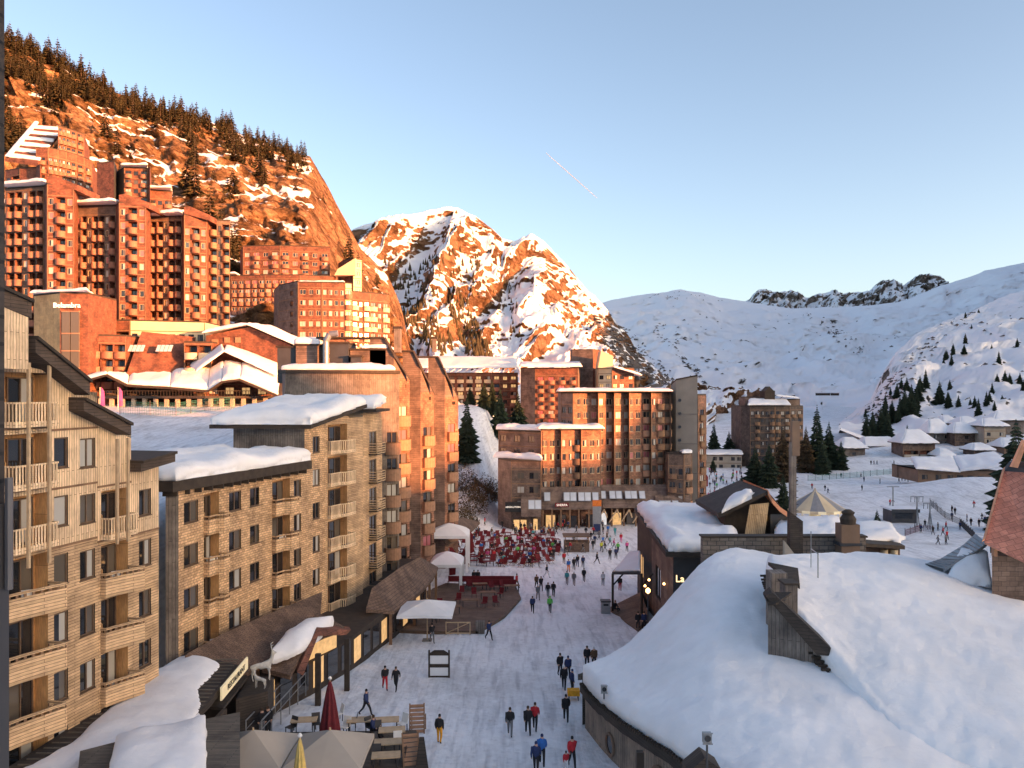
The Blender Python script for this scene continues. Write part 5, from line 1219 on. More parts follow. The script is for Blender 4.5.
for q, r_w in ((9, .62), (21, .78)):
    a, b = edge[q], edge[q+1]; dd = Vector((b.x-a.x, b.y-a.y, 0)).normalized(); nn = Vector((-dd.y, dd.x, 0)); nn = nn if nn.dot(Vector((-.7, -.7, 0))) > 0 else -nn
    pm = MB(); pm.lathe([(r_w, 0), (r_w, .1), (r_w-.12, .12), (r_w-.12, .02)], 20); pm.lathe([(r_w-.14, 0), (r_w-.14, .05)], 20, m=1)
    wo_ = inst('round_window', pm.mesh('round_window', ['plaster_brown', 'glass_dark']), big, Vector((a.x, a.y, a.z-1.75))-nn*.20-Vector(big.location)); wo_.rotation_euler = nn.to_track_quat('Z', 'Y').to_euler()
# back wall under the far eave
bw = MB(); be = [rowsA[-1][i] for i in range(0, 160, 3)]; be = [Vector((p.x-.05, p.y+.05, p.z-.35)) for p in be]
for a, b in zip(be, be[1:]): bw.face([(b.x, b.y-.3, -1), (a.x, a.y-.3, -1), a, b]); bw.ext([a+Vector((-.25, .1, .1)), b+Vector((-.25, .1, .1)), b+Vector((-.25, .1, -.25)), a+Vector((-.25, .1, -.25))], (.2, .0, 0))
bw.build('rear_fascia', 'planks_greydeck', big)
# round windows on the wall, a timber pillar and dark gable
tp = MB(); p = W(640, 762, 37.4); tp.box(p.x-.16, p.x+.16, p.y-.15, p.y+.15, .5, p.z+.5); tp.build('pillar', 'dark_wood', big)
dg = MB(); dg.ext([W(686, 800, 31), W(722, 800, 31), W(721, 769, 31), W(705, 758, 31), W(688, 772, 31)], (0, 1.0, 0)); dg.build('porch_gable', 'planks_dark', big)
# second, higher snow dome with dormer
Fr2 = [(0, W(766, 558, 50)), (.05, W(771, 577, 46)), (.10, W(783, 598, 43)), (.17, W(824, 643, 40)), (.25, W(855, 684, 37.5)), (.4, W(900, 735, 34)), (.7, W(1040, 780, 31)), (1, W(1240, 800, 30))]
Bk2 = [(0, W(772, 556, 50.8)), (.05, W(794, 553, 51.5)), (.12, W(820, 550, 52.3)), (.25, W(860, 549, 53)), (.4, W(920, 556, 54)), (.6, W(985, 573, 54)), (.8, W(1080, 600, 53)), (1, W(1240, 640, 50))]
o2, rowsB = sheet('upper_roof_snow', Fr2, Bk2, 220, 110, lambda u: .15+.95*ss(0, .4, u), 'snow_roof', big, .9, 8, .2)
dm = MB()
ed = [rowsB[0][i] for i in range(0, 44, 3)]; ed = [Vector((p.x-.05, p.y-.05, p.z-.42)) for p in ed]
for a, b in zip(ed, ed[1:]):
    nn = Vector((-1, -.25, 0)).normalized()
    dm.ext([a, b, b-Vector((0, 0, .38)), a-Vector((0, 0, .38))], nn*.14, 1)
    dm.face([(a.x+.25, a.y, 3.5), (b.x+.25, b.y, 3.5), (b.x+.25, b.y, b.z-.1), (a.x+.25, a.y, a.z-.1)], 0)
    for k in range(2):
        c = a.lerp(b, (k+.5)/2); dm.box(c.x-.35, c.x+.1, c.y-.06, c.y+.06, c.z-.02, c.z+.09, 1)
dm.build('dormer_side', ['boards_grey_v', 'dark_wood'], big)
# the dormer's front: board wall, broken dark planks, box chimney
d1 = MB(); a, b = W(768, 650, 41.4), W(822, 655, 40.2)
d1.ext([(a.x, 41.4, a.z-1.2), (b.x, 40.2, b.z-1.0), (b.x, 40.2, b.z+.15), (W(768, 600, 41.4).x, 41.4, W(768, 600, 41.4).z)], (.1, .3, 0), 0)
d1.build('dormer_wall', 'boards_grey_v', big)
d2 = MB(); P_ = [W(766, 597, 41.2), W(772, 592, 41.2), W(831, 648, 39.6), W(829, 656, 39.6), W(817, 655, 39.8)]
d2.ext(P_, (.15, .9, .05)); d2.build('dormer_rake', 'planks_dark', big)
d3 = MB(); d3.ext([W(763, 592, 42), W(792, 592, 41.6), W(776, 603, 40.8), W(768, 603, 41)], (0, 0, -.12)); d3.build('broken_plank', 'planks_dark', big)
d4 = MB(); d4.ext([W(768, 562, 47), W(798, 568, 46.4), W(800, 586, 44.6), W(790, 580, 45)], (0, 0, -.18)); d4.build('broken_plank', 'planks_dark', big)
d5 = MB(); a, b = W(771, 592, 44.4), W(788, 592, 44.2); d5.box(a.x, b.x, 44.3, 45.3, a.z-2, W(771, 573, 44.4).z); d5.build('dormer_wall', 'boards_grey_v', big)
d6 = MB(); p = W(789, 600, 42.6); d6.box(p.x-.32, p.x+.32, 42.2, 43.1, p.z-1.2, p.z+.9, 0); d6.box(p.x-.4, p.x+.4, 42.1, 43.2, p.z+.9, p.z+1.0, 1); d6.build('box_chimney', ['boards_grey_v', 'dark_wood'], big)
# aerial on the dome
an = thing('roof_aerial', 'thin metal double post aerial standing in the snow of the big roof', 'antenna', tuple(W(816, 578, 47)))
m = MB(); a = W(811, 568, 48); m.bar(a, a+Vector((0, 0, 2.2)), .025, 0); b = W(818, 582, 46.5); m.bar(b-Vector((0, 0, .3)), b+Vector((0, 0, 1.7)), .035, 0); c = a+Vector((0, 0, 1.15)); m.bar(c, Vector((b.x, b.y, c.z)), .03, 0); m.build('mast', 'metal_grey', an)
# two floodlights poking out of the roof snow
for px, py, d, lab, hp in ((604, 689, 43.7, 'grey floodlight on the left eave of the big snowy roof', .0), (707, 738, 30.2, 'white framed floodlight on a short black pole at the bottom of the snowy roof', .9)):
    p = W(px, py, d); t = thing('floodlight', lab, 'lamp', tuple(p))
    m = MB(); m.box(p.x-.16, p.x+.16, p.y-.1, p.y+.12, p.z-.17, p.z+.2); m.box(p.x-.19, p.x+.19, p.y-.14, p.y-.1, p.z-.2, p.z-.16); m.box(p.x-.19, p.x+.19, p.y-.14, p.y-.1, p.z+.2, p.z+.24); m.build('lamp_housing', 'metal_grey', t)
    m = MB(); m.lathe([(.12, 0), (.12, .02)], 14); g_ = inst('lamp_lens', m.mesh('lamp_lens', 'glass_dark'), t); g_.rotation_euler = (R(90), 0, 0); g_.location = (0, -.12, .02)
    m = MB(); m.bar(p-Vector((0, 0, .2)), p-Vector((0, 0, .55+hp)), .04); m.build('pole', 'metal_dark', t)

# ================================================================== buildings behind the great roof
k1 = Bld('restaurant', 'dark restaurant under a thick snow slab with lit letters on its wall', 'restaurant', (15, 72, -2), near=False)
e = [W(636, 515, 92), W(648, 532, 78), W(668, 546, 68)]
k1.facade((e[0].x+.4, 92), (e[1].x+.4, 78), -3, e[1].z-.5, 'planks_dark', ()) if False else None
m = MB()
# left gable wall facing the plaza
w0, w1, w2 = (14.1, 90), (13.8, 79), (13.5, 67)
k1.facade(w0, w1, -3, 7.4, 'planks_dark', [dict(u0=2, u1=5, z0=1, z1=3.4, style='dl')]); k1.facade(w1, w2, -3, 7.4, 'boards_grey_h', [dict(u0=2.5, u1=5.5, z0=1.6, z1=4.6, style='dc'), dict(u0=8, u1=10.5, z0=-1.8, z1=.8, style='dl')])
k1.facade(w2, (27, 65), -3, 7.4, 'dark_slate', [dict(u0=1.5, u1=3.6, z0=4.6, z1=5.0, style='dc')]); k1.facade((27, 65), (29, 92), -3, 7.4, 'dark_slate')
k1.mb('roof').prism([(13.9, 91), (13.2, 79), (12.7, 66), (27.5, 64), (29.5, 93)], [7.4, 7.4, 7.4, 7.4, 7.4], [7.8, 7.8, 7.8, 7.8, 7.8], k1.mi('roof', 'planks_dark'))
k1.finish()
snow_slab((12.9, 66, 7.8), (18.8, 65.5, 7.8), (24, 88, 7.8), (14.0, 90, 7.8), 1.1, 24, 30, 201, .35, parent=k1.root)
text_obj('lettering', 'La', .8, W(680, 579, 64.0)-Vector(k1.root.location), 0, 'letters_lit', k1.root, .05)
for px, py, d in ((664, 584, 70), (649, 580, 73), (645, 586, 74)):
    p = W(px, py, d); m = MB(); m.lathe([(.03, -.1), (.11, -.05), (.12, .05), (.03, .14)], 10, p); m.build('wall_lamp', 'lamp_warm', k1.root)
# stone parapet wall
sw = thing('stone_wall', 'long grey stone block parapet wall behind the big snowy roof', 'wall', (20, 62.5, 2))
m = MB(); a, b = X(703, 62), X(866, 62); m.box(a, b, 62, 62.8, 2, Z(537.5, 62)); m.build('masonry', 'stone_block', sw)
m = MB(); m.box(a-.1, b+.1, 61.9, 62.95, Z(537.5, 62), Z(536, 62)); m.build('coping', 'dark_wood', sw)
# snow heaps and flat roofs behind the parapet
fr_ = thing('flat_roof_building', 'low flat roofed annex under lumpy snow between the stone parapet and the carousel', 'building', (24, 66, 0))
m = MB(); m.prism([P2(772, 64.2), P2(900, 64.2), P2(893, 74), P2(775, 74)], -3, 8.5); m.build('wall', 'plaster_brown', fr_)
snow_slab((X(772, 64), 63.6, 8.5), (X(846, 64), 63.6, 8.5), (X(838, 76), 75, 8.5), (X(774, 76), 75, 8.5), 1.1, 24, 14, 202, .6, parent=fr_)
snow_slab((X(850, 64), 63.6, 8.6), (X(900, 66), 65.6, 8.4), (X(888, 74), 73, 8.4), (X(850, 74), 73, 8.5), .8, 20, 12, 203, .4, parent=fr_)
m = MB(); m.prism([(X(866, 62), 62), (X(905, 64), 64), (X(906, 66), 72), (X(866, 62), 72)], [9.0, 8.4, 8.4, 9.0], [9.25, 8.7, 8.7, 9.25]); m.build('canopy_beam', 'dark_wood', fr_)
for px in (884, 894): m = MB(); x = X(px, 64); m.bar((x, 64, 1), (x, 64, 8.4), .28, 0, n=10); m.build('column', 'cream', fr_)
# big dark barrel chimney
ch = thing('chimney', 'stout rusty dark chimney with a round cowl rising from the annex snow', 'chimney', tuple(W(848, 545, 62)))
p = W(848, 548, 61.3); m = MB(); m.box(p.x-.7, p.x+.7, 60.8, 62.0, 6.5, 10.9); m.build('shaft', 'plaster_brown', ch)
m = MB(); m.lathe([(.55, 10.9), (.6, 11.3), (.4, 11.6), (.5, 11.8), (.2, 12.0)], 14, (p.x, 61.3, 0)); m.build('cowl', 'dark_wood', ch)
m = MB(); m.box(p.x-.85, p.x+.85, 60.7, 62.1, 9.3, 9.5); m.build('band', 'dark_slate', ch)
# tall timber mast
ts = thing('timber_mast', 'tall slender dark timber mast rising in front of the isolated block', 'mast', (X(796, 60), 60, 4))
x = X(797, 60); m = MB(); m.prism([(x-.5, 60), (x+.45, 60), (x+.45, 60.7), (x-.5, 60.7)], 5, [12.0, 11.3, 11.3, 12.0]); m.build('mast_base', 'planks_dark', ts)
x = X(794.5, 60); m = MB(); m.box(x-.22, x+.22, 60.2, 60.6, 11.3, 17.2); m.build('shaft', 'boards_grey_v', ts)
m = MB(); x = X(795, 60.4); m.box(x-.28, x+.28, 60.15, 60.65, 16.2, 18.8); m.build('mast_head', 'plaster_brown', ts)
x = X(791, 59.8); m = MB(); m.prism([(x-.55, 59.6), (x+.45, 59.6), (x+.45, 60), (x-.55, 60)], 5, [9.9, 8.6, 8.6, 9.9]); m.build('board_foot', 'plaster', ts)
for k in range(8): m = MB(); z = 12+k*.5; x = X(794.5, 60); m.box(x+.22, x+.42, 60.35, 60.42, z, z+.05); m.build('rung', 'metal_dark', ts)
# small dark house with leaning plank panel and copper gable
kh = thing('alpine_pavilion', 'dark timber pavilion with a curled snow cap, leaning pale plank panel and copper gable edge', 'pavilion', tuple(W(755, 520, 74)))
d = 74; m = MB(); m.ext([W(722, 538, d), W(792, 538, d), W(792, 520, d), W(770, 494, d), (X(726, d), d, Z(512, d))], (0, 7, 0)); m.build('wall', 'dark_wood', kh)
m = MB(); m.ext([W(718, 513, 72.5), W(768, 491, 72.5), W(769, 494, 72.5), W(719, 518, 72.5)], (0, 9, 0)); m.build('roof', 'planks_dark', kh)
c = [W(768, 490, 72.4), W(772, 498, 72.2), W(780, 507, 72.2), W(792, 515, 72.2)]
m = MB(); m.grid([[p for p in c], [p+Vector((0, 8, .1)) for p in c]]); m.grid([[p-Vector((0, 0, .15)) for p in c], [p+Vector((0, 8, -.05)) for p in c]])
for a, b in zip(c, c[1:]): m.ext([a, b, b-Vector((0, 0, .45)), a-Vector((0, 0, .45))], (0, .1, 0))
m.build('copper_verge', 'copper', kh)
snow_slab(W(723, 513, 72.0), W(752, 499, 72.0), W(753, 496, 76), W(726, 508, 76), .9, 16, 10, 204, .45, parent=kh)
m = MB(); m.ext([W(744, 541, 70.5), W(764, 541, 70.5), W(769, 503, 72.3), W(750, 505, 72.3)], (0, .12, .02)); m.build('plank_panel', 'planks_yellow', kh)
m = MB(); m.box(X(770, 73), X(788, 73), 72.9, 73.0, Z(536, 73), Z(514, 73)); m.build('side_window', 'glass_mid', kh)
# carousel
ca = thing('carousel', 'fairground carousel with a grey and cream striped cone roof and golden lit horses', 'carousel', (X(815, 150), 150, -5.3))
cx_, cy_, cz_ = X(815, 150), 150, -5.3
m = MB(); m.lathe([(5.4, 4.5), (0.35, 7.7), (.1, 8.3)], 24, (cx_, cy_, cz_), 0, lambda k: (k//2) % 2); m.build('canopy', ['stripe_grey', 'cream'], ca)
m = MB(); m.lathe([(5.4, 4.1), (5.5, 4.5), (5.3, 4.6)], 24, (cx_, cy_, cz_), 0, lambda k: k % 2); m.build('rounding_board', ['cream', 'sign_cream'], ca)
m = MB(); m.lathe([(5.3, 0), (5.3, .5), (0, .5)], 24, (cx_, cy_, cz_)); m.build('platform', 'plaster_brown', ca)
m = MB(); m.lathe([(.9, .5), (.9, 4.4)], 12, (cx_, cy_, cz_)); m.build('centre_column', 'sign_cream', ca)
hm_ = MB(); hm_.box(-.45, .45, -.14, .14, 0, .38); hm_.ext([(.35, -.1, .2), (.6, -.1, .75), (.8, -.1, .72), (.85, -.1, .6), (.62, -.1, .45), (.5, -.1, .1)], (0, .2, 0))
for x in (-.38, -.3, .28, .36): hm_.bar((x, .05, 0), (x*1.3, .05, -.5), .05, 0, .03, 5)
hm_.bar((-.45, 0, .3), (-.7, 0, -.05), .07, 0, .02, 5); hm_.bar((0, 0, -.9), (0, 0, 2.5), .03, 0, n=5)
hme = hm_.mesh('carousel_horse', 'sign_cream')
for k in range(10):
    a = 2*math.pi*k/10; inst('carousel_horse', hme, ca, (3.6*math.cos(a), 3.6*math.sin(a), 1.6+.3*(k % 2)), a+1.57)
for k in range(8):
    a = 2*math.pi*k/8+.2; m = MB(); m.bar((cx_+4.4*math.cos(a), cy_+4.4*math.sin(a), cz_+.5), (cx_+4.4*math.cos(a), cy_+4.4*math.sin(a), cz_+4.2), .07); m.build('post', 'sign_cream', ca)
# ski lift hut with gantries
lh = thing('lift_hut', 'black roofed ski lift hut beside steel gantries on the right piste', 'hut', tuple(G(905, 523)))
g = G(905, 523); m = MB(); m.box(g.x-2.7, g.x+2.4, g.y, g.y+4, g.z-.5, g.z+2.6, 0); m.build('wall', 'dark_slate', lh)
m = MB(); m.box(g.x-3.0, g.x+2.8, g.y-.6, g.y+4.5, g.z+2.6, g.z+2.95, 0); m.build('roof', 'snow', lh); m = MB(); m.box(g.x-3.0, g.x+2.8, g.y-.62, g.y-.5, g.z+2.2, g.z+2.9, 0); m.build('fascia', 'dark_slate', lh)
m = MB(); m.box(g.x-2, g.x+1.5, g.y-.04, g.y-.005, g.z+.9, g.z+1.9); m.build('window', 'glass_dark', lh)
for px, py, h_, lab in ((917, 527, 6.0, 'left steel gantry of the ski lift beside the hut'), (930, 529, 5.0, 'right steel gantry of the ski lift'), (893, 520, 7, 'thin lamp mast by the ski lift hut')):
    g = G(px, py); t = thing('lift_gantry', lab, 'gantry' if 'gantry' in lab else 'lamp post', tuple(g)); m = MB()
    m.bar(g-Vector((0, 0, .3)), g+Vector((0, 0, h_)), .14); m.build('mast', 'metal_grey', t); m = MB(); m.bar(g+Vector((-1.3, 0, h_)), g+Vector((1.3, 0, h_)), .1); m.build('cross_arm', 'metal_grey', t)
    if 'lamp' not in lab:
        m = MB()
        for q in (-1.2, -.4, .4, 1.2): m.bar(g+Vector((q, 0, h_)), g+Vector((q, .1, h_-1.1)), .05)
        for q in (-.5, .5): m.bar(g+Vector((q, 0, -.2)), g+Vector((0, 0, h_*.8)), .06)
        m.build('stays', 'metal_dark', t)
net_fence('red and white barrier net around the ski lift queue', [G(905, 536), G(920, 531), G(934, 532)], 1.1, 'barrier_net', 'fabric_red')
net_fence('long pale green net along the back of the ski piste', [G(808, 481), G(850, 478), G(890, 474), G(925, 471)], 1.6, 'piste_net', 'plastic_green')
net_fence('dark net climbing the small mound beside the ski lift', [G(930, 505), G(945, 518), G(960, 525), G(975, 540)], 1.3, 'piste_net', 'metal_dark')
# copper shingle roofed house on the right edge
cu_ = thing('copper_roof_house', 'timber house with a steep pink copper shingle roof at the right edge', 'house', tuple(W(1010, 560, 48)))
m = MB(); A_, B_, C_2, D_ = W(984, 542, 47), W(1034, 566, 45), W(1034, 472, 50), W(1004, 470, 51)
m.ext([A_, B_, C_2, D_], (.12, .15, -.15)); m.build('roof', 'shingle_copper', cu_)
m = MB(); m.ext([W(1004, 472, 50.9), W(1034, 474, 49.9), W(1034, 462, 50), W(1012, 462, 51)], (0, .3, 0)); m.build('ridge_cap', 'dark_slate', cu_)
m = MB(); m.ext([W(1012, 467, 50.4), W(1024, 440, 50), W(1026, 446, 50), W(1018, 468, 50.2)], (.1, .4, 0)); m.ext([A_+Vector((-.12, 0, 0)), A_+Vector((.05, 0, .12)), D_+Vector((.05, 0, .12)), D_+Vector((-.12, 0, 0))], (0, -.05, .1)); m.build('verge_board', 'copper', cu_)
m = MB(); m.prism([P2(992, 48.2), P2(1045, 48.2), P2(1045, 54), P2(995, 54)], 4, Z(557, 48)); m.build('wall', 'shingle_brown', cu_)
m = MB(); m.prism([P2(990, 49.2), P2(1045, 49.2), P2(1045, 54), P2(993, 54)], Z(557, 48), Z(534, 48)); m.build('upper_wall', 'dark_wood', cu_)
for px in (996, 1012, 1026): m = MB(); x = X(px, 48.1); m.box(x-.1, x+.1, 48.1, 48.4, Z(557, 48), Z(536, 48)); m.build('post', 'orange_wood', cu_)
# grey ribbed curved roof
gr = thing('ribbed_roof', 'grey ribbed metal roof sweeping up beside the copper roofed house', 'roof', tuple(W(955, 560, 52)))
c = [W(926, 564, 52), W(941, 559, 52), W(963, 546, 52), W(976, 534, 52)]; c2 = [W(944, 569, 50.6), W(958, 560, 50.6), W(975, 552, 50.6), W(987, 543, 50.6)]
m = MB(); m.grid([c2, c]); m.grid([[p-Vector((0, 0, .12)) for p in c], [p-Vector((0, 0, .12)) for p in c2]])
for a, b in zip(c, c[1:]): m.ext([a, b, b-Vector((0, 0, .25)), a-Vector((0, 0, .25))], (0, .1, 0))
for a, b in zip(c2, c2[1:]): m.ext([a, b, b-Vector((0, 0, .2)), a-Vector((0, 0, .2))], (0, .1, 0))
for q in range(3):
    for t in (0, .25, .5, .75): a = c[q].lerp(c[q+1], t); b = c2[q].lerp(c2[q+1], t); m.bar(a+Vector((0, 0, .03)), b+Vector((0, 0, .03)), .03, 0, n=4)
m.build('metal_sheet', 'metal_grey', gr)
m = MB(); m.ext([c[1]-Vector((0, -.3, .3)), c[-1]-Vector((0, -.3, .3)), c[-1]-Vector((0, -.3, 2)), c[1]-Vector((0, -.3, 1))], (.3, .4, 0)); m.build('wall', 'dark_wood', gr)
snow_slab(W(945, 585, 50), W(992, 588, 49), W(988, 558, 51), W(960, 556, 52), .8, 14, 10, 210, .4, name='roof_snow', parent=gr)

# thin condensation trail high in the sky
m = MB(); a, b = W(546, 153, 9000), W(597, 198, 9000); m.bar(a, a.lerp(b, .5), 1.8, 0, 3.2, 8); m.bar(a.lerp(b, .5), b, 3.2, 0, 1.8, 8)
tag(m.build('contrail', 'vapour', org=tuple(a)), 'thin white aircraft trail slanting down across the clear sky', 'contrail', kind='stuff')

# ================================================================== low roofs and canopies at the foot of the left blocks
cr1 = thing('shop_canopy_roof', 'dark ribbed low roof under a long tongue of snow at the foot of the nearest block', 'roof', (-18, 40, 4))
ZR = 4.7
m = MB(); m.prism([(-22.4, 30), (-15.9, 30), (-15.95, 42.3), (-16.4, 47.8), (-20.3, 50.0)], ZR-.35, ZR); m.build('deck', 'planks_dark', cr1)
m = MB()
for k in range(34):
    y = 30.5+k*.55; xa = -22.3+.105*(y-30)+.2; xb = -16.05 if y < 42 else -16.1-.08*(y-42); m.box(xa, xb, y, y+.10, ZR+.002, ZR+.04)
m.build('ribs', 'planks_greydeck', cr1)
m = MB(); m.prism([(-15.6, 30.2), (-15.3, 30.2), (-15.0, 42.1), (-15.2, 42.1)], 1, ZR-.35); m.build('wall', 'dark_wood', cr1)
def P3(px, py, z): d = (EYE-z)*F/(py-HZ); return (X(px, d), d, z)
Fs = [(0, Vector(P3(6, 775, 4.8))), (.3, Vector(P3(70, 742, 4.8))), (.55, Vector(P3(112, 702, 4.8))), (.8, Vector(P3(150, 672, 4.8))), (1, Vector(P3(176, 657, 4.8)))]
Bs = [(0, Vector(P3(120, 800, 4.8))), (.25, Vector(P3(165, 740, 4.8))), (.5, Vector(P3(196, 716, 4.8))), (.6, Vector(P3(203, 703, 4.8))), (.75, Vector(P3(198, 688, 4.8))), (.9, Vector(P3(216, 672, 4.8))), (1, Vector(P3(221, 664, 4.8)))]
sheet('roof_snow', [(t, p) for t, p in Bs], [(t, p) for t, p in Fs], 50, 24, lambda u: .25, 'snow_roof', cr1, .4, 31, .10)
cr2 = thing('porch_roof', 'higher grey plank porch roof half covered by a square block of snow at the bottom left', 'roof', (-14, 36, 5))
m = MB(); m.prism([P3(76, 790, 5.4)[:2], P3(208, 800, 5.4)[:2], P3(240, 800, 5.4)[:2], P3(240, 712, 5.4)[:2], P3(205, 719, 5.4)[:2], P3(80, 751, 5.4)[:2]], 5.05, 5.4); m.build('deck', 'planks_greydeck', cr2)
m = MB(); m.prism([P3(236, 800, 5)[:2], P3(240, 800, 5)[:2], P3(240, 716, 5)[:2], P3(236, 717, 5)[:2]], 1, 5.05); m.build('wall', 'planks_dark', cr2)
snow_slab(P3(104, 800, 5.4), P3(207, 800, 5.4), P3(206, 722, 5.4), P3(116, 741, 5.4), .55, 24, 16, 305, .22, parent=cr2)
# lattice parapet by the second lowest balcony of the near block: sloping handrail strip
# sign on the canopy edge
sg = thing('fascia_sign', 'long pale yellow fascia sign with black capital letters on the canopy edge', 'sign', P3(235, 683, 4.9))
a, b = Vector(P3(222, 699, 4.3)), Vector(P3(248, 667, 4.3)); dv = (b-a); Ls = Vector((dv.x, dv.y, 0)).length; rz_ = math.atan2(dv.y, dv.x); M = Matrix.Translation(a) @ Matrix.Rotation(rz_, 4, 'Z')
m = MB(); m.box(0, Ls, 0, .1, -.1, .62, 0, M); m.build('sign_board', 'sign_cream', sg)
c_ = M @ Vector((Ls*.52, -.03, .26)); to = text_obj('sign_lettering', 'RESTAURANT', .46, c_-Vector(sg.location), rz_, 'sign_black', sg, .01); to.scale = (Ls*.8/3.4, 1, 1)
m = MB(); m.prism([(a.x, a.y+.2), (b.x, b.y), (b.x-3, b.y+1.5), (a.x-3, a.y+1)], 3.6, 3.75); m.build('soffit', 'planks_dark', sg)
# shingled canopies
def canopy(label, low, high, th=.3, mat='shingle_canopy', z0=0.3, posts=True):
    """low / high: lists of 3D points along the outer and inner edges"""
    t = thing('shingled_canopy', label, 'canopy', tuple(low[0])); m = MB(); lo = [Vector(p) for p in low]; hi = [Vector(p) for p in high]
    dn = Vector((0, 0, -th)); m.grid([lo, hi]); m.grid([[p+dn for p in hi], [p+dn for p in lo]]); m.grid([[p+dn for p in lo], lo]); m.grid([hi, [p+dn for p in hi]])
    m.face([lo[0], hi[0], hi[0]+dn, lo[0]+dn]); m.face([lo[-1]+dn, hi[-1]+dn, hi[-1], lo[-1]]); m.build('roof', mat, t)
    if posts:
        for k, p in enumerate(lo):
            m = MB(); q = p.lerp(hi[k], .12); m.box(q.x-.12, q.x+.12, q.y-.12, q.y+.12, gz(q.x, q.y)-.2, q.z-th); m.build('post', 'mid_wood', t)
    return t
canopy('wide brown shingled skirt roof sloping from the honey block toward the snowy porch', [P3(247, 672, 3.6), P3(262, 663, 3.6), P3(300, 647, 3.6), P3(318, 640, 3.6)], [P3(185, 655, 5.2), P3(222, 634, 5.2), P3(268, 614, 5.2), P3(322, 592, 5.2)])
cp2 = canopy('small brown shingled porch roof carrying a thick snow tongue over a lit doorway', [P3(290, 675, 3.3), P3(308, 640, 4.4), P3(345, 627, 4.4)], [P3(262, 668, 3.4), P3(285, 640, 4.4), P3(318, 612, 5.0)], posts=False)
m = MB(); m.ext([Vector(P3(297, 672, 3.3)), Vector(P3(317, 628, 5.0)), Vector(P3(351, 630, 4.2)), Vector(P3(346, 635, 4.0)), Vector(P3(318, 636, 4.6)), Vector(P3(303, 676, 3.1))], (-.3, .8, 0)); m.build('barge_board', 'shingle_red', cp2)
sheet('roof_snow', [(0, Vector(P3(272, 657, 4.2))), (.5, Vector(P3(298, 648, 4.5))), (1, Vector(P3(330, 625, 4.8)))], [(0, Vector(P3(274, 650, 4.2))), (.4, Vector(P3(287, 630, 4.8))), (.8, Vector(P3(306, 618, 5.2))), (1, Vector(P3(334, 617, 5.2)))], 26, 14, lambda u: .35, 'snow_roof', cp2, .5, 33, .1)
for px, py in ((347, 682), (301, 690), (318, 700)):
    q = Vector(P3(px, py, 1.0)); m = MB(); m.box(q.x-.17, q.x+.17, q.y-.15, q.y+.15, .3, 4.0); m.build('post', 'dark_wood', cp2)
q0, q1 = Vector(P3(312, 690, 1)), Vector(P3(342, 674, 1)); m = MB(); m.ext([q0+Vector((-.6, .9, 0)), q1+Vector((-.6, .9, 0)), q1+Vector((-.6, .9, 2.6)), q0+Vector((-.6, .9, 2.6))], (0, .1, 0)); m.build('lit_doorway', 'window_lit', cp2)
canopy('broad brown shingled canopy wrapping the foot of the timber block by the white parasol', [P3(394, 611, 2.5), P3(420, 592, 2.4), P3(433, 578, 2.3), P3(438, 567, 2.2)], [P3(366, 609, 3.2), P3(372, 588, 4.4), P3(402, 566, 4.6), P3(420, 557, 4.4)])
canopy('small brown shingled canopy behind the white tents at the cafe', [P3(447, 545, .8), P3(472, 530, .8), P3(480, 522, .8)], [P3(440, 535, 2.2), P3(455, 522, 2.2), P3(462, 517, 2.2)], posts=False)
# dark shop base walls below the canopies
bw_ = thing('shop_building', 'dark timber shop base under the brown shingled canopies left of the plaza', 'building', (-14, 60, .5))
m = MB(); pl = [(-15.4, 48.5), (-13.6, 54), (-12.0, 60), (-10.9, 66), (-9.6, 74), (-8.6, 80), (-9.4, 88), (-22, 90), (-22, 48)]; m.prism(pl, -3, 2.6); m.build('wall', 'dark_wood', bw_)
for (a, b), nw in zip(zip(pl[:6], pl[1:7]), (3, 3, 3, 4, 3, 4)):
    a, b = Vector(a), Vector(b); n = Vector(((b-a).y, -(b-a).x)).normalized()
    for k in range(nw):
        p, q = a.lerp(b, (k+.15)/nw)+n*.04, a.lerp(b, (k+.85)/nw)+n*.04; zb_ = gz(p.x+1, p.y); m = MB(); m.face([(p.x, p.y, zb_+.4), (q.x, q.y, zb_+.4), (q.x, q.y, zb_+2.2), (p.x, p.y, zb_+2.2)]); m.build('shop_window', 'window_lit' if (k+int(a.y)) % 3 == 0 else 'glass_dark', bw_)

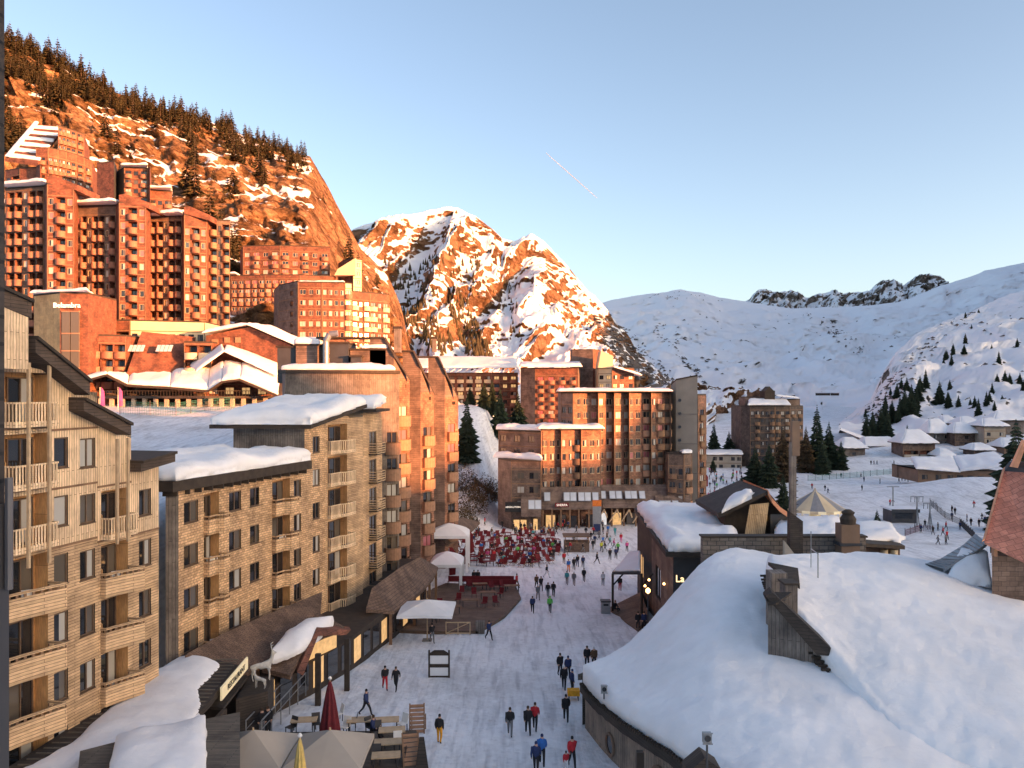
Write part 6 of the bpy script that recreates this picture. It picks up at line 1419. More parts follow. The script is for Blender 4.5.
# pale reindeer figures
def deer(label, px, py, z, hgt, rz):
    p = Vector(P3(px, py, z)); t = thing('reindeer_figure', label, 'decoration', tuple(p), 'reindeer figures by the canopy', 0)
    me = bpy.data.meshes.new('body'); V = [(0, 0, .95), (-.35, 0, .97), (-.7, 0, .92), (.35, 0, 1.05), (.5, 0, 1.4), (.55, 0, 1.75), (.8, 0, 1.72),
        (.3, .14, .7), (.32, .14, .35), (.30, .14, 0), (.3, -.14, .7), (.36, -.14, .35), (.34, -.14, 0), (-.68, .14, .65), (-.78, .14, .38), (-.70, .14, 0), (-.66, -.14, .65), (-.74, -.14, .38), (-.66, -.14, 0), (-.85, 0, .98),
        (.5, .16, 1.95), (.42, .28, 2.25), (.6, .32, 2.35), (.5, -.16, 1.95), (.42, -.28, 2.25), (.6, -.32, 2.35)]
    E = [(0, 1), (1, 2), (0, 3), (3, 4), (4, 5), (5, 6), (3, 7), (7, 8), (8, 9), (3, 10), (10, 11), (11, 12), (2, 13), (13, 14), (14, 15), (2, 16), (16, 17), (17, 18), (2, 19), (5, 20), (20, 21), (21, 22), (5, 23), (23, 24), (24, 25)]
    Rr = [.2, .2, .19, .2, .12, .1, .06, .08, .045, .035, .08, .045, .035, .09, .045, .035, .09, .045, .035, .04, .03, .025, .02, .03, .025, .02]
    me = skin_mesh(V, E, Rr, lambda i: 0, ['deer_white']); o = inst('body', me, t, (0, 0, 0), rz, hgt/2.35)
    return t
def skin_mesh(V, E, Rr, cls, mats, sub=1, root=0):
    me = bpy.data.meshes.new('tmp'); me.from_pydata(V, E, []); o = bpy.data.objects.new('tmp', me); SC.collection.objects.link(o)
    md = o.modifiers.new('s', 'SKIN'); md.use_smooth_shade = True
    for i, sv in enumerate(me.skin_vertices[0].data): sv.radius = (Rr[i], Rr[i]) if not isinstance(Rr[i], tuple) else Rr[i]; sv.use_root = (i == root)
    if sub: s2 = o.modifiers.new('u', 'SUBSURF'); s2.levels = sub; s2.render_levels = sub
    bpy.context.view_layer.update()
    r = bpy.data.meshes.new_from_object(o.evaluated_get(bpy.context.evaluated_depsgraph_get())); bpy.data.objects.remove(o)
    r.name = 'body'; r.materials.clear()
    for k in mats: r.materials.append(MATS[k])
    Vv = [Vector(v) for v in V]
    for f in r.polygons:
        c = f.center; best = 1e9; bi = 0
        for ei, (a, b) in enumerate(E):
            A_, B_ = Vv[a], Vv[b]; ab = B_-A_; t = max(0, min(1, (c-A_).dot(ab)/max(1e-9, ab.length_squared))); q = (c-(A_+ab*t)).length
            if q < best: best = q; bi = ei
        f.material_index = cls(bi); f.use_smooth = True
    return r
deer('larger white reindeer figure with antlers beside the yellow fascia sign', 264, 680, 3.4, 2.2, 0.3)
deer('smaller white reindeer figure standing under the larger one', 259, 688, 3.4, 1.3, 2.9)
m = MB(); q = Vector(P3(255, 690, 3.4)); m.prism([P3(236, 700, 3.3)[:2], P3(268, 692, 3.3)[:2], P3(274, 678, 3.3)[:2], P3(250, 676, 3.3)[:2]], 1, 3.35); tag(m.build('planter_platform', 'planks_dark', org=(q.x, q.y, 1)), 'dark timber platform carrying the white reindeer figures', 'platform')
# ramp handrails
hr = thing('ramp_handrail', 'sloping metal handrail pair beside the steps left of the closed wine parasol', 'railing', P3(268, 700, 1.5))
for o_ in (0, .9):
    a, b = Vector(P3(246, 738, 1.3)), Vector(P3(292, 688, 1.5)); a.x += o_; b.x += o_; m = MB(); m.bar(a+Vector((0, 0, 1)), b+Vector((0, 0, 1)), .045); m.bar(a+Vector((0, 0, .5)), b+Vector((0, 0, .5)), .03)
    for k in range(6): p = a.lerp(b, k/5); m.bar(p-Vector((0, 0, .5)), p+Vector((0, 0, 1)), .035)
    m.build('rail', 'metal_grey', hr)
ll = thing('wall_lantern', 'glowing warm lantern above the yellow jacketed person by the handrail', 'lamp', P3(283, 684, 2.2)); m = MB(); m.lathe([(.03, -.2), (.12, -.1), (.14, .08), (.04, .2)], 10, P3(283, 684, 2.2)); m.build('lamp_glass', 'lamp_warm', ll); m = MB(); p = Vector(P3(283, 684, 2.2)); m.bar(p+Vector((0, 0, -1.6)), p+Vector((0, 0, -.2)), .04); m.build('bracket', 'metal_dark', ll)

# ================================================================== parasols and tents
def gpos(px, py): g = G(px, py); return g
def parasol_open(label, x0, x1, y0, y1, ze, za, zg_, mat, group=None, legs=1):
    cx, cy = (x0+x1)/2, (y0+y1)/2; t = thing('parasol', label, 'parasol', (cx, cy, zg_), group); m = MB(); A_ = (cx, cy, za)
    c = [(x0, y0), (x1, y0), (x1, y1), (x0, y1)]; mids = [((c[i][0]+c[(i+1) % 4][0])/2, (c[i][1]+c[(i+1) % 4][1])/2) for i in range(4)]
    for i in range(4):
        a, b, mm = c[i], c[(i+1) % 4], mids[i]; mz = ze+.06
        m.face([(a[0], a[1], ze), (mm[0], mm[1], mz), A_]); m.face([(mm[0], mm[1], mz), (b[0], b[1], ze), A_])
        m.face([(a[0], a[1], ze), (a[0], a[1], ze-.22), (mm[0], mm[1], mz-.22), (mm[0], mm[1], mz)]); m.face([(mm[0], mm[1], mz), (mm[0], mm[1], mz-.22), (b[0], b[1], ze-.22), (b[0], b[1], ze)])
    m.build('canopy', mat, t); m = MB(); m.bar((cx, cy, zg_-.1), (cx, cy, za+.1), .05, n=8); m.build('pole', 'pale_wood', t)
    m = MB()
    for a in c: m.bar((cx, cy, za-.12), (a[0], a[1], ze-.03), .025, n=4)
    m.build('ribs', 'mid_wood', t)
    m = MB(); m.box(cx-.4, cx+.4, cy-.4, cy+.4, zg_-.05, zg_+.08); m.build('base', 'concrete', t); return t
parasol_open('left of the two large taupe square parasols at the bottom edge', -14.3, -10.62, 36.6, 40.4, 3.75, 4.75, 1.1, 'canvas_taupe')
parasol_open('right of the two large taupe square parasols at the bottom edge', -10.56, -6.95, 36.6, 40.4, 3.75, 4.75, 1.1, 'canvas_taupe')
g = G(430, 637); parasol_open('white square parasol over red seats on the wooden deck', X(399, 68), X(458, 68)-.4, 66.5, 71.2, 2.35, 3.15, gz(-7, 69), 'canvas_white')
def parasol_closed(label, x, y, zb, zt_, r_, mat):
    t = thing('closed_parasol', label, 'parasol', (x, y, zb)); m = MB(); n = 16; rows = []
    for k in range(9):
        q = k/8; z = lerp(zb+.55, zt_, q); rr_ = r_*(1-q)**.75+.03
        rows.append([(x+rr_*(1+.22*math.cos(8*a))*math.cos(a), y+rr_*(1+.22*math.cos(8*a))*math.sin(a), z) for a in [2*math.pi*i/32 for i in range(33)]])
    m.grid(rows); m.face([p for p in reversed(rows[0][:-1])]); m.build('canopy', mat, t, smooth=True)
    m = MB(); m.bar((x, y, zb-.2), (x, y, zt_+.15), .05); m.build('pole', 'pale_wood', t); m = MB(); m.lathe([(.08, 0), (.11, .06), (.05, .16)], 10, (x, y, zt_+.02)); m.build('finial', 'white_paint', t)
    m = MB(); m.box(x-.35, x+.35, y-.35, y+.35, zb-.1, zb+.08); m.build('base', 'concrete', t); return t
parasol_closed('tall closed wine red parasol on the terrace at lower left', X(330, 44.5), 44.5, 1.15, 5.0, .52, 'canvas_wine')
parasol_closed('closed yellow parasol in front of the taupe parasols', X(300, 35.8), 35.8, 1.3, 5.55, .42, 'canvas_yellow')
def tent(label, px, py, w_, dp, h_, ph, mat='canvas_white'):
    g = G(px, py); t = thing('marquee_tent', label, 'tent', tuple(g)); x, y, z = g; m = MB(); n = 10
    rows = []
    for j in range(7):
        q = j/6; rows.append([(x+w_/2*(1-q)*cx, y+dp/2*(1-q)*cy, z+h_+ph*q**.7) for cx, cy in [(-1, -1), (0, -1.05), (1, -1), (1.05, 0), (1, 1), (0, 1.05), (-1, 1), (-1.05, 0), (-1, -1)]])
    low = [(p[0], p[1], p[2]-.35) for p in rows[0]]; m.grid([low]+rows); m.build('canopy', mat, t)
    for sx in (-1, 1):
        for sy in (-1, 1):
            m = MB(); m.box(x+sx*w_*.48-.16, x+sx*w_*.48+.16, y+sy*dp*.46-.16, y+sy*dp*.46+.16, z-.3, z+h_-.1); m.build('curtain_leg', mat, t)
    return t
tent('white marquee tent with draped legs at the edge of the red cafe', 447, 588, 3.6, 4.5, 3.2, 1.1)
tt = tent('farther white pitched marquee tent beside the crowd of red chairs', 449, 569.5, 5.2, 5.0, 4.9, 1.3)

# ================================================================== decks, tables, benches and chairs
def deck(label, pts, h_=.25, mat='planks_deck'):
    t = thing('wooden_deck', label, 'deck', tuple(pts[0])); m = MB(); xy = [(p[0], p[1]) for p in pts]; z = [p[2]-.4 for p in pts]; m.prism(xy, z, [q+.4+h_ for q in z]); m.build('boards', mat, t); return t
dk1 = deck('worn wooden terrace deck with red benches beside the white square parasol', [G(383, 633), G(440, 634), G(478, 634), G(505, 618), G(521, 600), G(516, 588), G(446, 585), G(410, 600)])
deck('small wooden terrace deck behind the taupe parasols', [Vector((-13, 38.5, 1.2)), Vector((-5.9, 38.5, 1.2)), Vector((-4.8, 43.5, 1.1)), Vector((-5.6, 46.8, 1.1)), Vector((-13.5, 46.5, 1.1))], .12, 'planks_greydeck')
def table_mesh(l=1.5, w_=.8, mat='pale_wood'):
    m = MB(); m.box(-l/2, l/2, -w_/2, w_/2, .70, .75); lg = MB()
    for x in (-l/2+.1, l/2-.16):
        for y in (-w_/2+.08, w_/2-.14): lg.box(x, x+.06, y, y+.06, 0, .70)
    return m.mesh('table_top', mat), lg.mesh('table_legs', 'metal_dark')
def chair_mesh(mat):
    s = MB(); s.box(-.24, .24, -.24, .24, .42, .46); s.ext([(-.24, .20, .46), (.24, .20, .46), (.24, .32, .95), (-.24, .32, .95)], (0, .03, 0))
    l = MB()
    for x in (-.23, .19):
        for y in (-.22, .18): l.box(x, x+.04, y, y+.04, 0, .42)
    return s.mesh('chair_seat', mat), l.mesh('chair_legs', 'metal_dark')
def sling_mesh(mat):
    """low slung deck chair with tilted back"""
    s = MB(); s.ext([(-.32, -.5, .42), (.32, -.5, .42), (.32, .1, .28), (-.32, .1, .28)], (0, 0, .06)); s.ext([(-.32, .1, .28), (.32, .1, .28), (.32, .55, 1.0), (-.32, .55, 1.0)], (0, .06, .02))
    l = MB()
    for x in (-.36, .32): l.box(x, x+.04, -.5, .4, .3, .36); l.bar((x+.02, -.45, 0), (x+.02, .3, .5), .025); l.bar((x+.02, .45, 0), (x+.02, -.1, .4), .025)
    return s.mesh('chair_seat', mat), l.mesh('chair_frame', 'mid_wood')
TB, TBD, CHM, CHR, SLR, SLW = table_mesh(), table_mesh(1.7, .75, 'mid_wood'), chair_mesh('metal_dark'), chair_mesh('fabric_red'), sling_mesh('fabric_red'), chair_mesh('white_paint')
TBR = table_mesh(1.2, .8, 'fabric_red')
def put(nm, ms, label, cat, x, y, rz, group, z=None, names=('seat', 'legs'), sc=1):
    z = gz(x, y) if z is None else z; t = thing(nm, label, cat, (x, y, z), group); inst(names[0], ms[0], t, (0, 0, 0), rz, sc); inst(names[1], ms[1], t, (0, 0, 0), rz, sc); return t
random.seed(77)
SEATS = []
n = 0
for ry, (py, x0, x1) in enumerate(((566, 448, 540), (562.5, 446, 552), (559, 445, 556), (554.5, 446, 560), (550, 448, 562), (546, 452, 560), (542.5, 456, 560), (539, 462, 556), (536, 468, 552))):
    k = int((x1-x0)/7.2)
    for i in range(k):
        px = lerp(x0, x1, (i+.5+random.uniform(-.3, .3))/k); g = G(px, py+random.uniform(-1, 1)); row = ('nearest', 'second', 'third', 'fourth', 'fifth', 'sixth', 'seventh', 'eighth', 'farthest')[ry]
        if random.random() < .14: put('cafe_table', TBR, 'red topped cafe table among the %s row of red deck chairs' % row, 'table', g.x, g.y, random.uniform(-.2, .2), 'red cafe tables, %s row' % row, names=('table_top', 'legs'))
        else:
            put('deck_chair', SLR, 'red deck chair in the %s row of the crowded plaza cafe' % row, 'chair', g.x, g.y, random.uniform(-.7, .7)+(3.14 if random.random() < .3 else 0), 'red deck chairs, %s row' % row, names=('seat', 'frame'), sc=1.15)
            if random.random() < .5: SEATS.append((g.x, g.y, g.z))
# red seats and tables on the wooden deck
zd = .25
for i, (px, py) in enumerate([(470, 592), (480, 592), (492, 593), (503, 592), (512, 594), (462, 598), (474, 600), (488, 601), (500, 600), (458, 606), (470, 609), (484, 610), (496, 609), (452, 616), (404, 622), (414, 626), (424, 628), (436, 625), (446, 622), (410, 614), (426, 616), (440, 612)]):
    g = G(px, py)
    if i % 3 == 1: put('picnic_table', TBD, 'wooden table between red seats on the worn plaza deck', 'table', g.x, g.y, .1, 'tables on the worn deck', g.z+zd, names=('table_top', 'legs'))
    else: put('patio_chair', CHR, 'red seat under or beside the white parasol on the worn deck', 'chair', g.x, g.y, random.uniform(-1, 1), 'red seats on the worn deck', g.z+zd, sc=1.1)
for k, (pa, pb, py) in enumerate(((448, 514, 587), (466, 516, 591))):
    a, b = G(pa, py), G(pb, py); t = thing('long_bench', ('red long bench along the far edge of the worn deck', 'second red long bench just inside the far edge of the worn deck')[k], 'bench', tuple(a)); m = MB(); m.box(a.x, b.x, a.y-.2, a.y+.2, a.z+zd+.42, a.z+zd+.5); m.box(a.x, b.x, a.y+.2, a.y+.26, a.z+zd+.5, a.z+zd+1.0); m.build('seat', 'fabric_red', t)
    m = MB(); [m.box(lerp(a.x, b.x, q/6)-.04, lerp(a.x, b.x, q/6)+.04, a.y-.18, a.y+.2, a.z+zd, a.z+zd+.42) for q in range(7)]; m.build('legs', 'metal_dark', t)
# deck railing panels
for px0, px1, py, lab in ((446, 470, 635, 'cross braced timber fence panel at the near edge of the worn deck'),):
    a, b = G(px0, py), G(px1, py); t = thing('fence_panel', lab, 'fence', tuple(a)); m = MB(); m.box(a.x, b.x, a.y, a.y+.06, a.z+.1, a.z+.2); m.box(a.x, b.x, a.y, a.y+.06, a.z+1.05, a.z+1.15); m.bar((a.x, a.y+.03, a.z+.15), (b.x, a.y+.03, a.z+1.1), .04)
    for x in (a.x, (a.x+b.x)/2, b.x): m.box(x-.04, x+.04, a.y-.01, a.y+.07, a.z, a.z+1.15)
    m.build('frame', 'pale_wood', t)
g = G(480, 634); t = thing('menu_stand', 'grey menu board standing beside the cross braced fence panel', 'board', tuple(g)); m = MB(); m.box(g.x-.4, g.x+.4, g.y, g.y+.5, g.z, g.z+1.1); m.build('board', 'boards_grey_v', t)
# closer terrace tables and chairs
for i, (px, py, kind) in enumerate(((304, 736, 't'), (291, 738, 'c'), (316, 735, 'c'), (352, 734, 'c'), (360, 736, 't'), (371, 738, 'c'), (386, 736, 't'), (402, 735, 'w'), (345, 738, 'w'), (378, 742, 'c'), (392, 745, 't'), (388, 756, 't'), (380, 752, 'c'), (398, 752, 'w'), (386, 768, 't'), (376, 764, 'c'), (400, 764, 'c'), (338, 726, 'w'))):
    d = 17.2/((py-392)/800-.06); x = X(px, d); zt_ = 1.24
    if kind == 't': put('terrace_table', TB, ('pale wooden terrace table left of the wine parasol', 'pale wooden terrace table right of the wine parasol', 'pale wooden terrace table farthest right on the back row', 'pale wooden table in the middle row beside the taupe parasol', 'pale wooden table in the third row beside the taupe parasol', 'pale wooden table nearest the bottom edge')[[0, 4, 6, 10, 11, 14].index(i)], 'table', x, d, .12, 'pale wooden terrace tables', zt_, names=('table_top', 'legs'))
    else: put('terrace_chair', CHM if kind == 'c' else SLW, 'dark chair at the pale terrace tables' if kind == 'c' else 'white framed chair at the pale terrace tables', 'chair', x, d, random.uniform(-1.5, 1.5), 'dark terrace chairs' if kind == 'c' else 'white terrace chairs', zt_)
# signboard frame on the plaza
g = G(439, 678); t = thing('piste_board_frame', 'dark wooden board frame standing alone on the plaza snow', 'sign', tuple(g)); m = MB()
for x in (-.78, .66): m.box(g.x+x, g.x+x+.12, g.y, g.y+.12, g.z-.1, g.z+2.0)
m.build('posts', 'dark_wood', t); 
for z0, z1 in ((.0, .14), (.75, 1.0), (1.62, 1.8)): m = MB(); m.box(g.x-.66, g.x+.66, g.y+.02, g.y+.1, g.z+z0, g.z+z1); m.build('crossbar', 'dark_wood', t)
m = MB(); m.ext([(g.x-.66, g.y+.03, g.z+1.8), (g.x+.66, g.y+.03, g.z+1.8), (g.x+.35, g.y+.03, g.z+2.0), (g.x-.35, g.y+.03, g.z+2.0)], (0, .06, 0)); m.build('arched_top', 'dark_wood', t)
m = MB(); m.box(g.x-.64, g.x+.64, g.y+.05, g.y+.07, g.z+.15, g.z+.75); m.box(g.x-.64, g.x+.64, g.y+.05, g.y+.07, g.z+1.0, g.z+1.62); m.build('panel', 'canvas_white', t)
# orange slatted deck loungers
for px, py, rz, lab in ((417, 735, .12, 'orange slatted wooden lounger leaning upright on the snow'), (412, 768, .25, 'orange slatted lounger beside a dark board at the bottom edge')):
    g = G(px, py); t = thing('wooden_lounger', lab, 'lounger', tuple(g)); m = MB(); M = Matrix.Translation(g) @ Matrix.Rotation(rz, 4, 'Z') @ Matrix.Rotation(R(-28), 4, 'X')
    for k in range(7): m.box(-.38, .38, 0, .05, .12+k*.23, .30+k*.23, 0, M)
    m.build('slats', 'orange_wood', t); m = MB(); m.box(-.46, -.38, -.02, .07, 0, 1.75, 0, M); m.box(.38, .46, -.02, .07, 0, 1.75, 0, M); m.box(-.46, .46, -.03, -.021, 1.5, 1.58, 0, M); m.bar(M @ Vector((-.42, 0, 1.0)), g+Vector((-.41, .85, .85)), .03); m.bar(M @ Vector((.42, 0, 1.0)), g+Vector((.41, .85, .85)), .03); m.box(-.44, .44, .83, .88, g.z*0+.6, .66, 0, Matrix.Translation(g)); M2 = Matrix.Translation(g+Vector((0, .9, 0))); m.box(-.44, -.38, -.1, 0, -.1, .9, 0, M2); m.box(.38, .44, -.1, 0, -.1, .9, 0, M2); m.build('frame', 'mid_wood', t)
g = G(421, 770); t = thing('leaning_board', 'dark narrow board propped beside the orange lounger at the bottom edge', 'board', tuple(g)); m = MB(); m.ext([g+Vector((-.3, 0, 0)), g+Vector((.4, 0, 0)), g+Vector((.1, .5, 1.5)), g+Vector((-.15, .5, 1.5))], (0, .06, 0)); m.build('panel', 'planks_dark', t)
# bins, kiosk, totem, banners
g = G(606, 614); t = thing('litter_bin', 'square grey litter bin on the snow by the ramp', 'bin', tuple(g)); m = MB(); m.box(g.x-.45, g.x+.45, g.y, g.y+.7, g.z-.1, g.z+1.15); m.build('body', 'metal_grey', t); m = MB(); m.box(g.x-.5, g.x+.5, g.y-.05, g.y+.75, g.z+1.15, g.z+1.3); m.build('lid', 'metal_dark', t); m = MB(); m.box(g.x-.25, g.x+.25, g.y-.02, g.y-.003, g.z+.8, g.z+1.0); m.build('slot', 'sign_black', t)
g = G(577, 552); t = thing('snack_kiosk', 'small wooden snack kiosk beside the red deck chairs', 'kiosk', tuple(g)); m = MB(); m.box(g.x-1.9, g.x+1.9, g.y, g.y+2.2, g.z-.2, g.z+1.5); m.build('counter', 'shingle_brown', t); m = MB(); m.box(g.x-2.1, g.x+2.1, g.y-.3, g.y+2.5, g.z+2.3, g.z+2.5); m.build('roof', 'planks_deck', t)
m = MB(); [m.box(g.x+q-.06, g.x+q+.06, g.y, g.y+.12, g.z+1.5, g.z+2.3) for q in (-1.8, 0, 1.8)]; m.build('posts', 'mid_wood', t)
g = G(597, 535); t = thing('direction_totem', 'tall grey direction totem with an orange head in front of the arcade', 'sign', tuple(g)); m = MB(); m.box(g.x-.75, g.x+.75, g.y, g.y+.3, g.z, g.z+5.2); m.build('column', 'metal_grey', t); m = MB(); m.box(g.x-.8, g.x+.8, g.y-.03, g.y+.33, g.z+5.2, g.z+6.3); m.build('head', 'cloth_orange', t); m = MB(); m.box(g.x-.6, g.x+.6, g.y-.04, g.y-.004, g.z+.6, g.z+2.0); m.build('map_panel', 'cloth_navy', t)
for px, py, mat, lab in ((467, 560, 'fabric_red', 'tall red feather flag among the cafe chairs'), (449, 583, 'fabric_red', 'red feather flag inside the nearer marquee'), (705, 490, 'fabric_red', 'red feather flag by the ski school crowd')):
    g = G(px, py); t = thing('feather_flag', lab, 'flag', tuple(g)); m = MB(); m.bar(g, g+Vector((0, 0, 4.2)), .04); m.build('pole', 'metal_grey', t); m = MB(); m.ext([g+Vector((.03, 0, .9)), g+Vector((.8, 0, 1.0)), g+Vector((.85, 0, 3.6)), g+Vector((.4, 0, 4.3)), g+Vector((.03, 0, 4.3))], (0, .03, 0)); m.build('cloth', mat, t)
for px, mat in ((100, 'fabric_pink'), (118, 'fabric_pink')):
    d = 132; x = X(px, d); z = gz(x, d); t = thing('feather_flag', ('left' if px == 100 else 'right')+' of the two pink feather flags on the snow below the terrace restaurant', 'flag', (x, d, z)); m = MB(); m.bar((x, d, z), (x, d, z+4), .04); m.build('pole', 'metal_grey', t); m = MB(); m.ext([(x+.03, d, z+.8), (x+.8, d, z+.9), (x+.7, d, z+3.3), (x+.2, d, z+4)], (0, .03, 0)); m.build('cloth', mat, t)
# lean-to porch, ramp and street lamps right of the plaza
g = G(622, 592); t = thing('lean_to_porch', 'small snowy lean-to porch roof on dark braces right of the plaza', 'porch', tuple(g)); m = MB(); a, b, c, d_ = W(612, 572, 80), W(641, 572, 76), W(640, 552, 84), W(630, 552, 87); m.ext([a, b, c, d_], (0, 0, -.25)); m.build('roof', 'metal_dark', t)
snow_slab(a+Vector((.2, .2, 0)), b+Vector((0, .3, 0)), c, d_, .18, 12, 8, 320, .1, name='snow', parent=t)
for p in (a, b):
    m = MB(); m.bar((p.x+.1, p.y+.2, gz(p.x, p.y)-.3), (p.x+.1, p.y+.2, p.z-.2), .12); m.bar((p.x+.1, p.y+.2, p.z-1.4), (p.x+1.2, p.y+.4, p.z-.25), .08); m.build('brace', 'dark_wood', t)
t = thing('entrance_ramp', 'brown wedge shaped ramp leading to the dark restaurant', 'ramp', tuple(G(625, 615))); pp = [G(607, 609), G(638, 632), G(648, 622), G(641, 600)]; m = MB(); m.prism([(p.x, p.y) for p in pp], -2, [pp[0].z+.05, pp[1].z+.1, pp[2].z+.9, pp[3].z+.9]); m.build('surface', 'planks_deck', t)
for px, py, lab in ((648, 640, 'street lamp with glowing orange globe beside the ramp'),):
    g = G(px, py); t = thing('street_lamp', lab, 'lamp', tuple(g)); m = MB(); m.bar(g, g+Vector((0, 0, 4.0)), .06); m.build('pole', 'metal_dark', t); m = MB(); m.lathe([(.05, 4.0), (.2, 4.15), (.2, 4.35), (.05, 4.5)], 10, g); m.build('globe', 'lamp_warm', t)
g = G(575, 700); t = thing('snack_barrow', 'small yellow orange handcart in the group by the wall', 'cart', tuple(g)); m = MB(); m.box(g.x-.5, g.x+.3, g.y-.3, g.y+.3, g.z+.35, g.z+.7); m.build('tray', 'cloth_yellow', t); m = MB(); [m.bar((g.x+a, g.y+b, g.z), (g.x+a, g.y+b, g.z+.35), .03) for a in (-.4, .2) for b in (-.2, .2)]; m.build('legs', 'metal_dark', t)
# covered stair on the slope
g = G(478, 470); t = thing('covered_stairway', 'dark covered stairway under snow on the slope beside the plaza building', 'stairway', tuple(g)); a, b = G(474, 488)+Vector((0, 0, 2.2)), G(497, 505)+Vector((0, 0, 2.2)); m = MB(); m.ext([a, b, b-Vector((0, 0, 2.3)), a-Vector((0, 0, 2.3))], (.3, 2.5, 0)); m.build('wall', 'dark_slate', t)
snow_slab(a+Vector((-.6, -.4, .05)), b+Vector((.4, -.4, .05)), b+Vector((.8, 3, .15)), a+Vector((-.2, 3, .15)), .7, 16, 8, 321, .3, parent=t)

# ================================================================== people
def body(pose, coat, legs_, seed=0, hat=None):
    """one continuous skinned figure, height 1.75 m, facing -y; classes: 0 coat 1 trousers 2 skin 3 boots 4 hat/hair"""
    sw = {'walk': .26, 'stride': .36, 'stand': .03, 'sit': 0}[pose]; V = []; E = []; Rr = []; C = []
    def add(p, r, par=None, c=0):
        V.append(p); Rr.append(r)
        if par is not None: E.append((par, len(V)-1)); C.append(c)
        return len(V)-1
    dz = -.42 if pose == 'sit' else 0
    pel = add((0, 0, .95+dz), (.17, .135)); ch1 = add((0, .0, 1.15+dz), (.18, .135), pel, 0); ch2 = add((0, -.01, 1.36+dz), (.20, .14), ch1, 0); nk = add((0, -.01, 1.48+dz), (.075, .075), ch2, 0)
    hd = add((0, -.03, 1.58+dz), (.085, .095), nk, 2); hm1 = add((0, -.02, 1.66+dz), (.095, .10), hd, 4); hm2 = add((0, -.01, 1.73+dz), (.06, .065), hm1, 4)
    for s in (-1, 1):
        k = s*sw; sh = add((.19*s, 0, 1.38+dz), (.075, .075), ch2, 0)
        el = add((.235*s, .04+.45*k if pose != 'sit' else -.1, 1.12+dz), (.058, .058), sh, 0); wr = add((.215*s, -.02+.9*k if pose != 'sit' else -.32, .90+dz+abs(k)*.15 if pose != 'sit' else 1.05+dz), (.042, .042), el, 0); add((.205*s, -.05+1.0*k if pose != 'sit' else -.40, .81+dz+abs(k)*.2 if pose != 'sit' else 1.06+dz), (.04, .03), wr, 2)
        hp = add((.09*s, 0, .88+dz), (.10, .105), pel, 1)
        if pose == 'sit': kn = add((.13*s, -.45, .52), (.07, .07), hp, 1); an = add((.13*s, -.48, .14), (.05, .05), kn, 1)
        else: kn = add((.10*s, -.55*k-.04, .50), (.072, .075), hp, 1); an = add((.10*s, -k*.95+(.12 if k < 0 else 0), .13+(.05 if k < 0 else 0)), (.05, .055), kn, 1)
        ft = V[an]; add((ft[0], ft[1]-.14, .06), (.045, .04), an, 3)
    return skin_mesh(V, E, Rr, lambda i: C[i], ['cloth_'+coat, 'cloth_'+legs_, 'skin', 'cloth_black', 'cloth_'+hat if hat else 'hair_brown'], 1)
BC = {p: body(p, 'black', 'black', 0, None) for p in ('walk', 'stride', 'stand', 'sit')}
def person(label, px, py, pose, coat, legs_, face=0, group=None, hat=None, h=1.75, pos=None, dz=0, cat='person'):
    g = G(px, py) if pos is None else Vector(pos); o = inst('person', BC[pose], None, (g.x, g.y, g.z+dz), face, h/1.77)
    for k, mn in ((0, 'cloth_'+coat), (1, 'cloth_'+legs_), (4, 'cloth_'+hat if hat else 'hair_brown')):
        o.material_slots[k].link = 'OBJECT'; o.material_slots[k].material = MATS[mn]
    return tag(o, label, cat, group)
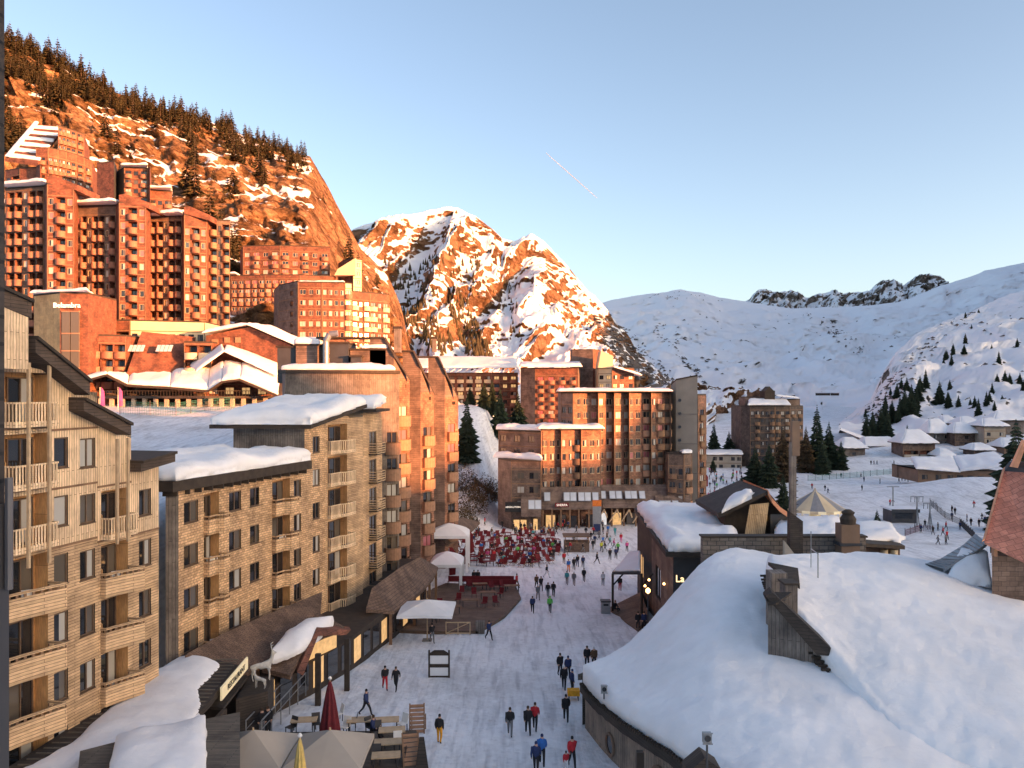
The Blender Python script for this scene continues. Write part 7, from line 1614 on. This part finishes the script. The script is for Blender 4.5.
PP = [
 ('person in black jacket and bright red trousers walking in the pair near the signboard', 385, 690, 'walk', 'black', 'red', .3, 'black'), ('person in all black walking beside the red trousered one', 396, 691, 'walk', 'black', 'black', -.2, None),
 ('lone person in navy striding with head down left of the signboard', 366, 716, 'stride', 'navy', 'black', 1.2, 'black'), ('person in dark jacket and bright yellow trousers standing on the snow', 439.5, 744, 'stand', 'black', 'yellow', 2.9, 'black'),
 ('person in dark coat walking away, left of the trio at lower centre', 510, 736.5, 'walk', 'black', 'grey', 3.1, None), ('person in dark coat in the middle of the trio at lower centre', 528, 735, 'walk', 'black', 'black', 3.2, None), ('person in dark red jacket, right of the trio at lower centre', 535, 731, 'walk', 'red', 'black', 3.0, None),
 ('person in black walking away close to the big roof wall', 566, 722, 'walk', 'black', 'black', 3.1, 'black'), ('person in blue coat at the bottom edge of the plaza', 542, 766, 'walk', 'blue', 'black', 3.1, 'navy'), ('person in navy coat cut by the bottom edge beside the blue one', 536, 774, 'walk', 'navy', 'black', 3.0, 'navy'),
 ('person in red jacket at the bottom edge beside the wall', 572, 768, 'walk', 'red', 'black', .2, 'black'), ('child in red and white at the bottom edge near the red jacketed person', 566, 772, 'walk', 'red', 'white', .1, 'black'),
 ('person in black, leftmost of the group by the roof corner', 560, 676, 'stand', 'black', 'black', .4, None), ('person in navy jacket in the group by the roof corner', 568, 679, 'stand', 'navy', 'black', .2, 'navy'), ('person with white cap carrying kit in the group by the roof corner', 564, 690, 'walk', 'black', 'black', 3, 'white'), ('person in blue jacket bending over the handcart', 572, 694, 'stand', 'navy', 'black', 2, 'navy'),
 ('person in black half hidden behind the corner of the big roof', 587, 668, 'stand', 'black', 'black', 0, None), ('person with a pale hat half hidden behind the corner of the big roof', 594, 669, 'stand', 'brown', 'black', 0, 'white'),
 ('snowboarder in black walking near the worn deck', 432, 643, 'walk', 'black', 'grey', .4, 'black'), ('person in dark blue stepping past the fence panel', 489, 640, 'stride', 'navy', 'black', .6, None), ('person in grey brown by the canopy posts', 365, 643, 'stand', 'brown', 'grey', 0, 'black'), ('child in bright pink by the canopy posts', 351, 645, 'stand', 'pink', 'pink', 0, 'pink'),
 ('person in tan coat on the steps near the lantern', 294, 702, 'stand', 'brown', 'grey', .5, None), ('person in bright yellow jacket beside the glowing lantern', 279, 706, 'stand', 'yellow', 'yellow', .5, 'yellow'), ('person in black at the foot of the handrail', 268, 735, 'stand', 'black', 'black', .3, None), ('second person in black beside the handrail foot', 262, 737, 'stand', 'black', 'grey', .3, None),
 ('person in dark coat walking toward the viewer ahead of the green jacket', 532.5, 613, 'walk', 'navy', 'black', 0, None), ('person in vivid green jacket in mid plaza', 550, 613, 'walk', 'green', 'black', 3, 'green'),
 ('person in brown jacket, left back of the mid plaza group', 536.5, 589, 'walk', 'brown', 'black', .2, None), ('person in black, back of the mid plaza group', 541, 591, 'walk', 'black', 'black', .2, None), ('person in grey in front of the mid plaza group', 538, 600, 'walk', 'grey', 'grey', .2, 'white'), ('person in black right of the mid plaza group', 553.5, 597, 'walk', 'black', 'black', 3, None), ('shorter person in black in the mid plaza group', 548, 598, 'walk', 'black', 'grey', 3, None),
 ('person in red brown coat by the far corner of the worn deck', 516.7, 588, 'walk', 'red', 'brown', 1, None), ('person in black, left of the pair by the marquee', 474, 584, 'stand', 'black', 'black', 0, None), ('person in black, right of the pair by the marquee', 478, 584, 'stand', 'black', 'black', 0, 'black'),
 ('skier in black and white stepping in upper mid plaza', 546.8, 578, 'stride', 'black', 'white', 1, None), ('person in blue grey jacket facing away in upper plaza', 567, 585, 'walk', 'teal', 'grey', 3, None), ('person in grey blue jacket between the two in upper plaza', 574, 586, 'walk', 'grey', 'grey', 3, 'white'), ('person in black at the right of the upper plaza trio', 584, 582, 'walk', 'black', 'black', 3, None),
 ('person in bright blue jacket in upper plaza', 568.6, 572, 'walk', 'blue', 'orange', 0, None), ('person in dark jacket right of the bright blue one', 574, 570, 'walk', 'black', 'black', 0, None), ('person in black following in upper plaza', 577.5, 567, 'walk', 'black', 'navy', 0, None), ('person in navy at the right of the upper plaza row', 583, 568, 'walk', 'navy', 'black', 0, None), ('person in dark red coat near the kiosk', 564, 564, 'walk', 'red', 'brown', 0, None),
 ('lone person in black striding toward the arcade', 597, 564, 'stride', 'black', 'black', 1, None), ('person in white and grey by the lean-to porch', 603, 586, 'stand', 'white', 'grey', 0, None), ('person in dark clothes under the lean-to porch', 620, 591, 'stand', 'black', 'red', 0, None), ('person in black, left of the pair beside the ramp', 638, 630, 'stand', 'black', 'black', 0, None), ('person in black, right of the pair beside the ramp', 644, 630, 'stand', 'navy', 'black', 0, None),
 ('person in navy near the plaza edge', 616, 559, 'walk', 'navy', 'black', 0, None), ('person in black beside the one near the plaza edge', 610, 560, 'walk', 'black', 'black', 0, None), ('person in lime jacket below the arcade', 601.5, 552, 'walk', 'lime', 'black', 0, None), ('person in red and pink outfit below the arcade', 621, 543, 'walk', 'red', 'pink', 0, None), ('person in pink by the dark restaurant corner', 627, 552, 'walk', 'pink', 'black', 0, None), ('person in teal below the arcade', 615, 536, 'walk', 'teal', 'teal', 0, None), ('person in black at the left end of the deck chairs', 553.6, 559, 'walk', 'black', 'black', 0, None), ('person on the slope path above the plaza', 479, 495, 'walk', 'black', 'black', 0, None), ('person alone higher on the slope path', 466, 494, 'walk', 'black', 'black', 0, None)]
for lab, px, py, pose, co, lg, fc, hat in PP:
    person(lab, px, py, pose, co, lg, fc, hat=hat, h=1.15 if 'child' in lab else 1.75)
person('person in black sitting on the edge of the ramp beside the litter bin', 615, 613, 'sit', 'black', 'black', .8)
person('person in dark clothes with white leg stripes sitting at the terrace table', 372, 738, 'sit', 'navy', 'black', 1.2, pos=(X(373, 45.8), 45.8, 1.24))
random.seed(55)
for k in range(46):
    px, py = random.uniform(466, 604), random.uniform(524, 537)
    person('small figure in the dense dark crowd along the foot of the plaza building', px, py, random.choice(['stand', 'walk']), random.choice(['black', 'black', 'navy', 'grey', 'red', 'brown']), 'black', random.uniform(0, 6), 'crowd at the foot of the plaza building')
cols_ = ['black', 'navy', 'red', 'black', 'grey', 'blue', 'brown', 'black', 'teal', 'pink', 'black', 'green']; random.seed(101)
for k, (px, py) in enumerate([(591, 541), (595, 545), (588, 543), (593, 550), (599, 540), (603, 546), (607, 541), (605, 552), (610, 546), (614, 549), (586, 536), (618, 553), (566, 556), (560, 550), (570, 552), (583, 553), (574, 545), (608, 534)]):
    person('small figure in the crowd between the deck chairs and the arcade', px, py, 'walk', cols_[k % 12], random.choice(['black', 'grey']), random.uniform(0, 6), 'walkers in front of the arcade')
for k, s_ in enumerate(SEATS[:75]):
    person('small seated figure among the red deck chairs', 0, 0, 'sit', cols_[(k*5) % 12], random.choice(['black', 'grey']), random.uniform(-.5, .5), 'seated cafe guests', pos=(s_[0], s_[1], s_[2]))
for k in range(58):      # ski school crowd beside the plaza building
    px, py = random.uniform(708, 744), random.uniform(470, 502)
    if px > 728 and py > 492: px -= 14
    person('tiny figure in the distant ski school crowd beyond the plaza building', px, py, random.choice(['walk', 'stand']), random.choice(cols_), random.choice(['black', 'grey', 'navy']), random.uniform(0, 6), 'distant ski school crowd')
for k, (px, py) in enumerate([(812, 489), (825, 491), (828, 494), (841, 478), (862, 491), (864, 482), (861, 478), (899, 483), (902, 481), (905, 481), (908, 482), (890, 506), (893, 506), (871, 465), (874, 465), (877, 465), (894, 465), (974, 508), (971, 526), (979, 527), (982, 521), (952, 513), (955, 515), (947, 540), (943, 536), (938, 545), (946, 530), (952, 520), (938, 531), (933, 535), (960, 530), (967, 522), (946, 545), (880, 484), (985, 524), (925, 528), (921, 533)]):
    person('tiny skier on the shaded piste at right', px, py, random.choice(['walk', 'stand']), random.choice(['black', 'navy', 'black', 'red', 'grey']), 'black', random.uniform(0, 6), 'skiers on the right hand piste')
